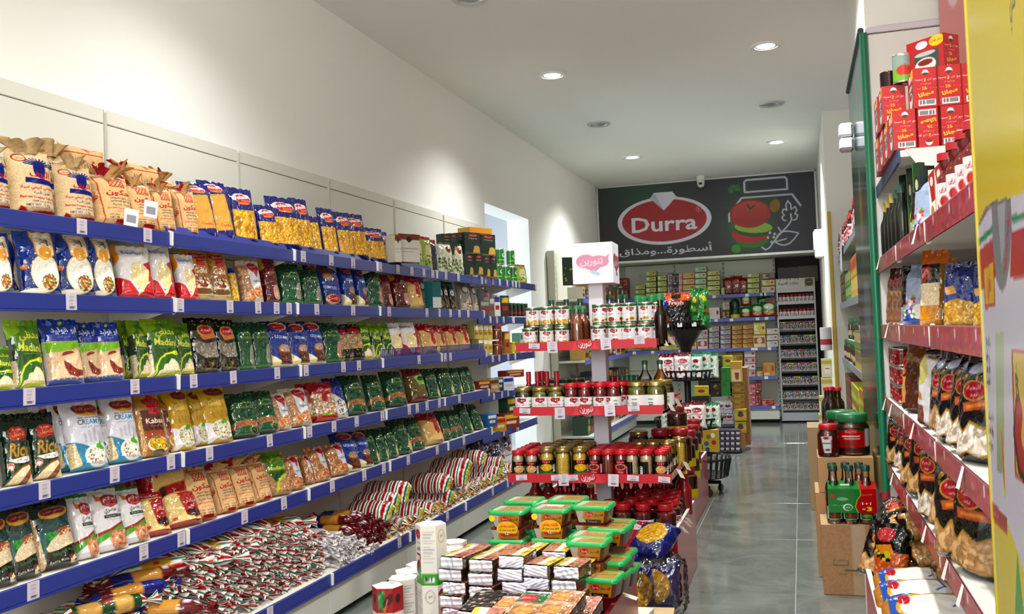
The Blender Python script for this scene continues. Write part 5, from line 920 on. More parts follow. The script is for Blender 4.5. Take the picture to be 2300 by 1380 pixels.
def l_red(c): c.p(c.B(0, 0, 1, 1), 'a5182c'); c.p(c.B(0, 0, 1, .3), '2a1a1c'); c.p(c.E(.5, .16, .11, .13), 'b01c30'); c.t('Tanourin', .5, .15, .13, 'f4e8ea', .01, wd=.18); c.p(c.E(.5, .5, .14, .2), 'e0d0c4'); c.p(c.E(.5, .5, .12, .17), '8a2c1c'); c.p(c.B(.7, .3, .8, .9), 'e8e4e4'); c.t('Pizza', .5, .84, .12, 'f4e8ea', .01, wd=.14)
def l_white(pic):
    def f(c):
        c.p(c.B(0, .86, 1, 1), '1f5a3a'); tan_logo(c, .5, .24, .2, .4); c.t({'oil': 'Cucumber Pickled', 'jal': 'Jalapeno Pickled', 'red': 'Hot Paste', 'tom': 'Tomato Paste'}[pic], .5, .54, .1, 'b5384a', wd=.24)
        c.p(c.B(.68, .2, .8, .78), 'e0e4e0'); c.p(c.B(.69, .26, .79, .32)|c.B(.69, .5, .79, .56), '3a8a5a'); c.p(c.B(.7, .64, .79, .76), '3a3a40')
        if pic == 'oil': c.p(c.E(.5, .78, .1, .09), '8a8a1c'); c.p(c.E(.5, .76, .08, .05), 'c8b84a')
        if pic == 'jal': c.p(c.E(.46, .78, .06, .1, 30)|c.E(.53, .8, .05, .1, -30), '2c5a3a'); c.p(c.E(.52, .8, .02, .05), 'b8d86a')
        if pic == 'red': c.p(c.P([(.4, .78), (.46, .68), (.54, .72), (.6, .64), (.6, .88), (.54, .82), (.44, .84)]), 'c8202c')
        if pic == 'tom': c.p(c.E(.47, .78, .05, .12)|c.E(.54, .79, .05, .11), 'c8281c')
    return f
CHK = ['ecd4a8', 'dcc08c', 'f4e2c0', 'ccaa74']; CRN = ['f8cc24', 'ffdc54', 'f0b814', 'ffe670']
JCH = jar('pickle_jar', .0325, .135, CHK, 'b5121e', lab(.2, .055, l_chick), lz=(.14, .62), cell=7, seed=2)
JCHB = jar('pickle_jar', .0325, .135, CHK, 'b5121e', lab(.2, .055, l_chick), lz=(.14, .62), cell=7, seed=4, la=(-290, 10))
JCO = jar('pickle_jar', .037, .148, CRN, 'b09a5a', lab(.22, .06, l_corn), lz=(.2, .62), cell=9, seed=3, gold=True)
JCN = jar('pickle_jar', .037, .148, CRN, 'b09a5a', None, cell=9, seed=5, gold=True)
JRE = jar('sauce_jar', .034, .135, ['8c2a12'], 'b5121e', lab(.2, .055, l_red), lz=(.2, .68), smooth=True)
JRN = jar('sauce_jar', .034, .135, ['8c2a12'], 'b5121e', None, smooth=True)
DI = {'ch': (JCH, 'chickpea jar with red lid'), 'cb': (JCHB, 'chickpea jar turned label-away'), 'co': (JCO, 'sweetcorn jar with black label'), 'cn': (JCN, 'sweetcorn jar without visible label'), 're': (JRE, 'pizza-sauce jar with red label'), 'rn': (JRN, 'sauce jar without visible label')}
LT, MT, UT, BN = 'lowest post tray', 'middle post tray', 'top post tray', 'red bin under post'
cols = [(1166, 'ch'), (1197, 'ch'), (1231, 'co'), (1267, 'cn'), (1305, 'co'), (1339, 're'), (1368, 'rn'), (1397, 're'), (1422, 'cb'), (1454, 'cb'), (1487, 'ch')]
for r_ in range(5):
    for px, k in cols:
        X = spot(px, 4.485, T3)[0]; Y = 4.485+r_*.076
        if abs(X-SX) < .085 and abs(Y-SY) < .085: continue
        k2 = k if r_ == 0 or k not in ('ch', 'cb') or px < 1300 else ('ch' if r_ < 3 else 'co')
        kt, d = DI[k2]; o = inst(kt, (X, Y, T3), R(rng.uniform(-16, 16)+(16 if k == 'ch' else 0)))
        if r_ == 0: reg(o, d, 'jar', LT+', front row', px)
        else: reg(o, d, 'jar', 'rear rows, '+LT, 'same', group=d+' rear rows lowest tray')
JOL = jar('pickle_jar', .041, .12, ['3f4a1c', '2c3614', '55602a'], 'b09a5a', lab(.24, .07, l_white('jal')), lz=(.04, .62), gold=True, cell=4)
JCU = jar('pickle_jar', .041, .12, ['8a8a1c', 'a8a02c', '6a6a14'], 'b09a5a', lab(.24, .07, l_white('oil')), lz=(.04, .62), gold=True, cell=4, seed=6)
JHP = jar('sauce_jar', .036, .135, ['8c1418', 'a01c1c', '7a1014'], 'c01420', lab(.22, .07, l_white('red')), lz=(.03, .52), cell=4, seed=7)
JBG = jar('pickle_jar', .05, .135, ['7a7a1c', '5c5a14', '8c8a2c'], 'b09a5a', lab(.26, .07, l_white('oil')), lz=(.04, .55), gold=True, cell=3, seed=8, la=(-210, 90))
for px, k, d, rz in ((1177, JOL, 'dark green pickle jar with gold lid', 0), (1214, JCU, 'yellow-green pickle jar with gold lid', 14), (1250, JCU, 'yellow-green pickle jar with gold lid', 8), (1285, JHP, 'red pepper-paste jar', 30), (1315, JHP, 'red pepper-paste jar', 4), (1350, JHP, 'red pepper-paste jar', 2), (1380, JHP, 'red pepper-paste jar', -50), (1433, JBG, 'wide olive-green pickle jar', -20), (1476, JBG, 'wide olive-green pickle jar', -40)):
    std(k, px, 4.53 if k is not JBG else 4.55, T2Z, d, 'jar', MT, rz)
for px, Y, k in ((1300, 4.62, JHP), (1335, 4.62, JHP), (1366, 4.61, JHP), (1398, 4.6, JHP), (1406, 4.68, JHP), (1446, 4.68, JBG), (1492, 4.68, JBG), (1180, 4.62, JOL), (1216, 4.62, JCU)): std(k, px, Y, T2Z, 'second-row '+('wide olive-green pickle jar' if k is JBG else 'red pepper-paste jar' if k is JHP else 'pickle jar'), 'jar', MT, rng.uniform(-30, 30))
HOT = bottle('hot_sauce_bottle', .017, .19, '8c0f16', 'c01422', None, glassy=False, neck=.62, caph=.28, capr=1.2)
for px in (1190, 1210, 1220, 1231, 1253): std(HOT, px, 4.7 if px != 1220 else 4.76, T2Z, 'slim red hot-sauce bottle', 'bottle', MT)
_c = Cv(50, 26, 2.5, 'e6e6e2', 2); _c.p(_c.B(0, 0, 1, .16), '1c5a3a'); tan_logo(_c, .5, .36, .16, .3); _c.p(_c.B(.2, .7, .5, .74), '3a8a5a'); TALL = can('food_can', .043, .14, _c)
for px in (1252, 1274, 1298): std(TALL, px, 4.98, T2Z, 'white can with green rim in the rear row', 'can', MT, -20)
for px, c_ in ((1368, '8a1c20'), (1378, '8a1c20'), (1390, '8a1c20'), (1400, '1c6a44'), (1411, '1c6a44'), (1421, '1c6a44'), (1432, '1c6a44')): std(bottle('spice_bottle', .015, .15, '4a1a16' if c_ < '5' else '6a2a1c', c_, None, glassy=False, neck=.8, caph=.22, capr=1.15), px, 4.92, T2Z, 'small spice bottle with '+('green' if c_ < '5' else 'red')+' cap', 'bottle', MT)
VIN = bottle('vinegar_bottle', .036, .225, None, '1f6a44', None, neck=.34); VAM = bottle('vinegar_bottle', .036, .225, 'a8641c', '1f6a44', None, neck=.34)
std(VIN, 1452, 4.86, T2Z, 'clear vinegar bottle with green cap', 'bottle', MT); std(VAM, 1486, 4.84, T2Z, 'amber vinegar bottle with green cap', 'bottle', MT)
def canlab(kind):
    def f(c):
        c.p(c.B(0, 0, 1, 1), 'e6e4e4'); c.p(c.E(.5, .0, .28, .12)|c.B(0, 0, 1, .07), '1c7a44')
        for x in (.24, .5, .76):
            tan_logo(c, x, .26, .15, .26); c.t({'corn': 'Sweet Corn', 'hum': 'Hommos Tahina', 'ful': 'Foul Medammas'}[kind], x, .48, .075, 'c03a4a', .005, wd=.16); c.t('حبوب', x, .57, .06, '8a8a90', wd=.07)
            e = c.E(x+.03, .79, .075, .13)
            if kind == 'corn': c.p(e, 'd89a1c'); c.spk(e, ['f0c03a', 'c8841c'], 50, .04); c.p(c.P([(x-.13, .62), (x-.05, .74), (x-.03, .95), (x-.08, .9)]), 'e8b02c'); c.p(c.P([(x-.13, .6), (x-.1, .8), (x-.06, .95), (x-.12, .9)]), '3a7a2c')
            if kind == 'hum': c.p(e, 'd8c890'); c.p(c.E(x+.03, .78, .045, .07), 'a8782c'); c.p(c.E(x-.07, .84, .03, .06), 'c83a2c')
            if kind == 'ful': c.p(e, '8a3a1c'); c.spk(e, ['c86a2c', '6a2414', 'b8501c'], 50, .04); c.p(c.E(x+.12, .84, .025, .05), 'd8b02c')
        c.p(c.B(0, .93, 1, 1), '1c6a40')
    c = Cv(84, 36, 2.3, 'eee', 2); f(c); return can('food_can', .0365, .1, c)
CCO, CHU, CFU = canlab('corn'), canlab('hum'), canlab('ful')
for px, lv, k, d, rz in ((1191, 0, CCO, 'sweetcorn can', 8), (1229, 0, CCO, 'sweetcorn can', 22), (1264, 0, CCO, 'sweetcorn can', 28), (1198, 1, CCO, 'sweetcorn can', 22), (1229, 1, CCO, 'sweetcorn can', 2), (1263, 1, CCO, 'sweetcorn can', 26), (1345, 0, CFU, 'bean can', 0), (1384, 0, CFU, 'bean can', 2), (1415, 0, CHU, 'chickpea-dip can', 0), (1450, 0, CHU, 'chickpea-dip can', 24), (1348, 1, CHU, 'chickpea-dip can', -26), (1381, 1, CFU, 'bean can', -20), (1414, 1, CHU, 'chickpea-dip can', 26), (1452, 1, CHU, 'chickpea-dip can', 0)):
    std(k, px, 4.535 if lv == 0 else 4.54, T1Z+.1015*lv, d, 'can', 'top tray, '+('upper' if lv else 'lower')+' tier', rz-8)
for px, lv in ((1372, 0), (1474, 0), (1474, 1), (1400, 1), (1400, 0)): std(CHU, px, 4.62, T1Z+.1015*lv, 'second-row can', 'can', 'top tray, '+('upper' if lv else 'lower')+' tier', 20)
AMB = bottle('vinegar_bottle', .036, .2, '9a4a14', '1c7a44', None, neck=.36); std(AMB, 1298, 4.54, T1Z, 'amber syrup bottle in front of the white post', 'bottle', UT)
for px in (1194, 1208, 1223, 1240, 1266, 1280, 1312): std(AMB, px, 4.66, T1Z, 'amber bottle with green cap behind the corn cans', 'bottle', UT)
VDG = bottle('vinegar_bottle', .03, .25, None, '1c4a3c', None, neck=.4)
for px in (1243, 1276, 1307): std(VDG, px, 5.02, T1Z, 'clear bottle with dark green cap', 'bottle', UT)
ORB = bottle('sauce_bottle', .03, .26, 'b8801c', '1f4a34', None, neck=.5)
for px, Y in ((1373, 5.04), (1393, 5.0), (1407, 5.05)): std(ORB, px, Y, T1Z, 'mustard-yellow bottle with dark green cap', 'bottle', UT)
SOY = bottle('soy_sauce_bottle', .031, .24, '1a0e0a', '1c7a44', None, glassy=False, neck=.5, caph=.13)
for px, Y in ((1436, 4.78), (1447, 4.86), (1468, 4.76), (1478, 4.84), (1486, 4.6)): std(SOY, px, Y, T1Z, 'black soy-sauce bottle with green cap', 'bottle', UT)
# jars and squeeze bottles in the bin
JTP = jar('sauce_jar', .05, .135, ['6a1a10'], 'b5141e', lab(.3, .065, l_white('tom')), lz=(.03, .48), smooth=True, nk=.68, lidh=.18, waist=.05)
JTN = jar('sauce_jar', .05, .135, ['6a1a10'], 'b5141e', None, smooth=True, nk=.68, lidh=.18, waist=.05)
for px, Y, k, rz in ((1402, 4.53, JTP, 30), (1447, 4.53, JTP, 0), (1497, 4.53, JTN, 0), (1420, 4.66, JTN, 0), (1466, 4.65, JTN, 0), (1508, 4.65, JTP, 40), (1330, 4.6, JTN, 0), (1374, 4.6, JTN, 0), (1445, 4.78, JTN, 0), (1480, 4.78, JTN, 0), (1512, 4.77, JTN, 0), (1243, 4.72, JTN, 0), (1276, 4.74, JTN, 0), (1205, 4.62, JTN, 0), (1184, 4.54, JTN, 0), (1226, 4.54, JTN, 0), (1270, 4.54, JTN, 0), (1316, 4.52, JTN, 0), (1360, 4.5, JTN, 0), (1450, 4.9, JTN, 0), (1486, 4.9, JTN, 0), (1516, 4.9, JTN, 0)):
    std(k, px, Y, .316, 'tomato-paste jar with red lid', 'jar', BN, rz)
def squeeze(r, h): return bottle('ketchup_bottle', r, h, '7a1016', 'c8a01c', None, glassy=False, neck=.55, caph=.24, capr=.9)
KB, KS = squeeze(.036, .22), squeeze(.028, .19)
for px, Y, k in ((1206, 4.86, KB), (1235, 4.86, KB), (1261, 4.9, KS), (1281, 4.88, KS), (1300, 4.92, KS), (1314, 5.0, KS), (1331, 4.72, KS), (1390, 4.98, KS), (1410, 4.98, KS), (1430, 5.02, KS), (1453, 5.05, KS), (1473, 5.05, KS), (1494, 5.05, KS), (1540, 5.0, KB), (1534, 5.14, KB)): std(k, px, Y, .316, ('large' if k is KB else 'small')+' red squeeze bottle with yellow cap', 'bottle', BN)
# larger jars at the back of the lowest tray and in the second bin
JXL = jar('sauce_jar', .062, .17, ['5a160e'], '9a1420', None, smooth=True, nk=.72, lidh=.16)
JDK = jar('pickle_jar', .055, .16, ['26301a', '1c2414', '343c20'], 'a8945a', None, gold=True, cell=3)
std(JDK, 1437, 5.1, T3, 'dark pickle jar with gold lid behind the small jars', 'jar', LT)
for px, Y in ((1486, 5.08), (1528, 5.1)): std(JXL, px, Y, T3, 'big sauce jar with red lid, rear corner', 'jar', LT)
std(JCN, 1528, 4.9, T3, 'corn jar at the aisle-side edge', 'jar', LT)
YB = Cv(20, 8, 4, 'c8b81c', 1); JYB = jar('sauce_jar', .06, .17, ['5a160e'], '8c1420', YB, smooth=True, nk=.72, lidh=.16, lz=(.02, .3))
for px, Y, z in ((1545, 5.6, .3), (1540, 5.95, .3), (1552, 6.3, .3), (1556, 6.65, .3), (1500, 5.6, .3), (1540, 5.62, .472), (1548, 5.97, .472), (1506, 5.62, .472), (1556, 6.3, .472), (1522, 5.75, .644), (1560, 6.65, .472)):
    std(JYB, px, Y, z, 'big sauce jar with yellow band, '+('upper' if z > .6 else 'lower'), 'jar', 'long red bin')
# ---------------------------------------------------------------- nearer bin: foil-wrapped date bricks and green-lidded tubs
b0 = binbox('display_bin', -1.2, 2.5, -.642, 3.66, .345, .2, 'front red bin holding foil bricks and green-lidded tubs')
obj('price_flag', MB().add([(.27, .25, .35), (.27, .29, .35), (.33, .3, .33), (.33, .26, .33)], [(0, 1, 2, 3)]).me('price_flag', solid('e2dcc8', .6)), b0)
def rounded(n, dims, r, amp, seed, faces):
    V, F = [], []; off = 0; rs = np.random.RandomState(seed); d = np.array(dims)/2; ph = rs.rand(6, 4)*6
    for ax, sg in faces:
        s, t = np.meshgrid(np.linspace(-1, 1, n), np.linspace(-1, 1, n)); P = np.zeros((n, n, 3)); o = [i for i in range(3) if i != ax]; P[..., ax] = sg; P[..., o[0]] = s; P[..., o[1]] = t; P *= d
        q = np.clip(P, -(d-r), d-r); v = P-q; ln = np.linalg.norm(v, axis=-1, keepdims=True); v = v/np.maximum(ln, 1e-9)
        w = sum((1-2*np.abs(np.sin(P @ (rs.rand(3)*2-1)*f+ph[i, 0]))) for i, f in enumerate((90, 140, 210, 260, 340)))/5
        P = q+v*(r+amp*w[..., None]); V.append(P.reshape(-1, 3)); F.append(grid_faces(n, n, off, (sg > 0) != (ax != 1))); off += n*n
    return np.concatenate(V), np.concatenate(F)
FOIL = solid('f2f0fa', .38, .75, .6, (26., .3, .012), 'foil')
def brick(seed, lf, L=.15, w=.09, h=.042):
    V, F = rounded(22, (w, L, h), .008, .003, seed, [(1, -1), (1, 1), (2, -1)]); root = mesh('date_brick', V, F, FOIL)
    r = np.random.RandomState(seed); sds = []
    for sg in (-1, 1): V, F = rounded(16, (w, L, h), .008, .002, seed, [(0, sg)]); c = np.array(lin('3a261c'))*(.5+r.rand(len(V), 1)); sds.append(('wrapper_side', mesh('wrapper_side', V, F, printed('film'), c)))
    c = Cv(30, 44, w/L, 'c8b8a0', 2); lf(c); s, t = np.meshgrid(np.linspace(-1, 1, 30), np.linspace(1, -1, 44)); z = h/2+.0008-.004*np.clip(np.abs(s)-.86, 0, 1)*4+waves(s, t, seed)*.0012
    lb = mesh('printed_top', np.stack([s*w/2*.98, t*L/2*.93, z], -1).reshape(-1, 3), grid_faces(30, 44, 0, True), printed('film'), c.out().reshape(-1, 3))
    return ('date_brick', root, sds+[('printed_top', lb)])
def k_a(c): c.p(c.B(0, 0, .5, 1), 'c0887a'); c.n(c.B(0, 0, .5, 1), .05, .15); c.p(c.B(.5, 0, .78, 1), 'dcd4c4'); c.p(c.B(.76, 0, 1, 1), 'd4c45c'); c.t('Siwa', .84, .55, .1, 'b84a2c', .01, wd=.4, rot=72); c.p(c.E(.84, .08, .08, .05), '5a7a5a'); c.p(c.B(.55, .5, .7, .8), 'e8e4dc'); c.spk(c.B(.1, 0, .5, .4), ['7a2c1c', 'd8703c', '3a6a3c'], 16, .05)  # print colours paled to carry the glare of the film
def k_b(c): k_a(c); c.a = c.a[::-1, ::-1].copy()
def k_c(c): c.p(c.B(0, 0, 1, 1), 'c8a88a'); c.p(c.B(0, .1, 1, .5), 'b8845e'); c.p(c.E(.4, .3, .3, .16), 'cc9a60'); c.p(c.B(0, .6, 1, .9), 'b4b49c'); c.n(c.B(0, 0, 1, 1), .06, .15); c.t('Dates', .5, .75, .1, 'a83a3a', .01, wd=.6)
def k_d(c): c.p(c.B(0, 0, 1, 1), '2a1c18'); c.n(c.B(0, 0, 1, 1), .04, .7); c.spk(c.B(0, 0, 1, 1), ['4a2c20', '1a100c', '6a4030', 'c8b8b0'], 90, .035)
def k_e(c): k_c(c); c.p(c.B(0, 0, 1, .45), '3a7a4a'); c.p(c.E(.35, .25, .3, .15), 'c8384a'); c.t('Dates', .35, .25, .08, 'f0e0e0', wd=.4)
BK = {k: [brick(i*7+s_, f) for s_ in range(2)] for i, (k, f) in enumerate((('a', k_a), ('b', k_b), ('c', k_c), ('d', k_d), ('e', k_e)))}
FR = 'foil brick pile'
def lay(k, px, Y, ztop, rz=0, rx=0, desc='foil-wrapped date brick', place=FR, sc=1., key=None):
    p = spot(px, Y, ztop-.021); o = inst(rng.choice(BK[k]), p, R(rz), R(rx), 0, (sc,)*3); reg(o, desc, 'date brick', place, px if key is None else key)
fr = [(1036, 1253, 'b'), (1098, 1262, 'b'), (1163, 1250, 'a'), (1222, 1270, 'a'), (1287, 1277, 'b')]
for ci, (px, yt, k) in enumerate(fr):
    zt = at(px, yt, Y=3.0)[2]
    for j in range(5):
        z = zt-.0425*j
        if z > .23: lay(k, px+(-1)**j*rng.uniform(0, 6)*(j > 0), 3.075+rng.uniform(-.012, .012), z, -4+rng.uniform(-4, 4)+(3 if ci == 2 else 0), -2, 'foil date brick, '+['top of its column', 'second tier down', 'third tier down', 'fourth tier down', 'fifth tier down'][j], 'front of the pile')
for px, y, k, Y in ((1062, 1222, 'b', 3.26), (1130, 1222, 'b', 3.27), (1193, 1218, 'a', 3.28), (1256, 1219, 'a', 3.28), (1314, 1241, 'a', 3.2)):
    zt = at(px, y, Y=Y+.07)[2]; lay(k, px, Y, zt, -3+rng.uniform(-4, 4), 0, 'label-up date brick behind the front columns')
    lay(k, px, Y, zt-.043, 0, 0, 'date brick under the second row', key='same'); lay(k, px, Y, zt-.086, 0, 0, 'date brick under the second row', key='same')
for px, y, k, Y, sc, rz, ds_ in ((1088, 1336, 'd', 2.82, 1.15, -8, 'bare dark date block in front of the foil columns'), (1135, 1350, 'c', 2.78, 1.1, -4, 'orange-labelled date brick beside the dark block'), (1190, 1342, 'e', 2.8, 1.1, -6, 'green-labelled date brick in the lowest front row'), (1175, 1368, 'c', 2.66, 1.12, -3, 'pale-labelled date brick cut by the picture edge, middle'), (1262, 1338, 'c', 2.8, 1.15, -6, 'pale-labelled date brick at the aisle side, front'), (1240, 1365, 'c', 2.66, 1.1, -6, 'pale-labelled date brick cut by the picture edge, aisle side'), (1085, 1375, 'b', 2.68, 1.1, 0, 'red-labelled brick under the dark date block'), (1310, 1345, 'b', 2.92, 1.0, -4, 'foil brick leaning at the aisle-side corner')):
    zt = at(px, y, Y=Y+.06)[2]; p = spot(px, Y, zt-.024); o = inst(rng.choice(BK[k]), p, R(rz), R(8), 0, (sc,)*3); fixed(o, ds_, 'date brick')
    for j in (1, 2):
        if zt-.045*j > .25: o = inst(rng.choice(BK['b']), (p[0], p[1], p[2]-.046*j), R(rz)); reg(o, 'foil date brick beneath the front label row', 'date brick', FR, 'same')
# green-lidded tubs
def tubk(sticker, lidded=True):
    w, d, h = .135, .12, .052
    def ring(w_, d_, z, r=.018, n=6):
        P = []
        for cx_, cy_, a0 in ((w_/2-r, d_/2-r, 0), (-w_/2+r, d_/2-r, 90), (-w_/2+r, -d_/2+r, 180), (w_/2-r, -d_/2+r, 270)): P += [(cx_+r*math.cos(R(a0+90*i/(n-1))), cy_+r*math.sin(R(a0+90*i/(n-1))), z) for i in range(n)]
        return P
    def loft(rs, cap=True):
        v = [q for r in rs for q in r]; n = len(rs[0]); f = [(k*n+i, k*n+(i+1) % n, k*n+n+(i+1) % n, k*n+n+i) for k in range(len(rs)-1) for i in range(n)]
        if cap: f += [tuple(range(n-1, -1, -1)), tuple(range((len(rs)-1)*n, len(rs)*n))]
        return v, f
    root = MB().add(*loft([ring(w*.8, d*.8, 0), ring(w*.96, d*.96, h)])).me('sweet_tub', solid('5a2416', .2), True)
    parts = []
    c = Cv(44, 18, 2.6, 'b8862c', 2); c.p(c.P([(0, 0), (.28, 0), (.2, .6), (.32, 1), (0, 1)]), 'b8b2aa'); c.p(c.E(.46, .32, .14, .2), 'b5182c'); c.t('Durra', .46, .32, .2, 'f4e8e8', .01, wd=.2); c.t('اكلات رمضان', .78, .36, .3, '4a3a1c', .02, wd=.34); c.p(c.B(.3, .76, .9, 1), '1c1a18'); c.t('Halawah', .55, .88, .16, 'e8e0d0', .01, wd=.36)
    s, t = np.meshgrid(np.linspace(-1, 1, 44), np.linspace(1, 0, 18)); dd = d/2*(.8+.16*t); ww = w/2*(.8+.16*t)*.84
    parts.append(('front_label', mesh('front_label', np.stack([s*ww, -dd-.0012, .004+t*(h-.008)], -1).reshape(-1, 3), grid_faces(44, 18, 0, True), printed('gloss'), c.out().reshape(-1, 3))))
    if lidded:
        lid = MB().add(*loft([ring(w*1.0, d*1.0, h-.004), ring(w*1.04, d*1.04, h-.001), ring(w*1.04, d*1.04, h+.008), ring(w*.98, d*.98, h+.013), ring(w*.9, d*.9, h+.013)], False)).me('lid', solid('23a052', .25), True); parts.append(('lid', lid))
        c = Cv(40, 34, 1.15, '8fb08a', 2); c.p(c.B(.06, .08, .94, .92), 'b89a5a'); c.p(c.P([(.06, .08), (.3, .08), (.2, .92), (.06, .92)]), 'c8c8b8'); c.t('اكلات رمضان', .7, .45, .2, '7a5a2c', .02, wd=.4); c.p(c.E(.36, .5, .1, .14), 'c88a8a')
        s, t = np.meshgrid(np.linspace(-1, 1, 40), np.linspace(1, -1, 34)); parts.append(('lid_window', mesh('lid_window', np.stack([s*w*.455, t*d*.455, 0*s+h+.0115], -1).reshape(-1, 3), grid_faces(40, 34, 0, True), printed('gloss'), c.out().reshape(-1, 3))))
    if sticker:
        c = Cv(40, 28, 1.5, 'e0b81c', 2); c.p(c.B(0, .8, 1, 1), 'b5182c'); c.t('اكلات رمضان', .5, .34, .26, 'c8281c', .03, wd=.76); c.t('20% حسم يصل الى', .5, .6, .16, '2a2418', .015, wd=.8); c.bars(.38, .74, .64, .9)
        s, t = np.meshgrid(np.linspace(-1, 1, 40), np.linspace(1, -1, 28)); k = np.sqrt(np.clip(1-t**2*.96, 0, 1)); parts.append(('oval_sticker', mesh('oval_sticker', np.stack([.006+s*k*.041, 0*s-d/2*.93-.004, .0+t*.027], -1).reshape(-1, 3), grid_faces(40, 28, 0, True), printed('gloss'), c.out().reshape(-1, 3))))
        parts.append(('round_sticker', MB().lathe([(.012, 0), (.0005, .0006)], 18, cap=False).me('round_sticker', solid('d8c21c', .4)))); parts[-1][1].transform(Matrix.Translation((-.052, -d/2*.95-.003, h*.7)) @ Matrix.Rotation(R(90), 4, 'X'))
    return ('sweet_tub', root, parts)
TB, TBS, TBN = tubk(False), tubk(True), tubk(False, False)
def tub(px, y, Y, n=2, st=False, rz=0, desc=''):
    zt = at(px, y, Y=Y-.06)[2]
    for j in range(n):
        k = (TBS if st else TB) if j == 0 else (TBN if j == 1 else TB); p = spot(px, Y, zt-.066-.054*j)
        if p[2] < .16: break
        o = inst(k, p, R(rz)); reg(o, 'green-lidded sweet tub' if j != 1 else 'sweet tub underneath', 'tub', desc, px)
tub(1148, 1148, 3.43, 2, True, -3, 'stickered stack beside the shelving'); tub(1243, 1144, 3.43, 2, True, -3, 'stickered stack in the middle'); tub(1336, 1137, 3.46, 3, False, -4, 'stack nearest the aisle')
tub(1180, 1126, 3.6, 3, False, -3, 'rear stack beside the shelving'); tub(1278, 1124, 3.6, 3, False, -3, 'rear stack in the middle'); tub(1243, 1134, 3.57, 3, False, -3, 'stack behind the stickered middle one')
tub(1330, 1206, 3.32, 2, False, -4, 'low stack behind the foil bricks'); tub(1326, 1219, 3.24, 3, False, -4, 'low stack touching the foil bricks')
tub(1148, 1214, 3.42, 2, False, 0, 'lower stack beside the shelving'); tub(1243, 1212, 3.42, 2, False, 0, 'lower stack in the middle')
for px, y, Y in ((1372, 1188, 3.42), (1382, 1178, 3.54), (1368, 1262, 3.3), (1384, 1244, 3.44), (1352, 1300, 3.15), (1372, 1290, 3.3), (1392, 1278, 3.48)): tub(px, y, Y, 1, False, -6, 'aisle edge of the front bin')
obj_ = obj('price_card', MB().box(-.03, -.02, 0, .03, .02, .0015).me('price_card', solid('ece8e4', .6)), None, at(1243, 1143, Y=3.42)+np.array([0, .02, .004]), (R(4), 0, R(-6))); fixed(obj_, 'white price card lying on the middle green lid', 'card')
# hexagonal cartons standing on the floor
def hexk(sets):
    r, h = .055, .205; V, F, Cc = [], [], []; off = 0; a0 = -120
    for i in range(6):
        f = sets[i % len(sets)]; c = Cv(18, 48, r/h, 'e6e2da', 2); f(c); p0 = (r*math.cos(R(a0+60*i)), r*math.sin(R(a0+60*i))); p1 = (r*math.cos(R(a0+60*i+60)), r*math.sin(R(a0+60*i+60)))
        s, t = np.meshgrid(np.linspace(0, 1, 18), np.linspace(h, 0, 48)); V.append(np.stack([p0[0]+s*(p1[0]-p0[0]), p0[1]+s*(p1[1]-p0[1]), t], -1).reshape(-1, 3)); F.append(grid_faces(18, 48, off, True)); Cc.append(c.out().reshape(-1, 3)); off += 18*48
    root = mesh('hexagonal_carton', np.concatenate(V), np.concatenate(F), printed('card'), np.concatenate(Cc), False)
    top = MB().add([(r*math.cos(R(a0+60*i)), r*math.sin(R(a0+60*i)), h) for i in range(6)]+[(0, 0, h+.006)], [(i, (i+1) % 6, 6) for i in range(6)]).add([(.0, .006, h+.0068), (.022, .006, h+.0062), (.022, .02, h+.005), (.0, .02, h+.0055)], [(0, 1, 2, 3)]).me('top_flaps', solid('e4ddcf', .55)); return ('hexagonal_carton', root, [('top_flaps', top)])
def h_bar(col):
    def f(c): c.p(c.B(0, .8, 1, 1), col); c.bars(.2, .86, .8, .95); [c.p(c.B(.15, .1+.05*i, .85-.1*(i % 3), .115+.05*i), 'b0acb0') for i in range(11)]
    return f
def h_pl(col):
    def f(c): c.p(c.B(0, .8, 1, 1), col); c.p(c.E(.5, .2, .3, .11)&~c.E(.5, .2, .26, .095), 'a8a29a'); c.t('100%', .5, .2, .04, '8a8480', wd=.34); c.p(c.L([(.4, .75), (.5, .5), (.62, .42)], .008)|c.L([(.5, .6), (.36, .5)], .008), 'd0c8bc')
    return f
def h_logo(col):
    def f(c): c.p(c.B(0, .86, 1, 1), col); c.p(c.E(.5, .16, .42, .08), 'b5182c'); c.t('ورق زعتر', .5, .16, .06, 'f6eef0', .01, wd=.6); c.t('صلصة زعتر', .5, .3, .04, '6a4a4a', wd=.6); c.t('احمر', .5, .4, .09, '3a1c24', .03, wd=.6); c.p(c.B(.16, .48, .84, .51), '4a2434'); c.p(c.E(.46, .7, .3, .13, 30), '5a2414'); c.p(c.L([(.3, .82), (.76, .56)], .03), 'c8703c'); c.p(c.E(.8, .54, .12, .04), 'c8703c'); c.spk(c.B(.3, .72, .9, .86), ['2f9a5a', '3fb06a'], 26, .03)
    return f
def h_red(c): c.p(c.B(0, 0, 1, .42), 'b5141e'); c.spk(c.B(.1, .05, .5, .36), ['2f9a5a', '5cc07a', '1f7a44'], 36, .035); c.p(c.E(.74, .2, .22, .14, 40), '4a1c10'); c.p(c.L([(.4, .45), (.66, .2)], .025), 'd8853c'); c.p(c.E(.3, .5, .14, .05), 'd8653c'); c.p(c.B(.16, .58, .84, .62), '4a2434'); c.t('احمر', .5, .75, .1, '3a1c24', .03, wd=.6, rot=180); c.t('زعتر', .5, .9, .06, '5a3a44', wd=.5, rot=180)
def h_redp(c): c.p(c.B(0, 0, 1, .42), 'b5141e'); c.p(c.E(.5, .2, .2, .08), '3a1014'); c.p(c.B(.2, .52, .8, .85)&~c.B(.24, .54, .76, .83), 'a8a29a')
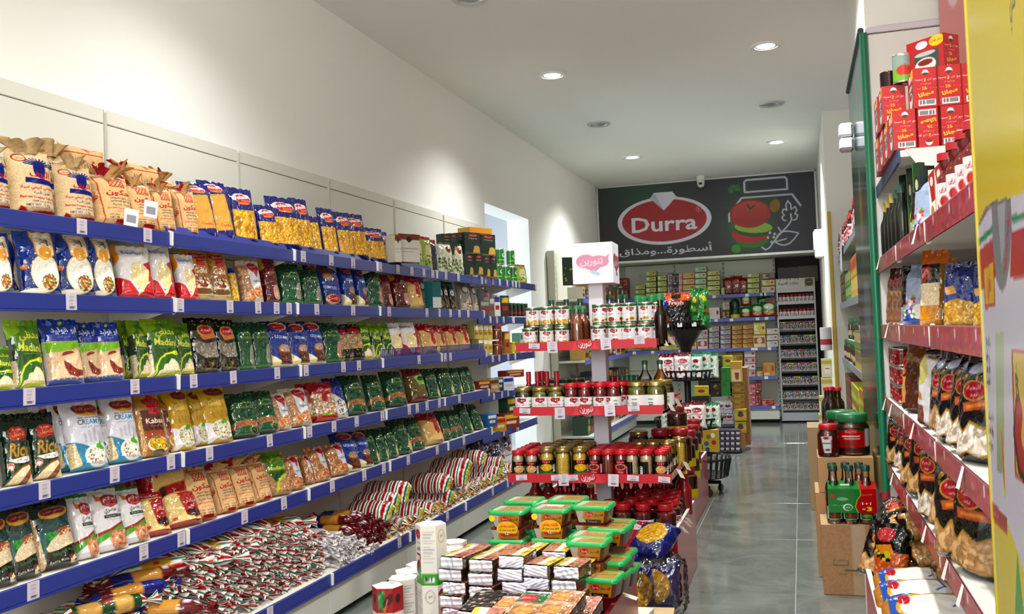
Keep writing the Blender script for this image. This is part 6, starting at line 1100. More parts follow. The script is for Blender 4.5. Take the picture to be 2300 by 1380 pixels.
HG = hexk([h_bar('4aa52a'), h_pl('4aa52a'), h_logo('4aa52a')]); HR = hexk([h_pl('b5141e'), h_logo('b5141e'), h_bar('b5141e')]); HF = hexk([h_red, h_redp, h_redp])
HP = 'white carton group beside the front bin'
for px, y, kt, rz, ds_, n in ((870, 1315, HF, 12, 'front hexagonal carton with red top band', 1), (906, 1297, HG, 40, 'hexagonal carton behind the red-banded one', 1), (918, 1282, HG, 60, 'hexagonal carton second behind the red-banded one', 1), (944, 1267, HR, 20, 'hexagonal carton just in front of the tall pile', 1), (967, 1176, HG, 10, 'white hexagonal carton on top of the tall pile', 2), (1020, 1216, HR, 30, 'hexagonal carton behind the tall pile, rear', 1), (1016, 1232, HG, 20, 'hexagonal carton behind the tall pile, front', 1), (996, 1246, HR, 0, 'hexagonal carton tucked behind the tall pile', 1)):
    tz = .618 if n == 2 else .412
    p = at(px, y, Z=tz)
    for j in range(3 if n == 2 else 2):
        o = inst((HR if j == 1 and n == 2 else kt), (p[0], p[1], tz-.206*(j+1)+.001), R(rz))
        if j == 0: fixed(o, ds_, 'carton')
        elif j == 1 and n == 2: fixed(o, 'red-banded hexagonal carton carrying the top carton of the tall pile', 'carton')
        else: reg(o, 'hexagonal carton at the bottom of its pile', 'carton', HP, 'same')
# pasta bags and boxes between the two bins
def pastab(c): c.p(c.B(0, 0, 1, 1), '1f2a70'); m = c.E(.5, .55, .36, .3); c.p(m, 'b8922c'); c.spk(m, ['d8b24a', '9a781c', 'c8a03c'], 260, .02); c.p(c.B(0, 0, 1, .16), '1b2460'); c.p(c.E(.5, .12, .2, .05), 'b5382c')
BAG('bigpasta', 'pasta_bag', pastab, 'large blue pasta bag', 'pasta bag', dim=(.2, .26, .11), wr=.14, pil=True, seal=.05)
def lieb(k, px, Y, z, rx, rz, sc, label, ry=0.): o = inst(KIT[k], spot(px, Y, z), R(rz), R(rx), R(ry), sc if isinstance(sc, tuple) else (sc,)*3); fixed(o, label, 'pasta bag'); return o
lieb('bigpasta', 1448, 4.2, .275, -68, -14, 1., 'large blue pasta bag with yellow window, leaning at the red bin', 0); lieb('bigpasta', 1425, 4.12, .27, -85, 60, .7, 'blue pasta bag end poking out beside the yellow window')
lieb('bigpasta', 1478, 4.25, .03, -8, -8, (1.05, 1.3, .95), 'blue pasta bag under clear wrap, standing on the floor'); lieb('bigpasta', 1430, 4.18, .02, -12, 20, (1, 1.2, 1), 'blue pasta bag on the floor beside the wrapped one')
V, F = rounded(26, (.25, .2, .27), .07, .012, 5, [(0, -1), (0, 1), (1, -1), (1, 1), (2, 1)]); o = obj('clear_wrap', mesh('clear_wrap', V, F, glass('fff', .08, .12)), None, spot(1480, 4.24, .15)); fixed(o, 'crumpled clear plastic wrap around the blue pasta bag', 'wrap')
k = box('carton', .1, .12, .16, 'd8d6cc', 'c8b8a0', 'cfcfc8', 'd8cfc0'); o = inst(k, spot(1436, 3.78, .003), R(-6)); fixed(o, 'small white carton on the floor behind the front bin', 'carton')
k = box('carton', .22, .15, .1, 'b89a70', 'a88a60', 'b08f64', 'c0a278'); o = inst(k, spot(1455, 3.98, .003), R(4)); fixed(o, 'flat brown carton on the floor under the pasta bags', 'carton')
# ---------------------------------------------------------------- black tiered basket rack
BLK = solid('101012', .35); BXc, BYc = -.86, 7.5
rk = bpy.data.objects.new('basket_rack', None); C.objects.link(rk); rk.location = (BXc, BYc, 0)
obj('pole', MB().lathe([(.05, .07), (.032, .12), (.028, 1.5), (.02, 1.52)], 16).me('pole', BLK, True), rk)
obj('collar', MB().lathe([(.03, 1.02), (.05, 1.12), (.13, 1.24), (.14, 1.25)], 20).me('collar', BLK, True), rk)
for a in range(5):
    w_ = obj('foot', MB().tube((0, 0, .085), (.23*math.cos(R(a*72-50)), .23*math.sin(R(a*72-50)), .07), .014).me('foot', BLK), rk)
    obj('caster', MB().lathe([(.026, -.012), (.03, -.008), (.03, .008), (.026, .012)], 14).me('caster', BLK), w_, (.23*math.cos(R(a*72-50)), .23*math.sin(R(a*72-50)), .031), (R(90), 0, R(a*72)))
for r_, z, h in ((.175, 1.25, .075), (.22, .87, .08), (.255, .5, .085), (.3, .13, .15)):
    bk = obj('basket', MB().lathe([(.03, z), (r_*.9, z), (r_*.93, z+.012), (r_*.9, z+.014), (.03, z+.01)], 40, cap=False).me('basket', BLK), rk)
    obj('rim', MB().lathe([(r_*1.02, z+h-.014), (r_*1.03, z+h), (r_, z+h), (r_*.99, z+h-.014)], 40, cap=False).me('rim', BLK), bk)
    m_ = MB()
    for i in range(34): a = 2*math.pi*i/34; m_.tube((r_*.92*math.cos(a), r_*.92*math.sin(a), z+.004), (r_*1.015*math.cos(a), r_*1.015*math.sin(a), z+h-.006), .0085 if h < .1 else .0075, 5)
    o = obj('bars', m_.me('bars', BLK), bk); o['kind'] = 'stuff'
    if h < .1:
        for a in (-130, -95, -60, -20): obj('price_sticker', MB().box(-.018, -.001, 0, .018, .001, .032).me('price_sticker', solid('e8e6e0', .6)), bk, (r_*1.02*math.cos(R(a)), r_*1.02*math.sin(R(a)), z+.03), (0, 0, R(a+90)))
fixed(rk, 'black four-tier round basket rack on casters beside the aisle', 'rack')
def freshb(c): c.p(c.B(0, 0, 1, 1), '1a1a1e'); c.p(c.B(0, 0, 1, .24), 'c8642a'); c.p(c.E(.5, .12, .16, .08), '1a1a1e'); c.p(c.E(.5, .3, .3, .09), '8a1c1c'); c.t('Fresh', .5, .3, .1, 'f0ece8', .02, wd=.5); c.p(c.E(.25, .78, .1, .07), 'a8481c'); c.n(c.B(0, .4, 1, 1), .06, .3); c.spk(c.B(0, .1, .2, .4), ['2a5aa8'], 6, .06)
BAG('fresh', 'charcoal_bag', freshb, 'black bag with orange handle', 'bag', dim=(.25, .3, .12), wr=.2, nu=50, nv=60)
def greenm(c): c.p(c.B(0, 0, 1, 1), '1f7a34'); c.n(c.B(0, 0, 1, 1), .08, .3); c.spk(c.B(0, .2, 1, .8), ['c8502a', 'c8c02c', '2f9a44'], 12, .06)
BAG('greenm', 'snack_bag', greenm, 'glossy green bag', 'bag', dim=(.2, .32, .1), wr=.22, nu=40, nv=60, taper=.2)
def wdurra(c): c.p(c.B(0, 0, 1, 1), 'e6e2e2'); c.p(c.B(0, 0, 1, .16), '7a1420'); c.p(c.E(.5, .34, .26, .09), 'b5182c'); c.p(c.P([(.46, .24), (.54, .24), (.5, .3)]), '3a7a3a'); c.t('Durra', .5, .34, .08, 'f6eef0', .015, wd=.36); c.p(c.B(.2, .47, .8, .49), 'c86a7a'); c.spk(c.B(.25, .56, .75, .95), ['b5182c', 'c83a4a'], 14, .05)
BAG('wdurra', 'powder_bag', wdurra, 'white bag with dark red header', 'bag', dim=(.16, .24, .08), nu=44, nv=66)
def wmint(c): c.p(c.B(0, 0, 1, 1), 'cfdcd2'); c.p(c.B(0, 0, 1, .14), '5aa88a'); c.p(c.E(.5, .3, .24, .08), 'b5182c'); c.spk(c.B(.2, .45, .8, .95), ['8aa89a', '3a7a4a', 'e4ece4'], 30, .05)
BAG('wmint', 'powder_bag', wmint, 'pale mint pouch', 'bag', dim=(.14, .24, .07), nu=40, nv=60, taper=.15)
def on(k, px, Y, z, hpx, rz, desc=None, place='', key=None, rx=-4, sc2=1., ry=0):
    """stand a bag at pixel column px on height z, sized so that it is hpx pixels tall"""
    d, c_, dim = INFO[k]; p = spot(px, Y, z); zc = (p-EYE)@fwd; s = hpx*zc/FPX/dim[1]
    o = inst(KIT[k], p, R(rz), R(rx), R(ry), (s*sc2, s, s)); reg(o, desc or d, c_, place, px if key is None else key); return o
RT = ['basket rack top tier', 'basket rack second tier', 'basket rack third tier']
on('fresh', 1521, 7.42, 1.265, 82, 6, place=RT[0]); on('greenm', 1570, 7.45, 1.265, 92, -14, place=RT[0]); on('greenm', 1548, 7.52, 1.265, 76, 20, 'glossy green bag tucked behind', RT[0])
for px, k, rz, h in ((1535, 'wdurra', 4, 60), (1500, 'wdurra', 26, 58), (1566, 'wmint', -14, 56), (1584, 'wmint', -26, 60), (1602, 'wmint', -40, 56)): on(k, px, 7.36 if px < 1570 else 7.44, .885, h, rz, place=RT[1])
for px, k, rz, h in ((1528, 'wmint', 20, 56), (1545, 'wdurra', 10, 58), (1568, 'wdurra', -4, 62), (1590, 'wmint', -12, 54), (1606, 'wmint', -26, 56), (1500, 'wmint', 30, 56)): on(k, px, 7.3 if px < 1590 else 7.38, .515, h, rz, place=RT[2])
# ---------------------------------------------------------------- stock on the floor behind the rack
def pk(c, a, b, e=None):
    c.p(c.B(0, 0, 1, 1), a); c.p(c.B(.06, .3, .94, .72), b); c.p(c.E(.5, .5, .26, .16), e or a); c.p(c.B(.06, .8, .6, .88), b)
def flat(px0, px1, yt, yb, Y, front, side, top, desc, cat, place, pf=None, name='carton', rz=0, d=.12, key=None):
    """box facing the aisle end, fitted to a pixel rectangle at depth Y"""
    a, b_ = at(px0, yb, Y=Y), at(px1, yt, Y=Y); w, h = b_[0]-a[0], b_[2]-a[2]
    c = Cv(max(6, min(40, int((px1-px0)*1.3))), max(6, min(60, int((yb-yt)*1.3))), max(.05, w/h), front, 2)
    if pf: pf(c)
    o = inst(box(name, w, d, h, c, side, side, top, top), (a[0]+w/2, Y+d/2, a[2]), R(rz)); reg(o, desc, cat, place, (px0+px1)/2 if key is None else key); return o
FS = 'floor stock behind the basket rack'
for i in range(5):
    yb = 1010-i*26; t_ = inst(('egg_tray', MB().box(-.15, -.15, 0, .15, .15, .028, None, .008).me('egg_tray', solid('4a4258', .8)), []), spot(1631, 10.0, .004+.052*i)); reg(t_, 'purple-grey egg tray', 'egg tray', FS, i)
    if i < 4:
        for q in range(6):
            o = inst(('egg', MB().lathe([(.0005, 0), (.014, .006), (.0205, .02), (.02, .032), (.013, .046), (.0005, .053)], 12, cap=False).me('egg', solid('e6e0e4', .4), True), []), (t_.location.x-.125+.05*q, t_.location.y-.125, t_.location.z+.02)); reg(o, 'white egg at the front of the tray stack', 'egg', FS, 'same', group='eggs in the tray stack')
for px, y, z in ((1612, 0, .27), (1626, 0, .27), (1640, 0, .27), (1618, 0, .38), (1636, 0, .38)):
    on('whitesnack', px, 10.0, z, 30, rng.uniform(-20, 20), 'netted white bag on egg trays', FS)
def ydots(c): c.p(c.B(0, 0, 1, 1), 'c8a81c'); [c.p(c.E(x, y, .14, .1), k) for x, y, k in ((.7, .25, 'e8e4dc'), (.75, .55, 'b5281c'), (.3, .6, '2a6ab0'), (.35, .85, '2a5aa0'), (.45, .3, '8a7a2c'))]
flat(1577, 1611, 966, 1018, 9.2, 'c8a81c', 'a88a1c', 'd8c04a', 'yellow carton with red, white and blue dots', 'carton', FS, ydots, d=.2)
flat(1556, 1577, 972, 1019, 9.2, '7a1a1c', '5a1418', '8a2a2c', 'dark red carton', 'carton', FS, d=.2)
gold = lambda c: pk(c, 'b8902c', '8a6a24', 'c8a84a')
for j, (yt, yb) in enumerate(((858, 870), (870, 883), (884, 897), (897, 910), (910, 919))): flat(1641, 1672, yt, yb, 10.0, 'b8902c', '9a7424', 'c8a84a', 'gold carton', 'carton', 'tall pile at the aisle', gold, d=.3)
for j, (yt, yb) in enumerate(((920, 946), (948, 973))): flat(1651, 1676, yt, yb, 9.9, 'c8b41c', '6a1a18', 'c8a84a', 'yellow carton with red emblem', 'carton', 'tall pile at the aisle', lambda c: (pk(c, 'c8b41c', 'd8c43a', '9a2418'), c.p(c.E(.5, .3, .2, .14), '3a4a8a')), d=.3)
flat(1653, 1672, 974, 1008, 9.9, 'b8865a', 'a8764a', 'c89a6a', 'plain brown carton', 'carton', 'tall pile at the aisle', d=.3)
flat(1642, 1665, 812, 858, 9.95, 'd8b050', 'c89a3c', 'e0c070', 'yellow drink carton with orange cup', 'carton', 'tall pile at the aisle', lambda c: (c.p(c.B(.1, .4, .9, 1), 'ecdcb8'), c.p(c.P([(.35, .55), (.75, .55), (.68, .9), (.42, .9)]), 'a8501c')), d=.1)
flat(1664, 1678, 826, 1000, 10.05, 'a87a4c', '8a623c', 'b89064', 'tall brown board', 'carton', 'tall pile at the aisle', d=.3)
flat(1621, 1643, 826, 856, 10.0, '2f9a3c', '23762c', '3fae4c', 'bright green carton, upper', 'carton', 'tall pile at the aisle', lambda c: c.t('Oz', .3, .25, .2, '1c3a20', wd=.3), d=.3)
flat(1621, 1643, 856, 890, 10.0, '2f9a3c', '23762c', '3fae4c', 'bright green carton, lower', 'carton', 'tall pile at the aisle', lambda c: c.t('Oz', .3, .25, .2, '1c3a20', wd=.3), d=.3)
dk = lambda c: (c.p(c.B(0, 0, 1, 1), '14301f'), c.spk(c.B(0, 0, 1, 1), ['8a1c20', 'a82a2a', 'c8a82c', '14301f'], 9, .1))
for px0, px1, yt, yb in ((1596, 1620, 800, 824), (1596, 1620, 825, 858), (1594, 1620, 860, 892), (1572, 1595, 815, 850), (1570, 1594, 852, 890)): flat(px0, px1, yt, yb, 10.1, '14301f', '0e2216', '1c4a2c', 'dark green fruit-print carton', 'carton', FS, dk, d=.25)
flat(1558, 1592, 891, 1026, 9.4, '14301f', '0e2216', '1c4a2c', 'tall dark green carton under the yellow snack box', 'carton', FS, dk, d=.25)
flat(1560, 1590, 868, 890, 9.4, 'c8b42c', 'a8941c', 'd8c84a', 'yellow snack box', 'carton', FS, lambda c: pk(c, 'c8b42c', 'd8c84a', 'b5281c'), d=.1)
flat(1623, 1646, 800, 822, 10.2, 'c8a82c', 'a8881c', 'd8c04a', 'yellow and red snack box', 'carton', FS, lambda c: pk(c, 'd8c02c', 'e8d45a', 'b5201c'), d=.1)
# ---------------------------------------------------------------- white shelving on the back wall
YB = 12.86; BLV = [1.69, 1.376, .985, .61, .226]; LB = solid('5560b4', .4)
for k, (x0, x1) in enumerate(((-2.3, -1.62), (-1.62, -.965), (-.965, -.31))):
    t = bpy.data.objects.new('back_shelving_bay', None); C.objects.link(t); t.location = (x0, YB, 0); w = x1-x0
    for z0, z1 in ((.06, .7), (.705, 1.4), (1.405, 2.15)): obj('back_panel', MB().box(.003, .36, z0, w-.003, .375, z1, None, .003).me('back_panel', solid('d9ddd0', .5)), t)
    u = obj('upright', MB().box(w-.016, .34, .05, w+.016, .36, 2.15).me('upright', solid('c6cabe', .5)), t); m_ = MB()
    for i in range(34): m_.box(w-.004, .337, .12+i*.06, w+.004, .3405, .15+i*.06)
    o = obj('slots', m_.me('slots', solid('2a2a28', .7)), u); o['kind'] = 'stuff'
    for i, z in enumerate(BLV):
        s = obj('shelf', MB().box(.003, .004, z-.025, w-.003, .36, z-.004, None, .002).me('shelf', solid('cfd0c6', .5)), t)
        obj('price_rail', MB().box(.003, -.004, z-.042, w-.003, .008, z).me('price_rail', LB), s)
        for q in range(rng.randrange(2, 4)): obj('price_tag', MB().box(0, -.0065, z-.04, .045, -.0045, z-.004).me('price_tag', solid('e6e6ea', .6)), s, (rng.uniform(.03, w-.09), 0, 0))
    obj('base_plinth', MB().box(.003, .02, .05, w-.003, .03, .185).me('base_plinth', solid('cfd2c8', .5)), t)
    fixed(t, 'white back-wall shelving bay with lilac rails, '+('behind the display stand' if k == 0 else 'middle one' if k == 1 else 'next to the spice rack'), 'shelving')
BP = ['back wall top shelf', 'back wall second shelf', 'back wall third shelf', 'back wall fourth shelf', 'back wall lowest shelf']
def colm(px0, px1, y0, y1, n, pal, i, desc, name='packet'):
    z0 = BLV[i]-.003; yb = pj(at((px0+px1)/2, y1, Y=YB+.05)[0], YB+.05, z0)[1]; h = (yb-y0)/n
    for j in range(n):
        a, b_ = pal[j % len(pal)]; yy = yb-h*j
        flat(px0+1, px1-1, yy-h+.6, yy, YB+.05, a, a, b_, desc+(', tier %s' % ['one', 'two', 'three', 'four', 'five', 'six'][j] if n > 1 else ''), 'packet', BP[i], lambda c: (c.p(c.B(.08, .2, .92, .7), b_), c.p(c.E(.5, .45, .2, .24), a), c.p(c.B(.1, .8, .5, .9), 'e8e4dc'), c.p(c.B(.7, .3, .88, .6), 'b5384a')), name, 0, .2)
LG, YP, PG, LP = [('b8c83a', 'e0e4c0'), ('a8b84a', 'f0f0e4')], [('d8b85a', 'ecd8c8'), ('dcc05a', 'e0b0a0')], [('a8c8a0', 'd8e4d0'), ('c8d0a0', 'e4ecd8')], [('b8cc5a', 'e4c8bc'), ('c8d46a', 'f0e8dc')]
colm(1426, 1449, 640, 670, 3, LG, 0, 'lime and white packet'); colm(1450, 1474, 608, 669, 5, LG, 0, 'lime and white packet'); colm(1476, 1498, 618, 667, 4, LG, 0, 'lime and white packet'); colm(1499, 1511, 612, 666, 2, [('8a8488', 'c8c4c8')], 0, 'grey packet'); colm(1511, 1524, 614, 665, 2, [('2a2a2c', '9a9a9a')], 0, 'black and grey packet'); colm(1524, 1533, 612, 664, 2, [('d8a8a4', 'ecd0cc')], 0, 'pink packet')
colm(1533, 1560, 612, 663, 4, YP, 0, 'yellow and pink packet'); colm(1560, 1587, 599, 662, 5, PG, 0, 'pale green packet'); colm(1588, 1617, 608, 660, 5, LP, 0, 'lime and pink packet'); colm(1620, 1630, 646, 657, 1, LG, 0, 'small lime packet'); colm(1678, 1706, 612, 652, 4, LG, 0, 'lime and white packet'); colm(1710, 1741, 612, 651, 3, [('e0d8c8', 'e8c8a8'), ('d8c04a', 'f0ece0'), ('6a4a8a', 'd8c04a')], 0, 'mixed yellow and purple packet'); colm(1386, 1410, 624, 673, 2, [('8a2a24', 'c8887a')], 0, 'brick-red packet')
def redpouch(c): c.p(c.B(0, 0, 1, 1), '8c1418'); c.p(c.E(.5, .3, .2, .12), 'c8501c'); c.p(c.B(.4, .5, .65, .64), 'e4e0dc'); c.spk(c.B(.1, .7, .9, .95), ['2a3a1c', '8a2a1c', '3a7a2c'], 20, .05)
BAG('redpouch', 'pouch', redpouch, 'glossy red pouch', 'pouch', dim=(.14, .22, .08), nu=34, nv=50)
for px, h in ((1637, 40), (1655, 43), (1671, 38)): on('redpouch', px, YB+.08, BLV[0]-.003, h, 0, place=BP[0])
colm(1591, 1617, 690, 716, 1, [('e0dcd8', 'e8d0cc')], 1, 'white carton'); colm(1622, 1639, 677, 714, 2, [('4a3a2c', 'c8a83a'), ('a89a8c', 'd8d0c8')], 1, 'brown and yellow carton'); colm(1540, 1590, 690, 718, 1, [('d8b04a', 'e8d8a0')], 1, 'yellow carton'); colm(1720, 1742, 668, 684, 2, [('9a2424', '2a4a2c')], 1, 'dark red packet on the pouches')
gs = bpy.data.objects.new('gift_flask', None); C.objects.link(gs); gs.location = spot(1652, YB+.1, BLV[1]-.003); obj('body', MB().lathe([(.05, 0), (.062, .02), (.062, .06), (.05, .09), (.058, .12), (.06, .2), (.045, .24), (.02, .262)], 18).me('body', solid('10301f', .2), True), gs); obj('base_cap', MB().lathe([(.064, .0), (.066, .05), (.05, .052)], 18).me('base_cap', solid('c8b81e', .4), True), gs); fixed(gs, 'dark green flask with yellow base on the back wall second shelf', 'flask')
def grp(c): c.p(c.B(0, 0, 1, 1), '2f8a34'); c.p(c.B(0, .6, 1, 1), '9a1c20'); c.p(c.E(.5, .4, .3, .18), 'dce8d0'); c.p(c.E(.5, .72, .3, .14), 'c8a86a')
BAG('grp', 'pouch', grp, 'green and red pouch', 'pouch', dim=(.17, .17, .08), nu=34, nv=36)
for px, h, dy, z in ((1676, 26, 0, 0), (1702, 32, 0, 0), (1728, 38, 0, 0), (1676, 24, .0, .165), (1716, 30, .12, .1)): on('grp', px, YB+.08+dy, BLV[1]-.003+z, h, 0, ('raised ' if z else '')+'green and red pouch', BP[1])
SV, GD = [('8c8c90', 'c4c2c6'), ('a0a0a4', 'd8d6da')], [('b88c2c', 'd8b860'), ('a87c24', 'c8a450')]
colm(1537, 1565, 750, 781, 2, [('d8c888', 'e8dcb8')], 2, 'cream packet'); colm(1566, 1590, 738, 780, 2, [('dcd8d4', 'c84a4a'), ('b0b0ac', 'd8d8d4')], 2, 'white and red packet'); colm(1591, 1616, 733, 779, 4, SV, 2, 'silver brick packet'); colm(1617, 1642, 731, 778, 5, SV, 2, 'silver brick packet'); colm(1643, 1667, 731, 777, 5, GD, 2, 'gold brick packet'); colm(1667, 1692, 729, 777, 5, GD, 2, 'gold brick packet'); colm(1692, 1720, 724, 776, 2, [('dcd4a8', 'c84a3a'), ('d8c84a', 'ece4c8')], 2, 'cream and yellow packet'); colm(1721, 1748, 737, 776, 3, [('c8c4c8', 'e4dcc8')], 2, 'pale silver packet')
colm(1480, 1536, 745, 782, 3, [('c8b84a', 'e0d8a0'), ('b8c85a', 'e4e8d0')], 2, 'yellow-green packet'); colm(1400, 1478, 742, 786, 3, [('8a7a3a', 'c8b86a'), ('7a3a2c', 'c89a7a')], 2, 'brownish packet')
colm(1622, 1646, 796, 846, 3, [('d8c02c', 'e8d45a'), ('b5281c', 'e8c84a')], 3, 'yellow and red packet'); colm(1647, 1669, 792, 845, 2, [('a8881c', 'c8a83c')], 3, 'gold carton'); colm(1671, 1697, 788, 844, 4, [('c8c0c0', 'c85a6a'), ('dcd8d8', 'e4d0d0')], 3, 'white and red packet'); colm(1700, 1714, 834, 843, 1, [('c8b03a', 'd8c86a')], 3, 'flat yellow packet'); colm(1714, 1741, 814, 842, 1, [('c8a83a', 'd8785a')], 3, 'yellow biscuit carton')
colm(1679, 1697, 862, 912, 2, [('c8788a', 'e4c0c8')], 4, 'pink carton'); colm(1697, 1709, 856, 911, 2, [('8a3a2c', 'c88a6a')], 4, 'red-brown carton'); colm(1710, 1738, 898, 910, 1, [('a8241c', 'd8a08a')], 4, 'flat red carton')
# ---------------------------------------------------------------- shelving along the left wall beyond the passage
lb_ = bpy.data.objects.new('wall_shelving', None); C.objects.link(lb_); lb_.location = (-2.5, 9.7, 0); LL = 2.75
for z0, z1 in ((.05, 1.0), (1.005, 2.12)): obj('back_panel', MB().box(.03, .003, z0, .05, LL, z1, None, .003).me('back_panel', solid('cfd0c0', .5)), lb_)
for y in (0, .9, 1.8, 2.7):
    u = obj('upright', MB().box(.0, y-.02, .03, .075, y+.02, 2.13).me('upright', solid('bdbba8', .5)), lb_); m_ = MB()
    for i in range(30): m_.box(.0752, y+.004, .2+i*.062, .0757, y+.012, .23+i*.062)
    o = obj('slots', m_.me('slots', solid('2a2a28', .7)), u); o['kind'] = 'stuff'
LZ = [1.62, 1.3, .98, .64, .2]
for z in LZ:
    d_ = .36 if z > .3 else .42; s = obj('shelf', MB().box(.05, .003, z-.028, d_, LL, z-.006, None, .002).me('shelf', solid('c8c8bc', .5)), lb_); obj('price_rail', MB().box(d_-.004, .003, z-.048, d_+.006, LL, z).me('price_rail', LB), s)
obj('base_plinth', MB().box(.1, .003, .03, .4, LL, .15).me('base_plinth', solid('c4c6bc', .5)), lb_); fixed(lb_, 'shelving along the left wall beyond the bright passage, seen through the trays', 'shelving')
pb = inst(box('hanging_tray', .16, .012, .3, (lambda c: (c.p(c.B(0, 0, 1, 1), '143a20'), c.spk(c.B(.1, .1, .9, .9), ['c8b82c', 'd8c84a'], 9, .035), c)[-1])(Cv(20, 36, .53)), '10301a', '10301a', '143a20'), (-2.33, 9.95, 1.77), R(40)); fixed(pb, 'dark green tray with yellow dots propped on the far left shelving', 'tray')
for i, z in enumerate(LZ):
    y = 9.78
    while y < 12.3:
        w = rng.uniform(.12, .3); h = rng.uniform(.1, .2); a, b_ = rng.choice([('1a1a1e', '8a8a8c'), ('24282c', 'c8642a'), ('143a20', 'c8b82c'), ('5a2418', 'd8b060'), ('2a2a2c', 'a82a2a'), ('c8c0a8', '8a2a24'), ('1c2a4a', 'd8d8dc'), ('b8902c', '5a2c14')])
        c = Cv(14, 12, w/h, a, 2); c.p(c.B(.15, .5, .85, .8), b_); c.p(c.E(.5, .28, .2, .14), b_)
        o = inst(box('carton', w, .16, h, c, a, a, a, a), (-2.24, y+w/2, z-.004), R(90)); reg(o, {'1': 'dark', '2': 'charcoal', '5': 'brown', 'c': 'cream', 'b': 'gold'}[a[0]]+' carton', 'carton', 'far left shelving '+['top', 'second', 'third', 'fourth', 'bottom'][i]+' shelf', y); y += w+rng.uniform(.005, .05)
# ---------------------------------------------------------------- spice rack in the dark recess
YR = 12.95; GR = solid('a4a5a8', .4, .3)
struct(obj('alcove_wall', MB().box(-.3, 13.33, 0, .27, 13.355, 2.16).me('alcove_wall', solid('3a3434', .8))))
sr = bpy.data.objects.new('spice_rack', None); C.objects.link(sr); sr.location = (0, YR, 0); RX0, RX1 = at(1750, 800, Y=YR)[0], at(1838, 800, Y=YR)[0]; sr.location.x = RX0; rw = RX1-RX0
for x in (0, rw-.02): obj('side_post', MB().box(x, 0, .02, x+.02, .3, 1.86).me('side_post', GR), sr)
obj('back_panel', MB().box(0, .29, .1, rw, .3, 1.75).me('back_panel', solid('2a2a2e', .6)), sr)
hc = Cv(84, 26, 4.6, 'e4e2de', 2); hc.spk(hc.B(0, 0, 1, .2), ['b8922c', '8a3a2c', '4a6a2c'], 26, .07); hc.t('بهارات الفريدة', .32, .52, .34, '4a4646', .02, wd=.5); hc.p(hc.B(.3, .76, .5, .8), 'b0aca8'); hc.p(hc.B(.74, .12, .96, .88), 'b89a3c'); hc.p(hc.E(.85, .45, .095, .36), '3a2416'); hc.p(hc.B(.78, .38, .92, .5), 'a88a5a')
s, q = np.meshgrid(np.linspace(0, rw, 84), np.linspace(1.86, 1.735, 26)); obj('header_sign', mesh('header_sign', np.stack([s, 0*s-.012, q], -1).reshape(-1, 3), grid_faces(84, 26, 0, True), printed('card'), hc.out().reshape(-1, 3)), sr); obj('header_board', MB().box(0, -.01, 1.68, rw, .02, 1.86).me('header_board', solid('c8c8c6', .4)), sr)
rows = [(678, 'j'), (711, 'j'), (743, 'p'), (774, 'p'), (806, 'p'), (836, 'p'), (867, 'p'), (899, 'p'), (924, 'p')]
def l_sp(c): c.p(c.B(0, 0, 1, 1), 'e2deda'); c.p(c.P([(.46, .9), (.5, .3), (.56, .9)]), 'b5281c')
SPJ = jar('spice_jar', .024, .1, ['8a3a1c'], 'b0141c', lab(.14, .05, l_sp, (24, 12)), lz=(.05, .7), smooth=True, lidh=.2)
PKT = {}
for hd in ('a8242c', 'c8b02c', '2a6a3c', '4a3a7a', '8a8a8c'):
    def fp(c): c.p(c.B(0, 0, 1, 1), 'b4b6ba'); c.p(c.B(0, 0, 1, .18), hd); c.p(c.E(.5, .55, .36, .26), '202428'); c.p(c.E(.5, .62, .2, .14), 'a8702c'); c.p(c.P([(.2, .2), (.8, .2), (.5, .5)]), '24282c'); c.spk(c.B(0, .2, 1, .5), ['d8dade', '3a3e44'], 14, .05)
    PKT[hd] = bag('spice_packet', (lambda c: (fp(c), c)[1])(Cv(22, 28, .8)), .088, .12, .02, wr=.2, seal=.1)
for r_, (yl, kd) in enumerate(rows):
    z = at(1795, yl, Y=YR)[2]
    s_ = obj('shelf', MB().box(.02, 0, z-.012, rw-.02, .28, z).me('shelf', GR if kd == 'j' else BLK), sr)
    if kd == 'j': obj('lip', MB().box(.02, -.006, z-.03, rw-.02, .0, z+.012).me('lip', solid('c4c4c8', .4)), s_)
    n = 9 if kd == 'j' else 6
    for i in range(n):
        X = RX0+.045+(rw-.09)*i/(n-1)
        if kd == 'j': o = inst(SPJ, (X, YR+.04, z), R(rng.uniform(-25, 25))); reg(o, 'red-lidded spice jar', 'jar', 'spice rack '+('upper' if r_ == 0 else 'lower')+' jar row', X)
        else:
            hd = rng.choice([['a8242c', 'a8242c', 'c8b02c'], ['c8b02c', 'c8b02c', '4a3a7a'], ['2a6a3c', '2a6a3c', 'a8242c', '8a8a8c'], ['a8242c', 'a8242c', 'c8b02c'], ['c8b02c', '4a3a7a', '2a6a3c'], ['2a6a3c', 'a8242c'], ['a8242c', '4a3a7a', '8a8a8c']][r_-2]); o = inst(PKT[hd], (X, YR+.03, z+.002), R(rng.uniform(-6, 6)), R(-6)); reg(o, {'a': 'red', 'c': 'yellow', '2': 'green', '4': 'purple', '8': 'grey'}[hd[0]]+'-headed spice packet', 'packet', 'spice rack packet row %s' % ['one', 'two', 'three', 'four', 'five', 'six', 'seven'][r_-2], X)
obj('base_panel', MB().box(0, -.01, .02, rw, .02, .125).me('base_panel', solid('aeb2b8', .35)), sr); fixed(sr, 'grey spice rack with white header sign in the dark recess', 'rack')
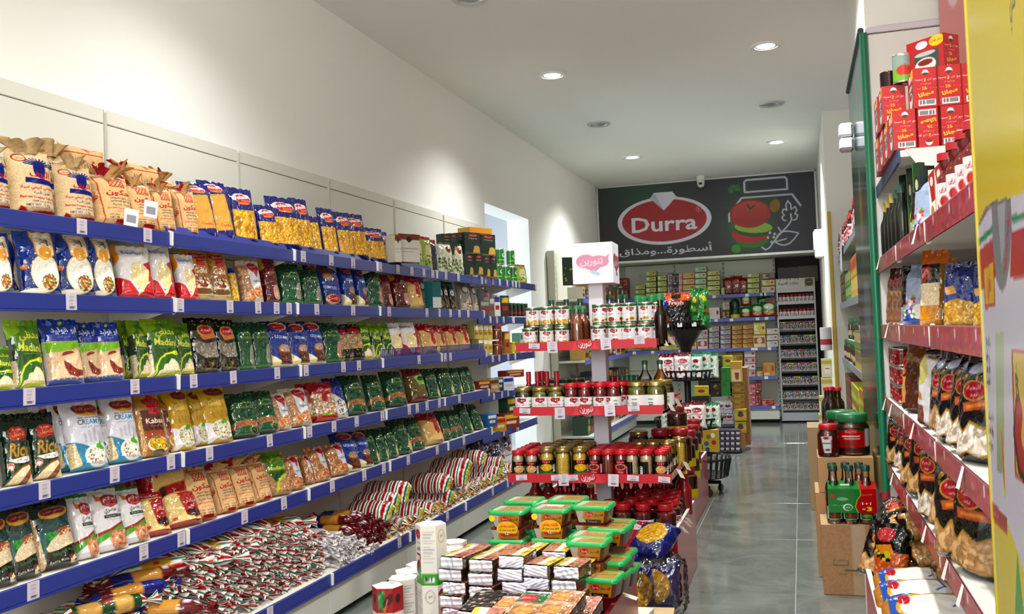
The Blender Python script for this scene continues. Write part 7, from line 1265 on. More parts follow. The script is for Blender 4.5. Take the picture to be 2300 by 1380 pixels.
for px0, px1, yt, yb, a, ds_ in ((1748, 1792, 600, 640, '3a3638', 'dark framed board leaning above the spice rack'), (1794, 1836, 596, 634, '5a4a44', 'brown patterned board above the spice rack')):
    flat(px0, px1, yt, yb, 13.2, a, a, a, ds_, 'board', 'back recess', lambda c: [c.p(c.L([(0, .2+.15*i), (.3, .14+.15*i), (.6, .22+.15*i), (1, .16+.15*i)], .02), '7a6a62') for i in range(5)] if a[0] == '5' else c.p(c.B(.1, .12, .9, .88), '2a2628'), 'board', 0, .03)
# ---------------------------------------------------------------- right side: farther shelving, banner pillar, fittings
GX = .35
def gon(name, x0, y0, y1, levels, label, railm, xb=.78, panel='dcd6c8', tall=2.25, rh=.05, cap=True):
    """right-hand shelving unit: faces the aisle (-X)"""
    t = bpy.data.objects.new(name, None); C.objects.link(t); t.location = (0, y0, 0); L = y1-y0
    for z0, z1 in ((.05, .8), (.806, 1.6), (1.606, tall)): obj('back_panel', MB().box(xb, .003, z0, xb+.015, L-.003, z1, None, .003).me('back_panel', solid(panel, .5)), t)
    for lv in levels:
        z, ya, yb_, xl = lv; s = obj('shelf', MB().box(xl+.004, ya-y0, z-.03, xb, yb_-y0, z-.006, None, .002).me('shelf', solid('d2d0c8', .5)), t)
        n = max(1, round((yb_-ya)/.87)); w = (yb_-ya)/n
        for i in range(n):
            obj('price_rail', railm(w-.008, rh), s, (xl, ya-y0+w*i+.004, z))
            if cap: obj('rail_end', MB().lathe([(.006, 0), (.012, .01), (.012, rh), (.004, rh+.01)], 10).me('rail_end', solid('e0dcd6', .4), True), s, (xl+.004, ya-y0+w*i, z-rh-.004))
    fixed(t, label, 'shelving'); return t
def rail_plain(mat):
    return lambda w, h: MB().box(-.005, 0, -h, .004, w, .002, None, .002).me('price_rail', mat)
def rail_red(w, h):
    c = Cv(110, 14, w/h, 'b8304a', 2); c.g(c.B(0, 0, 1, 1), 'bc3450', 'd05a70', 'x'); c.n(c.B(0, 0, 1, 1), .3, .08); c.p(c.B(0, 0, 1, .08), 'd8a8b0')
    for i in range(9):
        x = .06+.11*i; c.p(c.P([(x-.008, .95), (x+.008, .95), (x+.006, .5), (x+.002, .2), (x-.002, .2), (x-.006, .5)]), 'a89888'); c.p(c.B(x-.004, .6, x+.004, .8), '6a2a24')
        if i % 3 == 1: c.p(c.P([(x+.03, .15), (x+.05, .1), (x+.055, .45), (x+.035, .5)]), 'e8dede')
        if i % 4 == 2: c.p(c.P([(x+.02, .3), (x+.06, .5), (x+.03, .9)]), 'd8502c')
    s, t = np.meshgrid(np.linspace(w, 0, 110), np.linspace(.002, -h, 14)); V = np.stack([-.006+.0*s, s, t], -1).reshape(-1, 3); V2 = V.copy(); V2[:, 0] += .004
    return mesh('price_rail', np.concatenate([V, V2]), np.concatenate([grid_faces(110, 14, 0, True), grid_faces(110, 14, 1540)]), printed('gloss'), np.concatenate([c.out().reshape(-1, 3)]*2), False)
GREYRAIL = rail_plain(solid('8a8c96', .35))
gon('shelving_unit', .345, 5.9, 9.02, [(1.84, 5.9, 9.0, .345), (1.43, 5.9, 9.0, .345), (.957, 5.9, 9.0, .345), (.51, 5.9, 9.0, .345), (.2, 5.9, 9.0, .3)], 'grey-railed shelving between the banner pillar and the far pillar', GREYRAIL, cap=False)
def jars(n, z, y0, y1, kits, desc, place, x=.385, sz=1.):
    for i in range(n):
        k, d = kits[i % len(kits)]; Y = y0+(y1-y0)*i/max(1, n-1); o = inst(k, (x+rng.uniform(-.01, .01), Y, z), R(-60+rng.uniform(-30, 30)), 0, 0, (sz,)*3); reg(o, d, desc, place, Y)
def l_rw(c): c.p(c.B(0, 0, 1, 1), 'e4dedc'); c.p(c.E(.5, .35, .14, .2), 'b5182c'); c.p(c.E(.5, .78, .08, .14), 'c8281c')
RJ = jar('sauce_jar', .05, .16, ['7a1a12'], 'b5141e', lab(.3, .07, l_rw, (30, 16)), lz=(.1, .6), smooth=True, lidh=.16); BRJ = jar('sauce_jar', .075, .24, ['7a1414'], 'b5141e', lab(.4, .1, l_rw, (30, 16)), lz=(.2, .6), smooth=True, lidh=.14)
GLJ = jar('honey_jar', .065, .17, ['5a3a1c'], '2a7a3c', lab(.4, .08, lambda c: (c.p(c.B(0, 0, 1, 1), '6a4a2c'), c.p(c.E(.5, .5, .12, .3), 'd8c8a0')), (30, 14)), lz=(.1, .5), smooth=True, lidh=.16)
F2 = 'grey-railed shelving '
jars(16, 1.836, 8.9, 6.9, [(RJ, 'red-lidded sauce jar with white label')], 'jar', F2+'top shelf'); jars(5, 1.836, 6.75, 6.1, [(BRJ, 'large red-lidded sauce jar')], 'jar', F2+'top shelf', .43); jars(9, 1.998, 8.5, 7.0, [(RJ, 'second-tier red-lidded sauce jar')], 'jar', F2+'top shelf', .46)
jars(12, .953, 8.85, 7.2, [(GLJ, 'brown jar with green lid')], 'jar', F2+'third shelf', .42); jars(8, 1.125, 8.8, 7.5, [(GLJ, 'upper brown jar with green lid')], 'jar', F2+'third shelf', .46)
def cc(y0, y1, z, n, tiers, pal, desc, place, h=.09, x=.352, d=.12):
    w = (y0-y1)/n
    for i in range(n):
        for j in range(tiers):
            a, b_ = pal[(i*3+j) % len(pal)]; c = Cv(12, 10, w/h, a, 2); c.p(c.B(.1, .15, .9, .6), b_); c.p(c.E(.5, .4, .2, .2), 'b5281c' if j % 2 else a); c.p(c.B(.1, .75, .6, .85), 'e8e4dc')
            o = inst(box('packet', w*.96, d, h*.97, c, a, a, a, a), (x+d/2, y0-w*(i+.5), z+h*j), R(-90)); reg(o, desc+(', upper tier' if j else ''), 'packet', place, y0-w*i)
cc(8.95, 8.1, 1.426, 6, 3, [('1c3a20', '7a1c1c'), ('24482a', 'c8a86a')], 'dark green and red packet', F2+'second shelf', .085); cc(8.05, 7.2, 1.426, 6, 2, [('3a8a34', 'b8d84a'), ('5aa83a', 'e4e8d0')], 'bright green packet', F2+'second shelf', .11); cc(7.15, 6.0, 1.426, 8, 2, [('d8b02c', 'e8d8a0'), ('c8a02c', 'c8501c'), ('e0c84a', '3a6ab0')], 'yellow food packet', F2+'second shelf', .14)
cc(7.1, 6.0, .953, 8, 2, [('c8b82c', '2a3a8a'), ('5a8a2c', 'e4e0b0'), ('2c2a3a', 'c84a2c')], 'mixed bright packet', F2+'third shelf', .13)
cc(8.9, 8.0, .506, 6, 4, [('7a1c1c', 'c89a7a'), ('24482a', 'b8342c')], 'dark red tin packet', F2+'fourth shelf', .08); cc(7.9, 6.9, .506, 6, 3, [('b8d02c', 'c83a2c'), ('d8d02c', '4a9a2c')], 'lime and red packet', F2+'fourth shelf', .1); cc(6.8, 6.0, .506, 5, 3, [('4a2a7a', 'c8c0d8'), ('3a9a4a', 'd8e84a'), ('d8c02c', 'b5281c')], 'purple and green packet', F2+'fourth shelf', .11)
cc(8.9, 6.1, .196, 14, 2, [('b8a83a', '5a8a2c'), ('8a2a1c', 'd8c8a0'), ('3a5a2c', 'c8c02c')], 'low mixed packet', F2+'bottom shelf', .12, .33)
p = at(1893, 570, X=.338); o = obj('paper_sheet', MB().add([(.336, p[1]-.05, p[2]+.22), (.336, p[1]+.25, p[2]+.2), (.325, p[1]+.3, p[2]-.1), (.328, p[1]+.02, p[2]-.14)], [(0, 3, 2, 1)]).add([(.3375, p[1]-.05, p[2]+.22), (.3375, p[1]+.25, p[2]+.2), (.3265, p[1]+.3, p[2]-.1), (.3295, p[1]+.02, p[2]-.14)], [(0, 1, 2, 3)]).me('paper_sheet', solid('dfe3e6', .6))); fixed(o, 'white paper sheet hanging from the top grey rail beyond the banner', 'paper')
# yellow strip, meter box, white boxes
ye = obj('edge_strip', MB().box(.268, 9.0, .2, .3, 9.028, 2.26, None, .004).me('edge_strip', solid('c8a21c', .4))); fixed(ye, 'tall yellow edge strip on the far pillar corner', 'strip')
p = at(1848, 512, Y=10.8); wb = bpy.data.objects.new('meter_box', None); C.objects.link(wb); wb.location = (.27, 10.8, p[2]-.32)
obj('case', MB().box(-.09, -.1, 0, 0, .1, .3, None, .01).me('case', solid('c8c4c4', .5)), wb); obj('cover', MB().box(-.1, -.08, .08, -.088, .08, .28, None, .005).me('cover', solid('d0ccd0', .4)), wb); fixed(wb, 'pale meter box on the wall between sign and far pillar', 'box')
p = at(1906, 345, X=.31); lb = bpy.data.objects.new('wall_lamp', None); C.objects.link(lb); lb.location = (.33, 5.5, 2.266)
obj('housing', MB().box(-.085, -.06, 0, -.012, .06, .075, None, .012).me('housing', solid('d8d6e2', .3)), lb); obj('housing_lower', MB().box(-.085, -.06, -.07, -.012, .06, -.004, None, .012).me('housing', solid('d0cedc', .3)), lb); fixed(lb, 'white double box fixed to the green banner pillar', 'fixture')
# banner on the pillar's aisle face
bn = bpy.data.objects.new('banner', None); C.objects.link(bn); bn.location = (.343, 4.66, 0)
c = Cv(40, 110, .5, '2c4a3c', 2); c.g(c.B(0, 0, 1, 1), '4a6660', '23402f'); c.n(c.B(0, 0, 1, 1), .12, .12); c.p(c.P([(.5, .18), (.6, .3), (.5, .5), (.42, .3)]), 'a8902c', .7); c.p(c.B(0, .42, 1, .6), '3a4652', .5); c.p(c.E(.5, .62, .3, .06), '7a4a5a', .6); c.p(c.E(.4, .75, .4, .12), '8a8a3c', .7); c.p(c.E(.6, .5, .2, .06), '9aa4ac', .6); c.p(c.B(0, .9, 1, 1), '6a6a5a', .6)
s, t = np.meshgrid(np.linspace(1.2, 0, 40), np.linspace(2.6, .06, 110)); obj('printed_sheet', mesh('printed_sheet', np.stack([0*s-.02, s, t], -1).reshape(-1, 3), grid_faces(40, 110, 0, True), printed('gloss'), c.out().reshape(-1, 3)), bn)
obj('backing', MB().box(-.018, 0, .05, -.006, 1.2, 2.61).me('backing', solid('2a3a34', .5)), bn)
obj('frame_tube', MB().tube((-.01, -.012, .05), (-.01, -.012, 2.585), .017, 12).me('frame_tube', solid('12704c', .3), True), bn); obj('frame_tube', MB().tube((-.02, -.012, 2.6), (-.02, 1.2, 2.6), .014, 10).me('frame_tube', solid('1c2a28', .4), True), bn); obj('tape_band', MB().lathe([(.0185, 0), (.0185, .1)], 12, cap=False).me('tape_band', solid('a81c34', .4), True), bn, (-.01, -.012, .4))
fixed(bn, 'tall green-framed dark banner on the pillar beside the aisle', 'banner')
# ---------------------------------------------------------------- near right shelving with red rails
XB = .77
struct(obj('trim_1', MB().box(.345, 4.652, 2.585, .7, 4.68, 2.615, None, .004).me('trim_1', solid('d8ccd6', .5))))
ep = bpy.data.objects.new('end_panel', None); C.objects.link(ep); ep.location = (.352, 4.655, .03); obj('sheet', MB().box(0, 0, 0, .44, .016, 2.55, None, .004).me('sheet', solid('e9e2dc', .5)), ep); fixed(ep, 'plain white end panel closing the red-railed shelving', 'panel')
L1 = [(1.875, 3.62, 4.64, .36), (1.545, 2.06, 4.64, .352), (1.25, 2.06, 4.64, .35), (.928, 2.06, 4.64, .35), (.632, 2.06, 4.64, .348), (.25, 2.06, 4.62, .235)]
nr = gon('shelving_unit', .35, 2.06, 4.64, [L1[1], L1[2], L1[3], L1[4]], 'red-railed white shelving by the yellow stand', rail_red, XB, 'e0dad2', 2.56, .062)
s = obj('shelf', MB().box(.364, 1.58, 1.845, XB, 2.58, 1.869, None, .002).me('shelf', solid('d6d2c8', .5)), nr); obj('price_rail', MB().box(-.005, 0, -.05, .004, 1.0, .002, None, .002).me('price_rail', solid('24305c', .35)), s, (.36, 1.58, 1.875))
obj('bracket', MB().add([(.38, 1.576, 1.872), (.75, 1.576, 1.872), (.75, 1.576, 1.78), (.42, 1.576, 1.81)]+[(.38, 1.58, 1.872), (.75, 1.58, 1.872), (.75, 1.58, 1.78), (.42, 1.58, 1.81)], [(0, 3, 2, 1), (4, 5, 6, 7), (0, 1, 5, 4), (1, 2, 6, 5), (2, 3, 7, 6), (3, 0, 4, 7)]).me('bracket', solid('e0dacb', .5)), s)
s = obj('base_shelf', MB().box(.225, 0, .195, XB, 2.26, .215).me('shelf', solid('cfc9c4', .5)), nr); obj('base_front', MB().box(.213, 0, .03, .225, 2.26, .25, None, .003).me('base_front', solid('b84a58', .3)), s); obj('front_edge', MB().box(.209, 0, .25, .228, 2.26, .257).box(.209, 2.24, .03, .76, 2.26, .25).me('front_edge', solid('e0d4d4', .4)), s)
for z, y in ((1.545, 3.05), (1.545, 4.45), (.928, 4.5), (.928, 4.2), (.928, 3.4), (.632, 4.3), (.632, 3.2), (.632, 2.75), (.928, 2.4), (1.25, 4.2), (.632, 2.5)):
    obj('price_flag', MB().add([(-.008, 0, .0), (-.008, .03, .0), (-.024, .033, -.052), (-.02, .006, -.052)], [(0, 3, 2, 1)]).me('price_flag', solid('e6dcd8', .6)), nr, (.35, y-2.06, z))
def rb(k, px, z, hpx, x=.41, th=35, desc=None, place='', rx=-5, ry=0, sw=1., key=None):
    """bag on the right shelving: faces the aisle, turned a little towards the entrance"""
    d, c_, dim = INFO[k]; Y = 3.
    for _ in range(6): Y = at(px, pj(x, Y, z+.1)[1], X=x)[1]
    p = np.array([x, Y, z]); s = hpx*((p-EYE)@fwd)/FPX/dim[1]; o = inst(KIT[k], p, R(-90+th), R(rx), R(ry), (s*sw, s, s)); reg(o, desc or d, c_, place, px if key is None else key); return o
def beanb(win, cols):
    def f(c):
        c.p(c.B(0, 0, 1, 1), '12100e'); c.p(c.E(.5, .16, .2, .08), '8a90b8'); c.p(c.E(.5, .16, .16, .06), 'd0d4e4'); c.spk(c.B(.15, .22, .9, .34), ['c8a04a', '8a6a24', '12100e'], 26, .025); c.p(c.E(.55, .37, .28, .095), 'c8a04a'); c.p(c.E(.55, .37, .24, .08), 'b01c2c'); c.t('النخبة', .55, .345, .06, 'f4ecec', .012, wd=.3); c.t('نجد', .55, .41, .045, 'f4ecec', .01, wd=.18)
        c.p(c.P([(.28, .48), (.9, .44), (.98, .52), (.36, .56)]), 'b8642c'); c.p(c.P([(.4, .5), (.85, .47), (.88, .5), (.42, .53)]), 'd8904a')
        m = c.P([(.05, .7), (.2, .66), (.35, .76), (.5, .66), (.8, .72), (.98, .64), (.98, .9), (.7, .95), (.5, .9), (.2, .96), (.05, .9)]); c.p(c.P([(.02, .68), (.2, .63), (.35, .73), (.5, .63), (.8, .69), (1, .61), (1, .93), (.7, .97), (.5, .92), (.2, .98), (.02, .93)]), 'b08c3c'); c.p(m, win); c.spk(m, cols, 150, .03)
    return f
BAG('beanw', 'bean_bag', beanb('c8b8a8', ['ece2d8', 'ded0c2', 'f4ece4', 'b8a898']), 'black bag of large white beans', 'bean bag', dim=(.19, .3, .1), nu=64, nv=100, wr=.16)
BAG('beant', 'bean_bag', beanb('a8825a', ['c8a074', 'b08a5e', 'dcb88c']), 'black bag of tan pulses', 'bean bag', dim=(.19, .3, .1), nu=56, nv=88, wr=.16)
def whl(c): c.p(c.B(0, 0, 1, 1), 'dcd8dc'); c.p(c.B(0, 0, 1, .14), '14120f'); c.p(c.P([(0, .13), (1, .2), (1, .22), (0, .16)]), 'c89a2c'); c.p(c.E(.3, .34, .34, .16), 'd8c870', .8); c.t('LEGUMES', .72, .17, .045, '2a2a2a', .012, wd=.5); c.p(c.P([(0, .55), (.4, .6), (.42, .68), (0, .64)]), 'c88a2c'); m = c.P([(.0, .72), (.5, .74), (.62, 1), (0, 1)]); c.p(m, '8a5a3c'); c.spk(m, ['a8785a', '6a4028'], 80, .014)
BAG('whl', 'pulse_bag', whl, 'tall white pulse bag with black top', 'pulse bag', dim=(.17, .31, .09), nu=52, nv=90)
def brn(c): c.p(c.B(0, 0, 1, 1), '6a3c1c'); c.g(c.B(0, 0, 1, .3), '9a6420', '5c3418'); c.p(c.P([(0, .5), (.35, .5), (.4, .86), (0, .9)]), 'd8a860'); c.p(c.E(.2, .3, .2, .08), 'b5241c'); c.p(c.E(.2, .42, .14, .05), 'c8843c')
BAG('brn', 'pulse_bag', brn, 'brown and amber glossy bag', 'pulse bag', dim=(.18, .3, .09), nu=50, nv=80, wr=.18)
def kft(c): c.p(c.B(0, 0, 1, 1), '9a6a4c'); c.g(c.B(0, 0, 1, 1), '7a5040', 'a87a58'); c.p(c.E(.5, .26, .26, .1), '9a1c24'); c.p(c.P([(.3, .4), (.8, .42), (.5, .5)]), 'd8b86a'); c.t('قهوة', .5, .66, .08, '4a2418', .01, wd=.3)
BAG('kft', 'coffee_bag', kft, 'brown kraft bag with red oval', 'bag', dim=(.14, .28, .07), nu=40, nv=70)
def orr(c): c.p(c.B(0, 0, 1, 1), 'd8b48a'); rice(c, c.B(0, .4, 1, .75)); c.p(c.B(0, 0, 1, .2), 'e0801c'); c.p(c.B(0, .2, 1, .45), '1c1814'); c.p(c.P([(.1, .26), (.5, .2), (.5, .38), (.14, .46)]), 'b5241c'); c.p(c.B(.0, .74, 1, 1), 'd89a1c'); c.p(c.B(.8, .2, 1, 1), '9a741c'); c.t('RICE', .3, .32, .06, 'f4ecd8', .012, wd=.3, rot=40)
BAG('orr', 'rice_bag', orr, 'tall rice bag with orange folded top', 'rice bag', dim=(.17, .38, .09), nu=52, nv=100, wr=.16, taper=.12)
def bps(c): c.p(c.B(0, 0, 1, 1), '1f3a8e'); c.g(c.B(0, 0, 1, .6), '1a2a6a', '2a62b8'); c.p(c.P([(.1, .4), (.4, .38), (.5, .5), (.2, .52)]), 'd8a86a'); m = c.P([(.0, .66), (.5, .58), (1, .66), (1, 1), (0, 1)]); c.p(m, 'c89a2c'); c.spk(m, ['e8c45a', 'b0841c', 'f0d478'], 160, .018)
BAG('bps', 'pasta_bag', bps, 'blue bag of golden vermicelli', 'pasta bag', dim=(.2, .3, .1), nu=56, nv=84, wr=.2)
def blw(c): c.p(c.B(0, 0, 1, 1), 'a8b4cc'); c.p(c.E(.5, .85, .34, .12), '3a5ab0'); c.p(c.B(0, 0, .3, .7), '1a1814'); c.p(c.E(.7, .78, .2, .12), 'ece4dc'); c.spk(c.B(.2, .5, .6, .9), ['e8e4dc', 'c8484a', '8aa84a'], 30, .03)
BAG('blw', 'rice_bag', blw, 'clear rice bag with blue panel', 'rice bag', dim=(.18, .28, .09), nu=50, nv=80)
def grs(c): c.p(c.B(0, 0, 1, 1), '8a7a6a'); c.p(c.B(.0, .1, .4, 1), '1f8a3c'); c.p(c.E(.6, .3, .2, .1), 'a81c24')
BAG('grs', 'coffee_bag', grs, 'green-edged brown bag', 'bag', dim=(.14, .28, .07), nu=34, nv=60)
def lent(c): c.p(c.B(0, 0, 1, 1), 'c8642c'); c.spk(c.B(0, 0, 1, 1), ['e08a4a', 'b8501c', 'f0a868'], 260, .018); c.p(c.B(0, 0, 1, .42), '14120f'); c.p(c.E(.4, .18, .26, .1), 'b01c2c'); c.p(c.P([(.1, .34), (.6, .3), (.7, .42), (.2, .46)]), 'd8902c'); c.spk(c.B(.1, .4, .6, .55), ['c8c02c', '12100e'], 16, .04)
BAG('lent', 'pulse_bag', lent, 'black-topped bag of orange lentils', 'pulse bag', dim=(.16, .3, .08), nu=50, nv=86)
def bluw(c): c.p(c.B(0, 0, 1, 1), '1c8ac8'); c.g(c.B(0, 0, 1, 1), '1c96d8', '2a58a8'); c.p(c.E(.5, .5, .4, .36), 'd8a82c'); c.p(c.E(.5, .5, .34, .32), 'e4e0dc'); c.p(c.E(.32, .78, .14, .06), 'b81c2c'); c.p(c.B(0, .92, 1, 1), 'b8843c'); c.p(c.B(0, 0, 1, .08), '4a4aa0'); c.p(c.L([(.2, .3), (.4, .24), (.5, .34)], .02), '1c5aa0')
BAG('bluw', 'salt_bag', bluw, 'sky-blue and white bag lying flat', 'bag', dim=(.2, .34, .09), nu=54, nv=92, pil=True, seal=.05, wr=.14)
N1, N2, N3, N4, N5 = 'red-railed upper shelf', 'red-railed second shelf', 'red-railed third shelf', 'red-railed fourth shelf', 'red-railed bottom shelf'
BOT = bottle('olive_oil_bottle', .026, .25, '14160f', 'b89a4a', None, glassy=False, neck=.42, caph=.16)
BOT2 = bottle('olive_oil_bottle', .028, .24, '14160f', '1c4a3c', None, glassy=False, neck=.45, caph=.14)
for i in range(9): o = inst(BOT if i < 5 else BOT2, (.385+.05*(i % 2), 4.56-.085*i, 1.54)); reg(o, 'dark olive-oil bottle with '+('gold' if i < 5 else 'green')+' cap', 'bottle', N1, i)
def box_r(px0, px1, yt, z, x, fr, sd, tp, desc, place, pf, name='carton', d=.1, th=40, key=None, rz=None):
    Y = 3.; px = (px0+px1)/2
    for _ in range(6): Y = at(px, pj(x, Y, z+.08)[1], X=x)[1]
    zt = at(px, yt, X=x)[2]; zc = (np.array([x, Y, z])-EYE)@fwd; w = (px1-px0)*zc/FPX; h = zt-z
    c = Cv(int(min(52, (px1-px0)*1.0+6)), int(min(90, 30+h*320)), w/h, fr, 2); pf(c); sdv = Cv(24, 40, d/h, sd, 2); sdv.p(sdv.B(.1, .3, .9, .6), fr) if isinstance(sd, str) else None
    o = inst(box(name, w, d, h, c, sdv, sdv, tp, tp), (x+.03, Y, z), R(-90+th if rz is None else rz)); reg(o, desc, 'carton', place, px if key is None else key); return o
def pastg(c): c.p(c.B(0, 0, 1, 1), '2c5a2c'); c.g(c.B(0, 0, 1, .5), '23482a', '3a6a34'); c.p(c.E(.5, .3, .3, .12), '1c1c18'); c.p(c.E(.5, .28, .2, .07), 'c8c0a8'); c.p(c.E(.5, .75, .34, .2), 'c89a4a'); c.p(c.E(.5, .75, .26, .15), '8a6a2c'); c.p(c.B(0, 0, .08, 1), '6aa84a')
for px0, px1, yt in ((2026, 2044, 384), (2042, 2060, 372), (2056, 2076, 360)): box_r(px0, px1, yt, 1.54, .42, '2c5a2c', '1c3a20', '3a6a3c', 'tall green pasta carton', N1, pastg)
rb('blw', 2082, 1.54, 150, .44, 40, 'pale green and white pouch standing tall', N1)
def wrd(c): c.p(c.B(0, 0, 1, 1), 'e6e0da'); c.p(c.P([(0, .1), (1, .0), (1, .5), (.4, .55)]), 'b5242c'); c.p(c.E(.5, .75, .3, .16), 'b88a5a'); c.p(c.E(.5, .2, .24, .08), 'e4d8c8')
for px0, px1, yt in ((2090, 2106, 380), (2104, 2124, 362)): box_r(px0, px1, yt, 1.54, .41, 'e6e0da', 'c8beb4', 'e8e4dc', 'white and red biscuit carton', N1, wrd)
def l_ch(c): c.p(c.B(0, 0, 1, 1), 'ece6e6'); c.p(c.E(.5, .6, .1, .16), 'c8242c'); c.p(c.E(.3, .8, .06, .12), 'c83a3c'); c.t('مربى', .5, .25, .2, 'b5384a', .01, wd=.2)
KJ = bottle('ketchup_bottle', .033, .172, '6a1410', 'b5141e', lab(.22, .09, l_ch, (36, 26)), glassy=False, neck=.75, caph=.13, lz=(.05, .52), la=(-110, 110))
for px in (2136, 2158, 2180, 2200):
    Y = 2.5
    for _ in range(6): Y = at(px, pj(.4, Y, 1.6)[1], X=.4)[1]
    o = inst(KJ, (.4, Y, 1.54), R(-40)); reg(o, 'red sauce bottle with white cherry label', 'bottle', N1, px)
rb('grs', 1988, 1.246, 108, .4, 45, place=N2)
for px in (2000, 2012, 2024, 2034): rb('kft', px, 1.246, 130, .4, 28, place=N2)
rb('blw', 2060, 1.246, 138, .42, 48, place=N2); rb('orr', 2098, 1.246, 172, .43, 50, place=N2); rb('bps', 2160, 1.246, 146, .42, 46, place=N2); rb('bps', 2224, 1.246, 140, .44, 46, 'blue vermicelli bag next to the stand', N2); rb('orr', 2120, 1.246, 150, .5, 46, 'rear rice bag with orange folded top', N2)
_c = Cv(40, 20, 3, '9a1c24', 2); _c.spk(_c.B(0, 0, 1, 1), ['c84a4a', '7a1418', 'e8c8b8'], 50, .12); RC = can('food_can', .036, .075, _c)
for i in range(5):
    for j in range(3 if i < 4 else 2): o = inst(RC, (.4+.0*i, 4.54-.085*i, .924+.0765*j), R(rng.uniform(0, 90))); reg(o, 'small red-patterned can, '+['bottom', 'middle', 'top'][j]+' tier', 'can', N3, i)
def mix(c): c.p(c.B(0, 0, 1, 1), '2a3a5a'); c.p(c.B(.0, .1, .5, .5), 'e4e0dc'); c.p(c.B(.4, .5, 1, .9), 'b5242c'); c.p(c.E(.3, .7, .2, .1), 'c8b82c')
box_r(2018, 2034, 812, .924, .42, '2a3a5a', '24304a', '3a4a6a', 'dark blue and red carton', N3, mix)
rb('brn', 2058, .924, 158, .4, 26, place=N3); rb('whl', 2096, .924, 192, .39, 20, place=N3); rb('beant', 2126, .924, 192, .4, 15, place=N3)
for px, h, ry in ((2150, 212, -4), (2176, 232, 3), (2206, 252, -3)): rb('beanw', px, .924, h, .4, 26, place=N3, ry=ry, rx=-9)
for px, h in ((2084, 180), (2112, 205), (2140, 222), (2170, 240)): rb('beant', px, .924, h, .5, 20, 'rear black bag of tan pulses', N3)
for i, px in enumerate((1994, 2006, 2020, 2036, 2055, 2078, 2104, 2134, 2166, 2198)): rb('beant' if i not in (3, 6) else 'beanw', px, .628, 100+(px-1992)*.86, .39+.012*(i % 2), 20+9*(i % 3), place=N4, ry=(-5, 4, 0, 6)[i % 4], rx=(-4, -12, -7)[i % 3])
for i, px in enumerate((2010, 2034, 2064, 2098, 2134, 2170)): rb('beant', px, .628, 118+(px-2000)*.8, .5, 20, 'rear black bag of tan pulses', N4)
def toss(k, X, Y, Z, rx, ry, rz, sc, desc=None, key=0): d, c_, dim = INFO[k]; o = inst(KIT[k], (X, Y, Z), R(rz), R(rx), R(ry), (sc,)*3); reg(o, desc or d, c_, N5, key)
toss('lent', .285, 3.98, .217, -8, 0, -32, .9); toss('lent', .3, 4.1, .217, -10, 4, -40, .85, 'rear black-topped bag of orange lentils')
for i, (X, Y, Z, rx, ry, rz) in enumerate(((.33, 4.2, .3, -40, 20, -50), (.42, 4.12, .27, -60, 15, -80), (.5, 3.95, .26, -75, 20, -90), (.42, 3.98, .36, -72, 24, -80), (.4, 4.25, .38, -55, -20, -20), (.3, 4.22, .22, -20, 10, -30), (.5, 4.2, .36, -60, 25, -60), (.36, 4.1, .42, -70, 20, -100), (.48, 3.8, .33, -80, 22, -85), (.4, 4.0, .46, -75, 25, -70))): toss('beant', X-.06, Y, Z, rx, ry, rz, .8, 'black pulse bag tossed on its back', -Y)
for i, (X, Y, Z, sc) in enumerate(((.2, 3.86, .275, .86), (.19, 3.68, .27, .92), (.2, 3.5, .265, 1.0), (.2, 3.3, .265, 1.0), (.2, 3.77, .33, .85))):
    if i < 3: toss('bluw', X+.02, Y, Z, -86, 28, -90+rng.uniform(-6, 6), sc, key=-Y)
# promotional cartons on the top shelf
def promo(flip=False):
    def f(c):
        c.p(c.B(0, 0, 1, 1), 'c41824'); c.p(c.E(.5, .15, .16, .06), 'c8902c'); c.p(c.E(.5, .12, .12, .06), 'dce0ec'); c.p(c.E(.5, .17, .13, .035), '7a2418'); c.t('مع كل 2 قطعة', .5, .31, .07, 'f4e6e0', .012, wd=.86); c.t('2', .46, .31, .08, 'f0d01c', .02); c.t('مرتديلا', .5, .41, .055, 'f4dcd8', .01, wd=.4); c.t('25', .44, .52, .08, 'f0d01c', .025, wd=.2); c.t('قطعة شاي ظرف', .5, .53, .03, 'f0d0cc', wd=.86); c.t('مجانا', .5, .66, .13, 'f0d01c', .035, wd=.6, rot=14); c.bars(.2, .8, .85, .95)
        if flip: c.a = c.a[::-1, ::-1].copy()
    return f
def promos(c): c.p(c.B(0, 0, 1, 1), 'b81824'); c.p(c.B(.2, .34, .86, .96), '4a5a50'); c.p(c.E(.5, .7, .28, .2), 'dcd8d4'); c.p(c.E(.5, .4, .28, .06), 'b8bcb8'); c.p(c.E(.5, .62, .2, .08), '8a2418'); c.p(c.E(.42, .16, .16, .1), 'dce0ec'); c.p(c.E(.82, .14, .2, .14), 'e8c01c'); c.t('عرض خاص', .82, .14, .08, 'b81824', .02, wd=.3)
cF, cU, cS = Cv(46, 78, .6, 'fff', 2), Cv(46, 78, .6, 'fff', 2), Cv(54, 60, 1.1, 'fff', 2); promo()(cF); promo(True)(cU); promos(cS)
PB = box('promo_carton', .084, .16, .142, cF, cS, cS, 'b0161f', 'a0141c'); PU = box('promo_carton', .084, .16, .142, cU, cS, cS, 'b0161f', 'a0141c')
TP_ = 'top shelf above red rails'
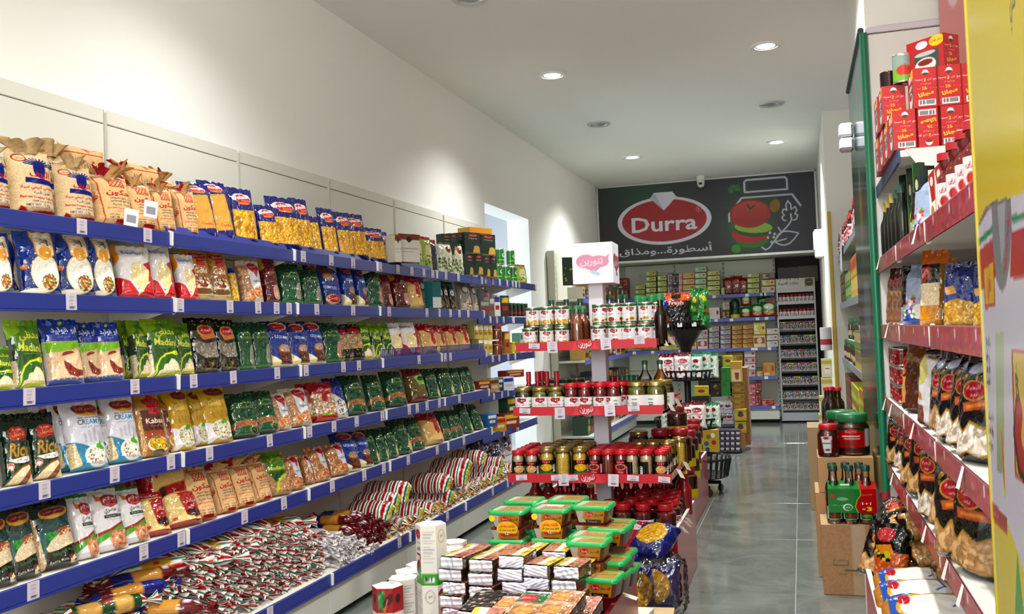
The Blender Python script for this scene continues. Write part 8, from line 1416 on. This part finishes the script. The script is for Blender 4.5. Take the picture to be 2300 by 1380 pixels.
for px, y, tier, k, dz, ds_ in ((2036, 336, 0, PB, 0, 'red carton at the aisle corner, bottom tier'), (2088, 331, 0, PU, 0, 'red carton printed upside down, bottom tier'), (2139, 324, 0, PB, 0, 'red carton third along, bottom tier'), (2196, 318, 0, PB, 0, 'red carton half hidden by the stand, bottom tier'), (2082, 243, 1, PB, 0, 'red carton over the upside-down one'), (2135, 238, 1, PB, 0, 'red carton over the third one'), (2190, 232, 1, PB, 0, 'red carton half hidden by the stand, second tier')):
    z = 1.876+.1435*tier; X = spot(px, 3.67, z)[0]; o = inst(k, (X, 3.75, z), 0); fixed(o, ds_+', top right shelf', 'carton', 'red promotional cartons')
    if tier == 0 and px < 2100:
        for q in (1, 2, 3): o = inst(PB, (X-.004*q, 3.75+.165*q, z)); reg(o, 'red promotional carton in the rear file', 'carton', TP_, px*10+q)
for px, Yq, tier, ds_ in ((2010, 3.98, 1, 'red carton set back on the second tier, aisle side'), (2104, 3.85, 2, 'red carton with window crowning the stack')):
    z = 1.876+.1435*tier; o = inst(PB, (spot(px, Yq-.08, z)[0], Yq, z), R(44 if tier == 2 else 0)); fixed(o, ds_, 'carton', 'red promotional cartons')
    if tier == 1: o = inst(PB, (spot(px, Yq-.08, z)[0]-.004, Yq+.165, z)); fixed(o, 'red carton behind the set-back one', 'carton', 'red promotional cartons')
_c = Cv(40, 24, 2.4, '8ab84a', 2); _c.p(_c.B(0, 0, 1, .5), '9aa8a0'); _c.p(_c.E(.5, .6, .12, .2), 'c8463a'); GCN = can('food_can', .038, .11, _c)
o = inst(GCN, (spot(2030, 3.86, 2.163)[0], 3.86, 2.163)); o.location = (spot(2030, 3.9, 2.17)[0], 3.9, 2.163); fixed(o, 'green and silver can standing on the set-back red carton', 'can')
_c = Cv(24, 16, 2.4, '3a1c18', 2); o = inst(can('food_can', .036, .08, _c, '4a2a24'), (spot(2000, 4.02, 2.163)[0], 4.03, 2.163)); fixed(o, 'dark brown can beside the green can on the red cartons', 'can')
# pink and yellow poster behind the stand
c = Cv(50, 90, .5, 'e0a0a4', 2); c.g(c.B(0, 0, 1, 1), 'e4a8b0', 'dca08c'); [c.p(c.L([(.3+.2*math.sin(i), i/9), (.6+.2*math.sin(i*1.7), (i+.5)/9), (.4+.2*math.cos(i), (i+1)/9)], .03), 'd8c070') for i in range(4, 9)]; c.p(c.E(.4, .14, .2, .1)&~c.E(.4, .14, .14, .07), 'ecd0d4')
s, t = np.meshgrid(np.linspace(.655, .8, 50), np.linspace(2.95, 1.7, 90)); po = obj('poster', mesh('poster', np.concatenate([np.stack([s, 0*s+4.636, t], -1).reshape(-1, 3), np.stack([s, 0*s+4.639, t], -1).reshape(-1, 3)]), np.concatenate([grid_faces(50, 90, 0, True), grid_faces(50, 90, 4500)]), printed('gloss'), np.concatenate([c.out().reshape(-1, 3)]*2))); fixed(po, 'pink poster with yellow swirls behind the yellow stand', 'poster')
# ---------------------------------------------------------------- yellow promotional stand at the picture's edge
PX, Y0S, Y1S, Z0S, Z1S = .335, 2.035, 1.2, .0, 2.35
c = Cv(230, 420, (Y0S-Y1S)/(Z1S-Z0S), 'd6c436', 2)
def uv(px, py): p = at(px, py, X=PX); return ((Y0S-p[1])/(Y0S-Y1S), (Z1S-p[2])/(Z1S-Z0S))
U = lambda pts: [uv(*q) for q in pts]
c.g(c.B(0, 0, 1, 1), 'd6c436', 'd0bc34')
c.p(c.P(U([(2196, 515), (2202, 497), (2214, 470), (2228, 456), (2245, 450), (2275, 443), (2330, 420), (2500, 380), (2500, 1800), (2330, 1420), (2300, 1290), (2285, 1235), (2262, 1172), (2213, 1125)])), 'c9c4cf')
c.p(c.P(U([(2196, 515), (2202, 495), (2214, 468), (2230, 455), (2238, 456), (2222, 470), (2208, 493)])), '77757c')
for col, l in (('2a8a5c', [(2196, 541), (2230, 508), (2230, 522), (2196, 555)]), ('2a8a5c', [(2272, 488), (2400, 440), (2400, 462), (2272, 501)]), ('b5323c', [(2196, 568), (2230, 536), (2240, 620), (2199, 658)]), ('b5323c', [(2272, 521), (2400, 480), (2400, 620), (2269, 626)])): c.p(c.P(U(l)), col)
c.p(c.P(U([(2227, 456), (2270, 446), (2273, 500), (2268, 590), (2260, 640), (2252, 655), (2246, 652), (2238, 628), (2231, 560)])), '88878e'); c.p(c.P(U([(2240, 454), (2258, 450), (2256, 560), (2250, 600)])), 'a8a7ae'); c.p(c.P(U([(2227, 456), (2270, 446), (2270, 450), (2228, 461)])), '4a4a50')
for i, ch in enumerate('ORIGINAL'): x, y = uv(2266-i*1.2, 490+i*17); c.t(ch, x, y, .009, 'b5384a', .01, rot=-70)
c.p(c.P(U([(2208, 600), (2232, 582), (2236, 686), (2213, 695)])), 'b5242c'); c.p(c.P(U([(2210, 606), (2231, 588), (2234, 680), (2214, 688)])), 'd0a82c'); x, y = uv(2222, 645); c.t('نضاري', x, y, .03, 'b0242c', .02, wd=.04)
for i in range(4): x, y = uv(2220, 770+i*30); c.t(['مزيج الشاي السيلاني', 'الفاخر من الاوراق', 'العالية المختارة من', 'قمم الشاي'][i], x, y, .012, '3a3840', .01, wd=.055)
for i, w_ in enumerate(('Best Ceylon Tea', 'Blend with High', 'Grown and Flowery', 'Tea')): x, y = uv(2226-(6 if i == 3 else 0), 938+i*33); c.t(w_, x, y, .01, '33313a', .01, wd=.06 if i < 3 else .015)
c.g(c.P(U([(2236, 750), (2255, 745), (2256, 1065), (2240, 1060)])), 'b8bca8', '4f6f4c', 'y', .5, .75); x, y = uv(2253, 1030); c.p(c.E(x, y, .011, .03), 'd0b01c'); c.p(c.E(x, y, .006, .022), 'c8641c')
c.p(c.P(U([(2272, 788), (2420, 800), (2420, 1200), (2300, 1086), (2280, 1070)])), 'b5323c'); c.g(c.P(U([(2275, 793), (2420, 806), (2420, 1190), (2301, 1080), (2283, 1066)])), 'd8c8b0', 'c8a41c', 'y', .4, .64); x, y = uv(2285, 865); c.t('R', x, y, .014, '55525a', .008); c.p(c.E(x, y, .009, .014)&~c.E(x, y, .0078, .0125), '55525a'); c.p(c.L(U([(2288, 925), (2284, 980), (2292, 1040), (2310, 1065), (2350, 1080)]), .022), '2a1a1c'); c.p(c.L(U([(2290, 925), (2286, 975), (2294, 1030), (2312, 1055), (2350, 1070)]), .018), 'b0202c')
c.p(c.P(U([(2217, 1115), (2262, 1164), (2263, 1202), (2218, 1152)])), 'a8242e'); x, y = uv(2238, 1156); c.t('شاي الغزالين', x, y, .008, 'd8a8a8', wd=.05)
for i in range(9): x, y = uv(2225, 1190+i*22); c.p(c.B(x-.022, y, x+.012+.01*(i % 3), y+.004), '6a5a2c', .7)
x, y = uv(2238, 1255); c.p(c.E(x, y, .012, .03), 'b8b0a0'); c.p(c.P(U([(2285, 1240), (2300, 1380), (2280, 1380)])), '5aa03c'); x, y = uv(2274, 8); c.t('شاي', x, y, .035, '5a5a6a', .01, wd=.05)
st = bpy.data.objects.new('promotional_stand', None); C.objects.link(st); st.location = (PX+.18, (Y0S+Y1S)/2, 0)
s, t = np.meshgrid(np.linspace(0, 1, 230), np.linspace(0, 1, 420)); V = np.stack([0*s-.18, (Y0S-Y1S)/2-s*(Y0S-Y1S), Z1S-t*(Z1S-Z0S)], -1).reshape(-1, 3); obj('printed_side', mesh('printed_side', V, grid_faces(230, 420, 0, True), printed('gloss'), c.out().reshape(-1, 3), False), st)
obj('carcass', MB().box(-.178, -(Y0S-Y1S)/2+.002, .002, .2, (Y0S-Y1S)/2-.001, Z1S-.002).me('carcass', solid('c4b024', .35)), st); obj('corner_edge', MB().box(-.182, (Y0S-Y1S)/2-.004, 0, -.172, (Y0S-Y1S)/2+.006, Z1S).me('corner_edge', solid('c4b024', .35)), st)
fixed(st, 'tall glossy yellow and white tea stand at the aisle mouth', 'stand')
# ---------------------------------------------------------------- floor cartons, big jars and the bottle carrier by the banner
def tape(c): c.p(c.B(0, 0, 1, 1), 'b08a66'); c.n(c.B(0, 0, 1, 1), .03, .05); c.p(c.B(.55, 0, .8, 1), 'c4b09c', .7); c.p(c.B(.2, .5, .48, .58)&~c.B(.215, .51, .465, .57), '6a6a4a'); c.p(c.B(.4, .63, .75, .66), '6a5a44'); c.t('Made in Syria', .5, .7, .04, '6a5a44', wd=.4)
cA = Cv(50, 60, 1, 'b08a66', 2); tape(cA)
def crt(px0, px1, Y, z0, z1, d, label, rz=0, pf=cA):
    x0, x1 = spot(px0, Y, z0+.01)[0], spot(px1, Y, z0+.01)[0]; o = inst(box('carton', x1-x0, d, z1-z0, pf, 'a87848', 'a07040', 'b8946c', '9a7048'), ((x0+x1)/2, Y+d/2, z0), R(rz)); fixed(o, label, 'carton')
crt(1851, 1975, 4.74, .002, .325, .26, 'taped brown carton on the floor carrying the bottle carrier'); crt(1840, 1965, 5.06, .002, .42, .34, 'lower brown carton behind the taped one', pf='ad7c4e'); crt(1840, 1965, 5.06, .423, .595, .34, 'upper brown carton under the big red jars', pf='b08250')
def l_big(c): c.p(c.B(0, 0, 1, 1), 'b5141e'); c.p(c.B(0, 0, 1, .16), '1c4a2c'); c.p(c.E(.46, .2, .08, .14), 'c8283a'); c.t('Durra', .46, .2, .1, 'f4e8e8', .01, wd=.12); c.p(c.B(.36, .4, .56, .46)|c.B(.38, .54, .56, .58), 'e8c8c4'); c.p(c.E(.42, .8, .08, .1), '8a3a1c'); c.p(c.B(.62, .08, .74, .95), 'd4d4de')
BJ = jar('sauce_jar', .083, .205, ['5e1410'], '1f6a3c', lab(.5, .1, l_big, (70, 30)), lz=(.2, .68), smooth=True, nk=.86, lidh=.17)
def l_sm(c): c.p(c.B(0, 0, 1, 1), '6a1410'); c.p(c.P([(.36, .05), (.56, .02), (.54, .96), (.42, .98)]), 'dcd8dc'); c.p(c.B(.38, .4, .53, .46), '3a8a5a'); c.p(c.E(.46, .14, .05, .08), 'b5182c'); c.p(c.B(.44, .75, .52, .85), '4a4a4a')
RJ2 = jar('sauce_jar', .052, .16, ['5e1410'], 'b0141c', lab(.32, .09, l_sm, (50, 30)), lz=(.12, .66), smooth=True, nk=.8, lidh=.14)
o = inst(BJ, spot(1916, 5.2, .597), R(6)); fixed(o, 'huge red sauce jar with green lid on the brown carton', 'jar'); o = inst(RJ2, spot(1862, 5.12, .597), R(0)); fixed(o, 'red sauce jar with red lid beside the huge green-lidded one', 'jar')
o = inst(BJ, spot(1900, 5.32, .597) if False else np.array([.2, 5.3, .02]), 0); bpy.data.objects.remove(o.children[0]) if False else None; o.location = spot(1893, 5.36, .597); fixed(o, 'second green-lidded jar hidden behind the huge one', 'jar')
CLV = bottle('vinegar_bottle', .036, .27, None, '123c30', (lambda c: (c.p(c.B(0, 0, 1, 1), 'e0e4e0'), c.p(c.B(.1, .05, .9, .95), '1c7a40'), c.p(c.E(.5, .7, .3, .12), 'c82a2c'))[0] is None or c)(Cv(24, 24, .8, 'fff', 2)), lz=(.08, .3), neck=.46, la=(-60, 60), caph=.1)
BRV = bottle('vinegar_bottle', .036, .27, '8a3a14', '123c30', (lambda c: (c.p(c.B(0, 0, 1, 1), 'e0e4e0'), c.p(c.B(.1, .05, .9, .95), '1c7a40'), c.p(c.E(.5, .7, .3, .12), '8ab82c'))[0] is None or c)(Cv(24, 24, .8, 'fff', 2)), lz=(.08, .3), neck=.46, la=(-60, 60), caph=.1)
for px, Y, k, d in ((1876, 4.79, CLV, 'clear'), (1912, 4.79, CLV, 'clear'), (1949, 4.79, BRV, 'brown'), (1874, 4.87, CLV, 'clear'), (1904, 4.88, CLV, 'clear'), (1934, 4.88, BRV, 'brown')): std(k, px, Y, .327, d+' vinegar bottle in the cardboard carrier, '+('front' if Y < 4.85 else 'rear')+' row', 'bottle', 'brown carton')
def carr(c):
    c.p(c.B(0, 0, 1, 1), '1f8a3c'); c.g(c.B(0, 0, .6, .5), '1f7a34', '2a9a4a'); c.p(c.P([(.66, 0), (1, 0), (1, 1), (.62, 1), (.56, .75), (.6, .45), (.68, .25)]), 'b5141e'); c.p(c.L([(.67, 0), (.68, .25), (.6, .45), (.56, .75), (.62, 1)], .025), 'd8c82c'); c.t('1+1', .79, .6, .12, 'f4e8dc', .015, wd=.18); c.t('=', .73, .82, .06, 'f4e8dc', .02, wd=.06); c.t('3', .84, .82, .18, 'f0d01c', .04, wd=.11); c.t('اشتري', .8, .24, .1, 'e8a01c', .02, wd=.22); c.p(c.E(.09, .3, .055, .08), 'c8341c'); c.p(c.E(.4, .76, .1, .14)&~c.E(.41, .77, .08, .11), 'e8f0e8'); c.t('عرض', .4, .76, .1, 'e8f0e8', .015, wd=.1); c.t('عرض التوفير', .18, .68, .06, 'e0ece0', .01, wd=.24); c.p(c.E(.3, .42, .12, .07), 'd8e8d8', .5)
x0, x1 = spot(1861, 4.74, .43)[0], spot(1969, 4.74, .43)[0]; w = x1-x0; c = Cv(96, 60, 1.7, '1f8a3c', 2); carr(c)
cr_ = bpy.data.objects.new('bottle_carrier', None); C.objects.link(cr_); cr_.location = ((x0+x1)/2, 4.74, .327)
s, t = np.meshgrid(np.linspace(-w/2, w/2, 96), np.linspace(.165, .055, 60)); obj('front_wrap', mesh('front_wrap', np.stack([s, 0*s, t], -1).reshape(-1, 3), grid_faces(96, 60, 0, True), printed('gloss'), c.out().reshape(-1, 3)), cr_)
tp = Cv(40, 12, 3, '1f8a3c', 1); tp.p(tp.B(.64, 0, 1, 1), 'b5141e'); s, t = np.meshgrid(np.linspace(-w/2, w/2, 40), np.linspace(.06, 0, 12)); obj('sloped_top', mesh('sloped_top', np.stack([s, t, .165+t*.5], -1).reshape(-1, 3), grid_faces(40, 12, 0, True), printed('gloss'), tp.out().reshape(-1, 3)), cr_)
obj('side_flap', MB().box(-w/2-.001, 0, .05, -w/2, .17, .165).me('side_flap', solid('1f7a36', .3)), cr_); obj('side_flap', MB().box(w/2, 0, .05, w/2+.001, .17, .165).me('side_flap', solid('a5141e', .3)), cr_); obj('handle_slot', MB().box(-.05, .0195, .178, -.01, .0215, .186).me('handle_slot', solid('dcdcdc', .5)), cr_)
fixed(cr_, 'green and red cardboard bottle carrier on the taped carton', 'carrier')
# cream drink cartons and dark bottles against the far pillar
def milk(c): c.p(c.B(0, 0, 1, 1), 'e0dab8'); c.p(c.B(0, .1, 1, .3), 'c8b84a'); c.p(c.B(.3, .4, .8, .8), 'ece8dc'); c.p(c.B(.35, .5, .75, .56), 'c84a4a')
for px0, px1, yt, yb in ((1841, 1858, 890, 930), (1841, 1859, 930, 972), (1842, 1860, 972, 1010), (1842, 1861, 1010, 1050), (1843, 1861, 1050, 1087), (1846, 1868, 806, 848), (1846, 1869, 849, 893), (1847, 1869, 893, 940), (1847, 1869, 940, 990), (1848, 1870, 990, 1040), (1848, 1870, 1040, 1083)): flat(px0, px1, yt, yb, 7.9 if px0 < 1845 else 8.15, 'e0dab8', 'b8a86a', 'd8d0a0', 'cream drink carton', 'carton', 'outer pile against the far pillar' if px0 < 1845 else 'inner pile against the far pillar', milk, d=.09, key=-yt)
SYR = bottle('syrup_bottle', .045, .26, '24100c', 'a8141c', None, glassy=False, neck=.5)
for px, Y in ((1862, 7.0), (1874, 7.1), (1868, 6.9), (1884, 7.0)): p = at(px, 955, Y=Y); o = inst(SYR, (p[0], Y, p[2])); reg(o, 'dark syrup bottle with red cap', 'bottle', 'beside the far shelving', px)
o = inst(box('carton', .3, .4, .42, 'a88860', '98784f', '98784f', 'b0946c'), (.16, 7.05, .002)); o.scale.z = (at(1868, 955, Y=7.0)[2]-.004)/.42; fixed(o, 'brown carton under the dark syrup bottles', 'carton')
p = at(1850, 780, Y=9.4); ro = bpy.data.objects.new('paper_roll', None); C.objects.link(ro); ro.location = (.21, 9.0, p[2]-.02); obj('roll', MB().lathe([(.045, 0), (.05, .004), (.05, .2), (.045, .205)], 20).me('roll', solid('dcdcdc', .7), True), ro); obj('red_print', MB().lathe([(.0506, .05), (.0506, .1)], 20, cap=False).me('red_print', solid('b5303a', .7), True), ro); fixed(ro, 'white paper roll with red band hanging by the yellow strip', 'roll')
# ---------------------------------------------------------------- labels: add an ordinal where several things share look and place
ORD = {1: 'first', 2: 'second', 3: 'third', 4: 'fourth', 5: 'fifth', 6: 'sixth', 7: 'seventh', 8: 'eighth', 9: 'ninth', 10: 'tenth'}
_by = {}
for o, d, p, k in REG: _by.setdefault((d, p), []).append((k, len(_by), o))
for (d, p), l in _by.items():
    l.sort(key=lambda q: q[0])
    same = all(q[0] == 'same' for q in l)
    for i, (k, _, o) in enumerate(l):
        o['label'] = (d+', '+p) if len(l) == 1 or same else ORD.get(i+1, '%dth' % (i+1))+' '+d+' from near end, '+p
        if len(l) > 1 and 'group' not in o: o['group'] = d+' '+p
bpy.data.objects.remove(_to); bpy.data.curves.remove(_tc)
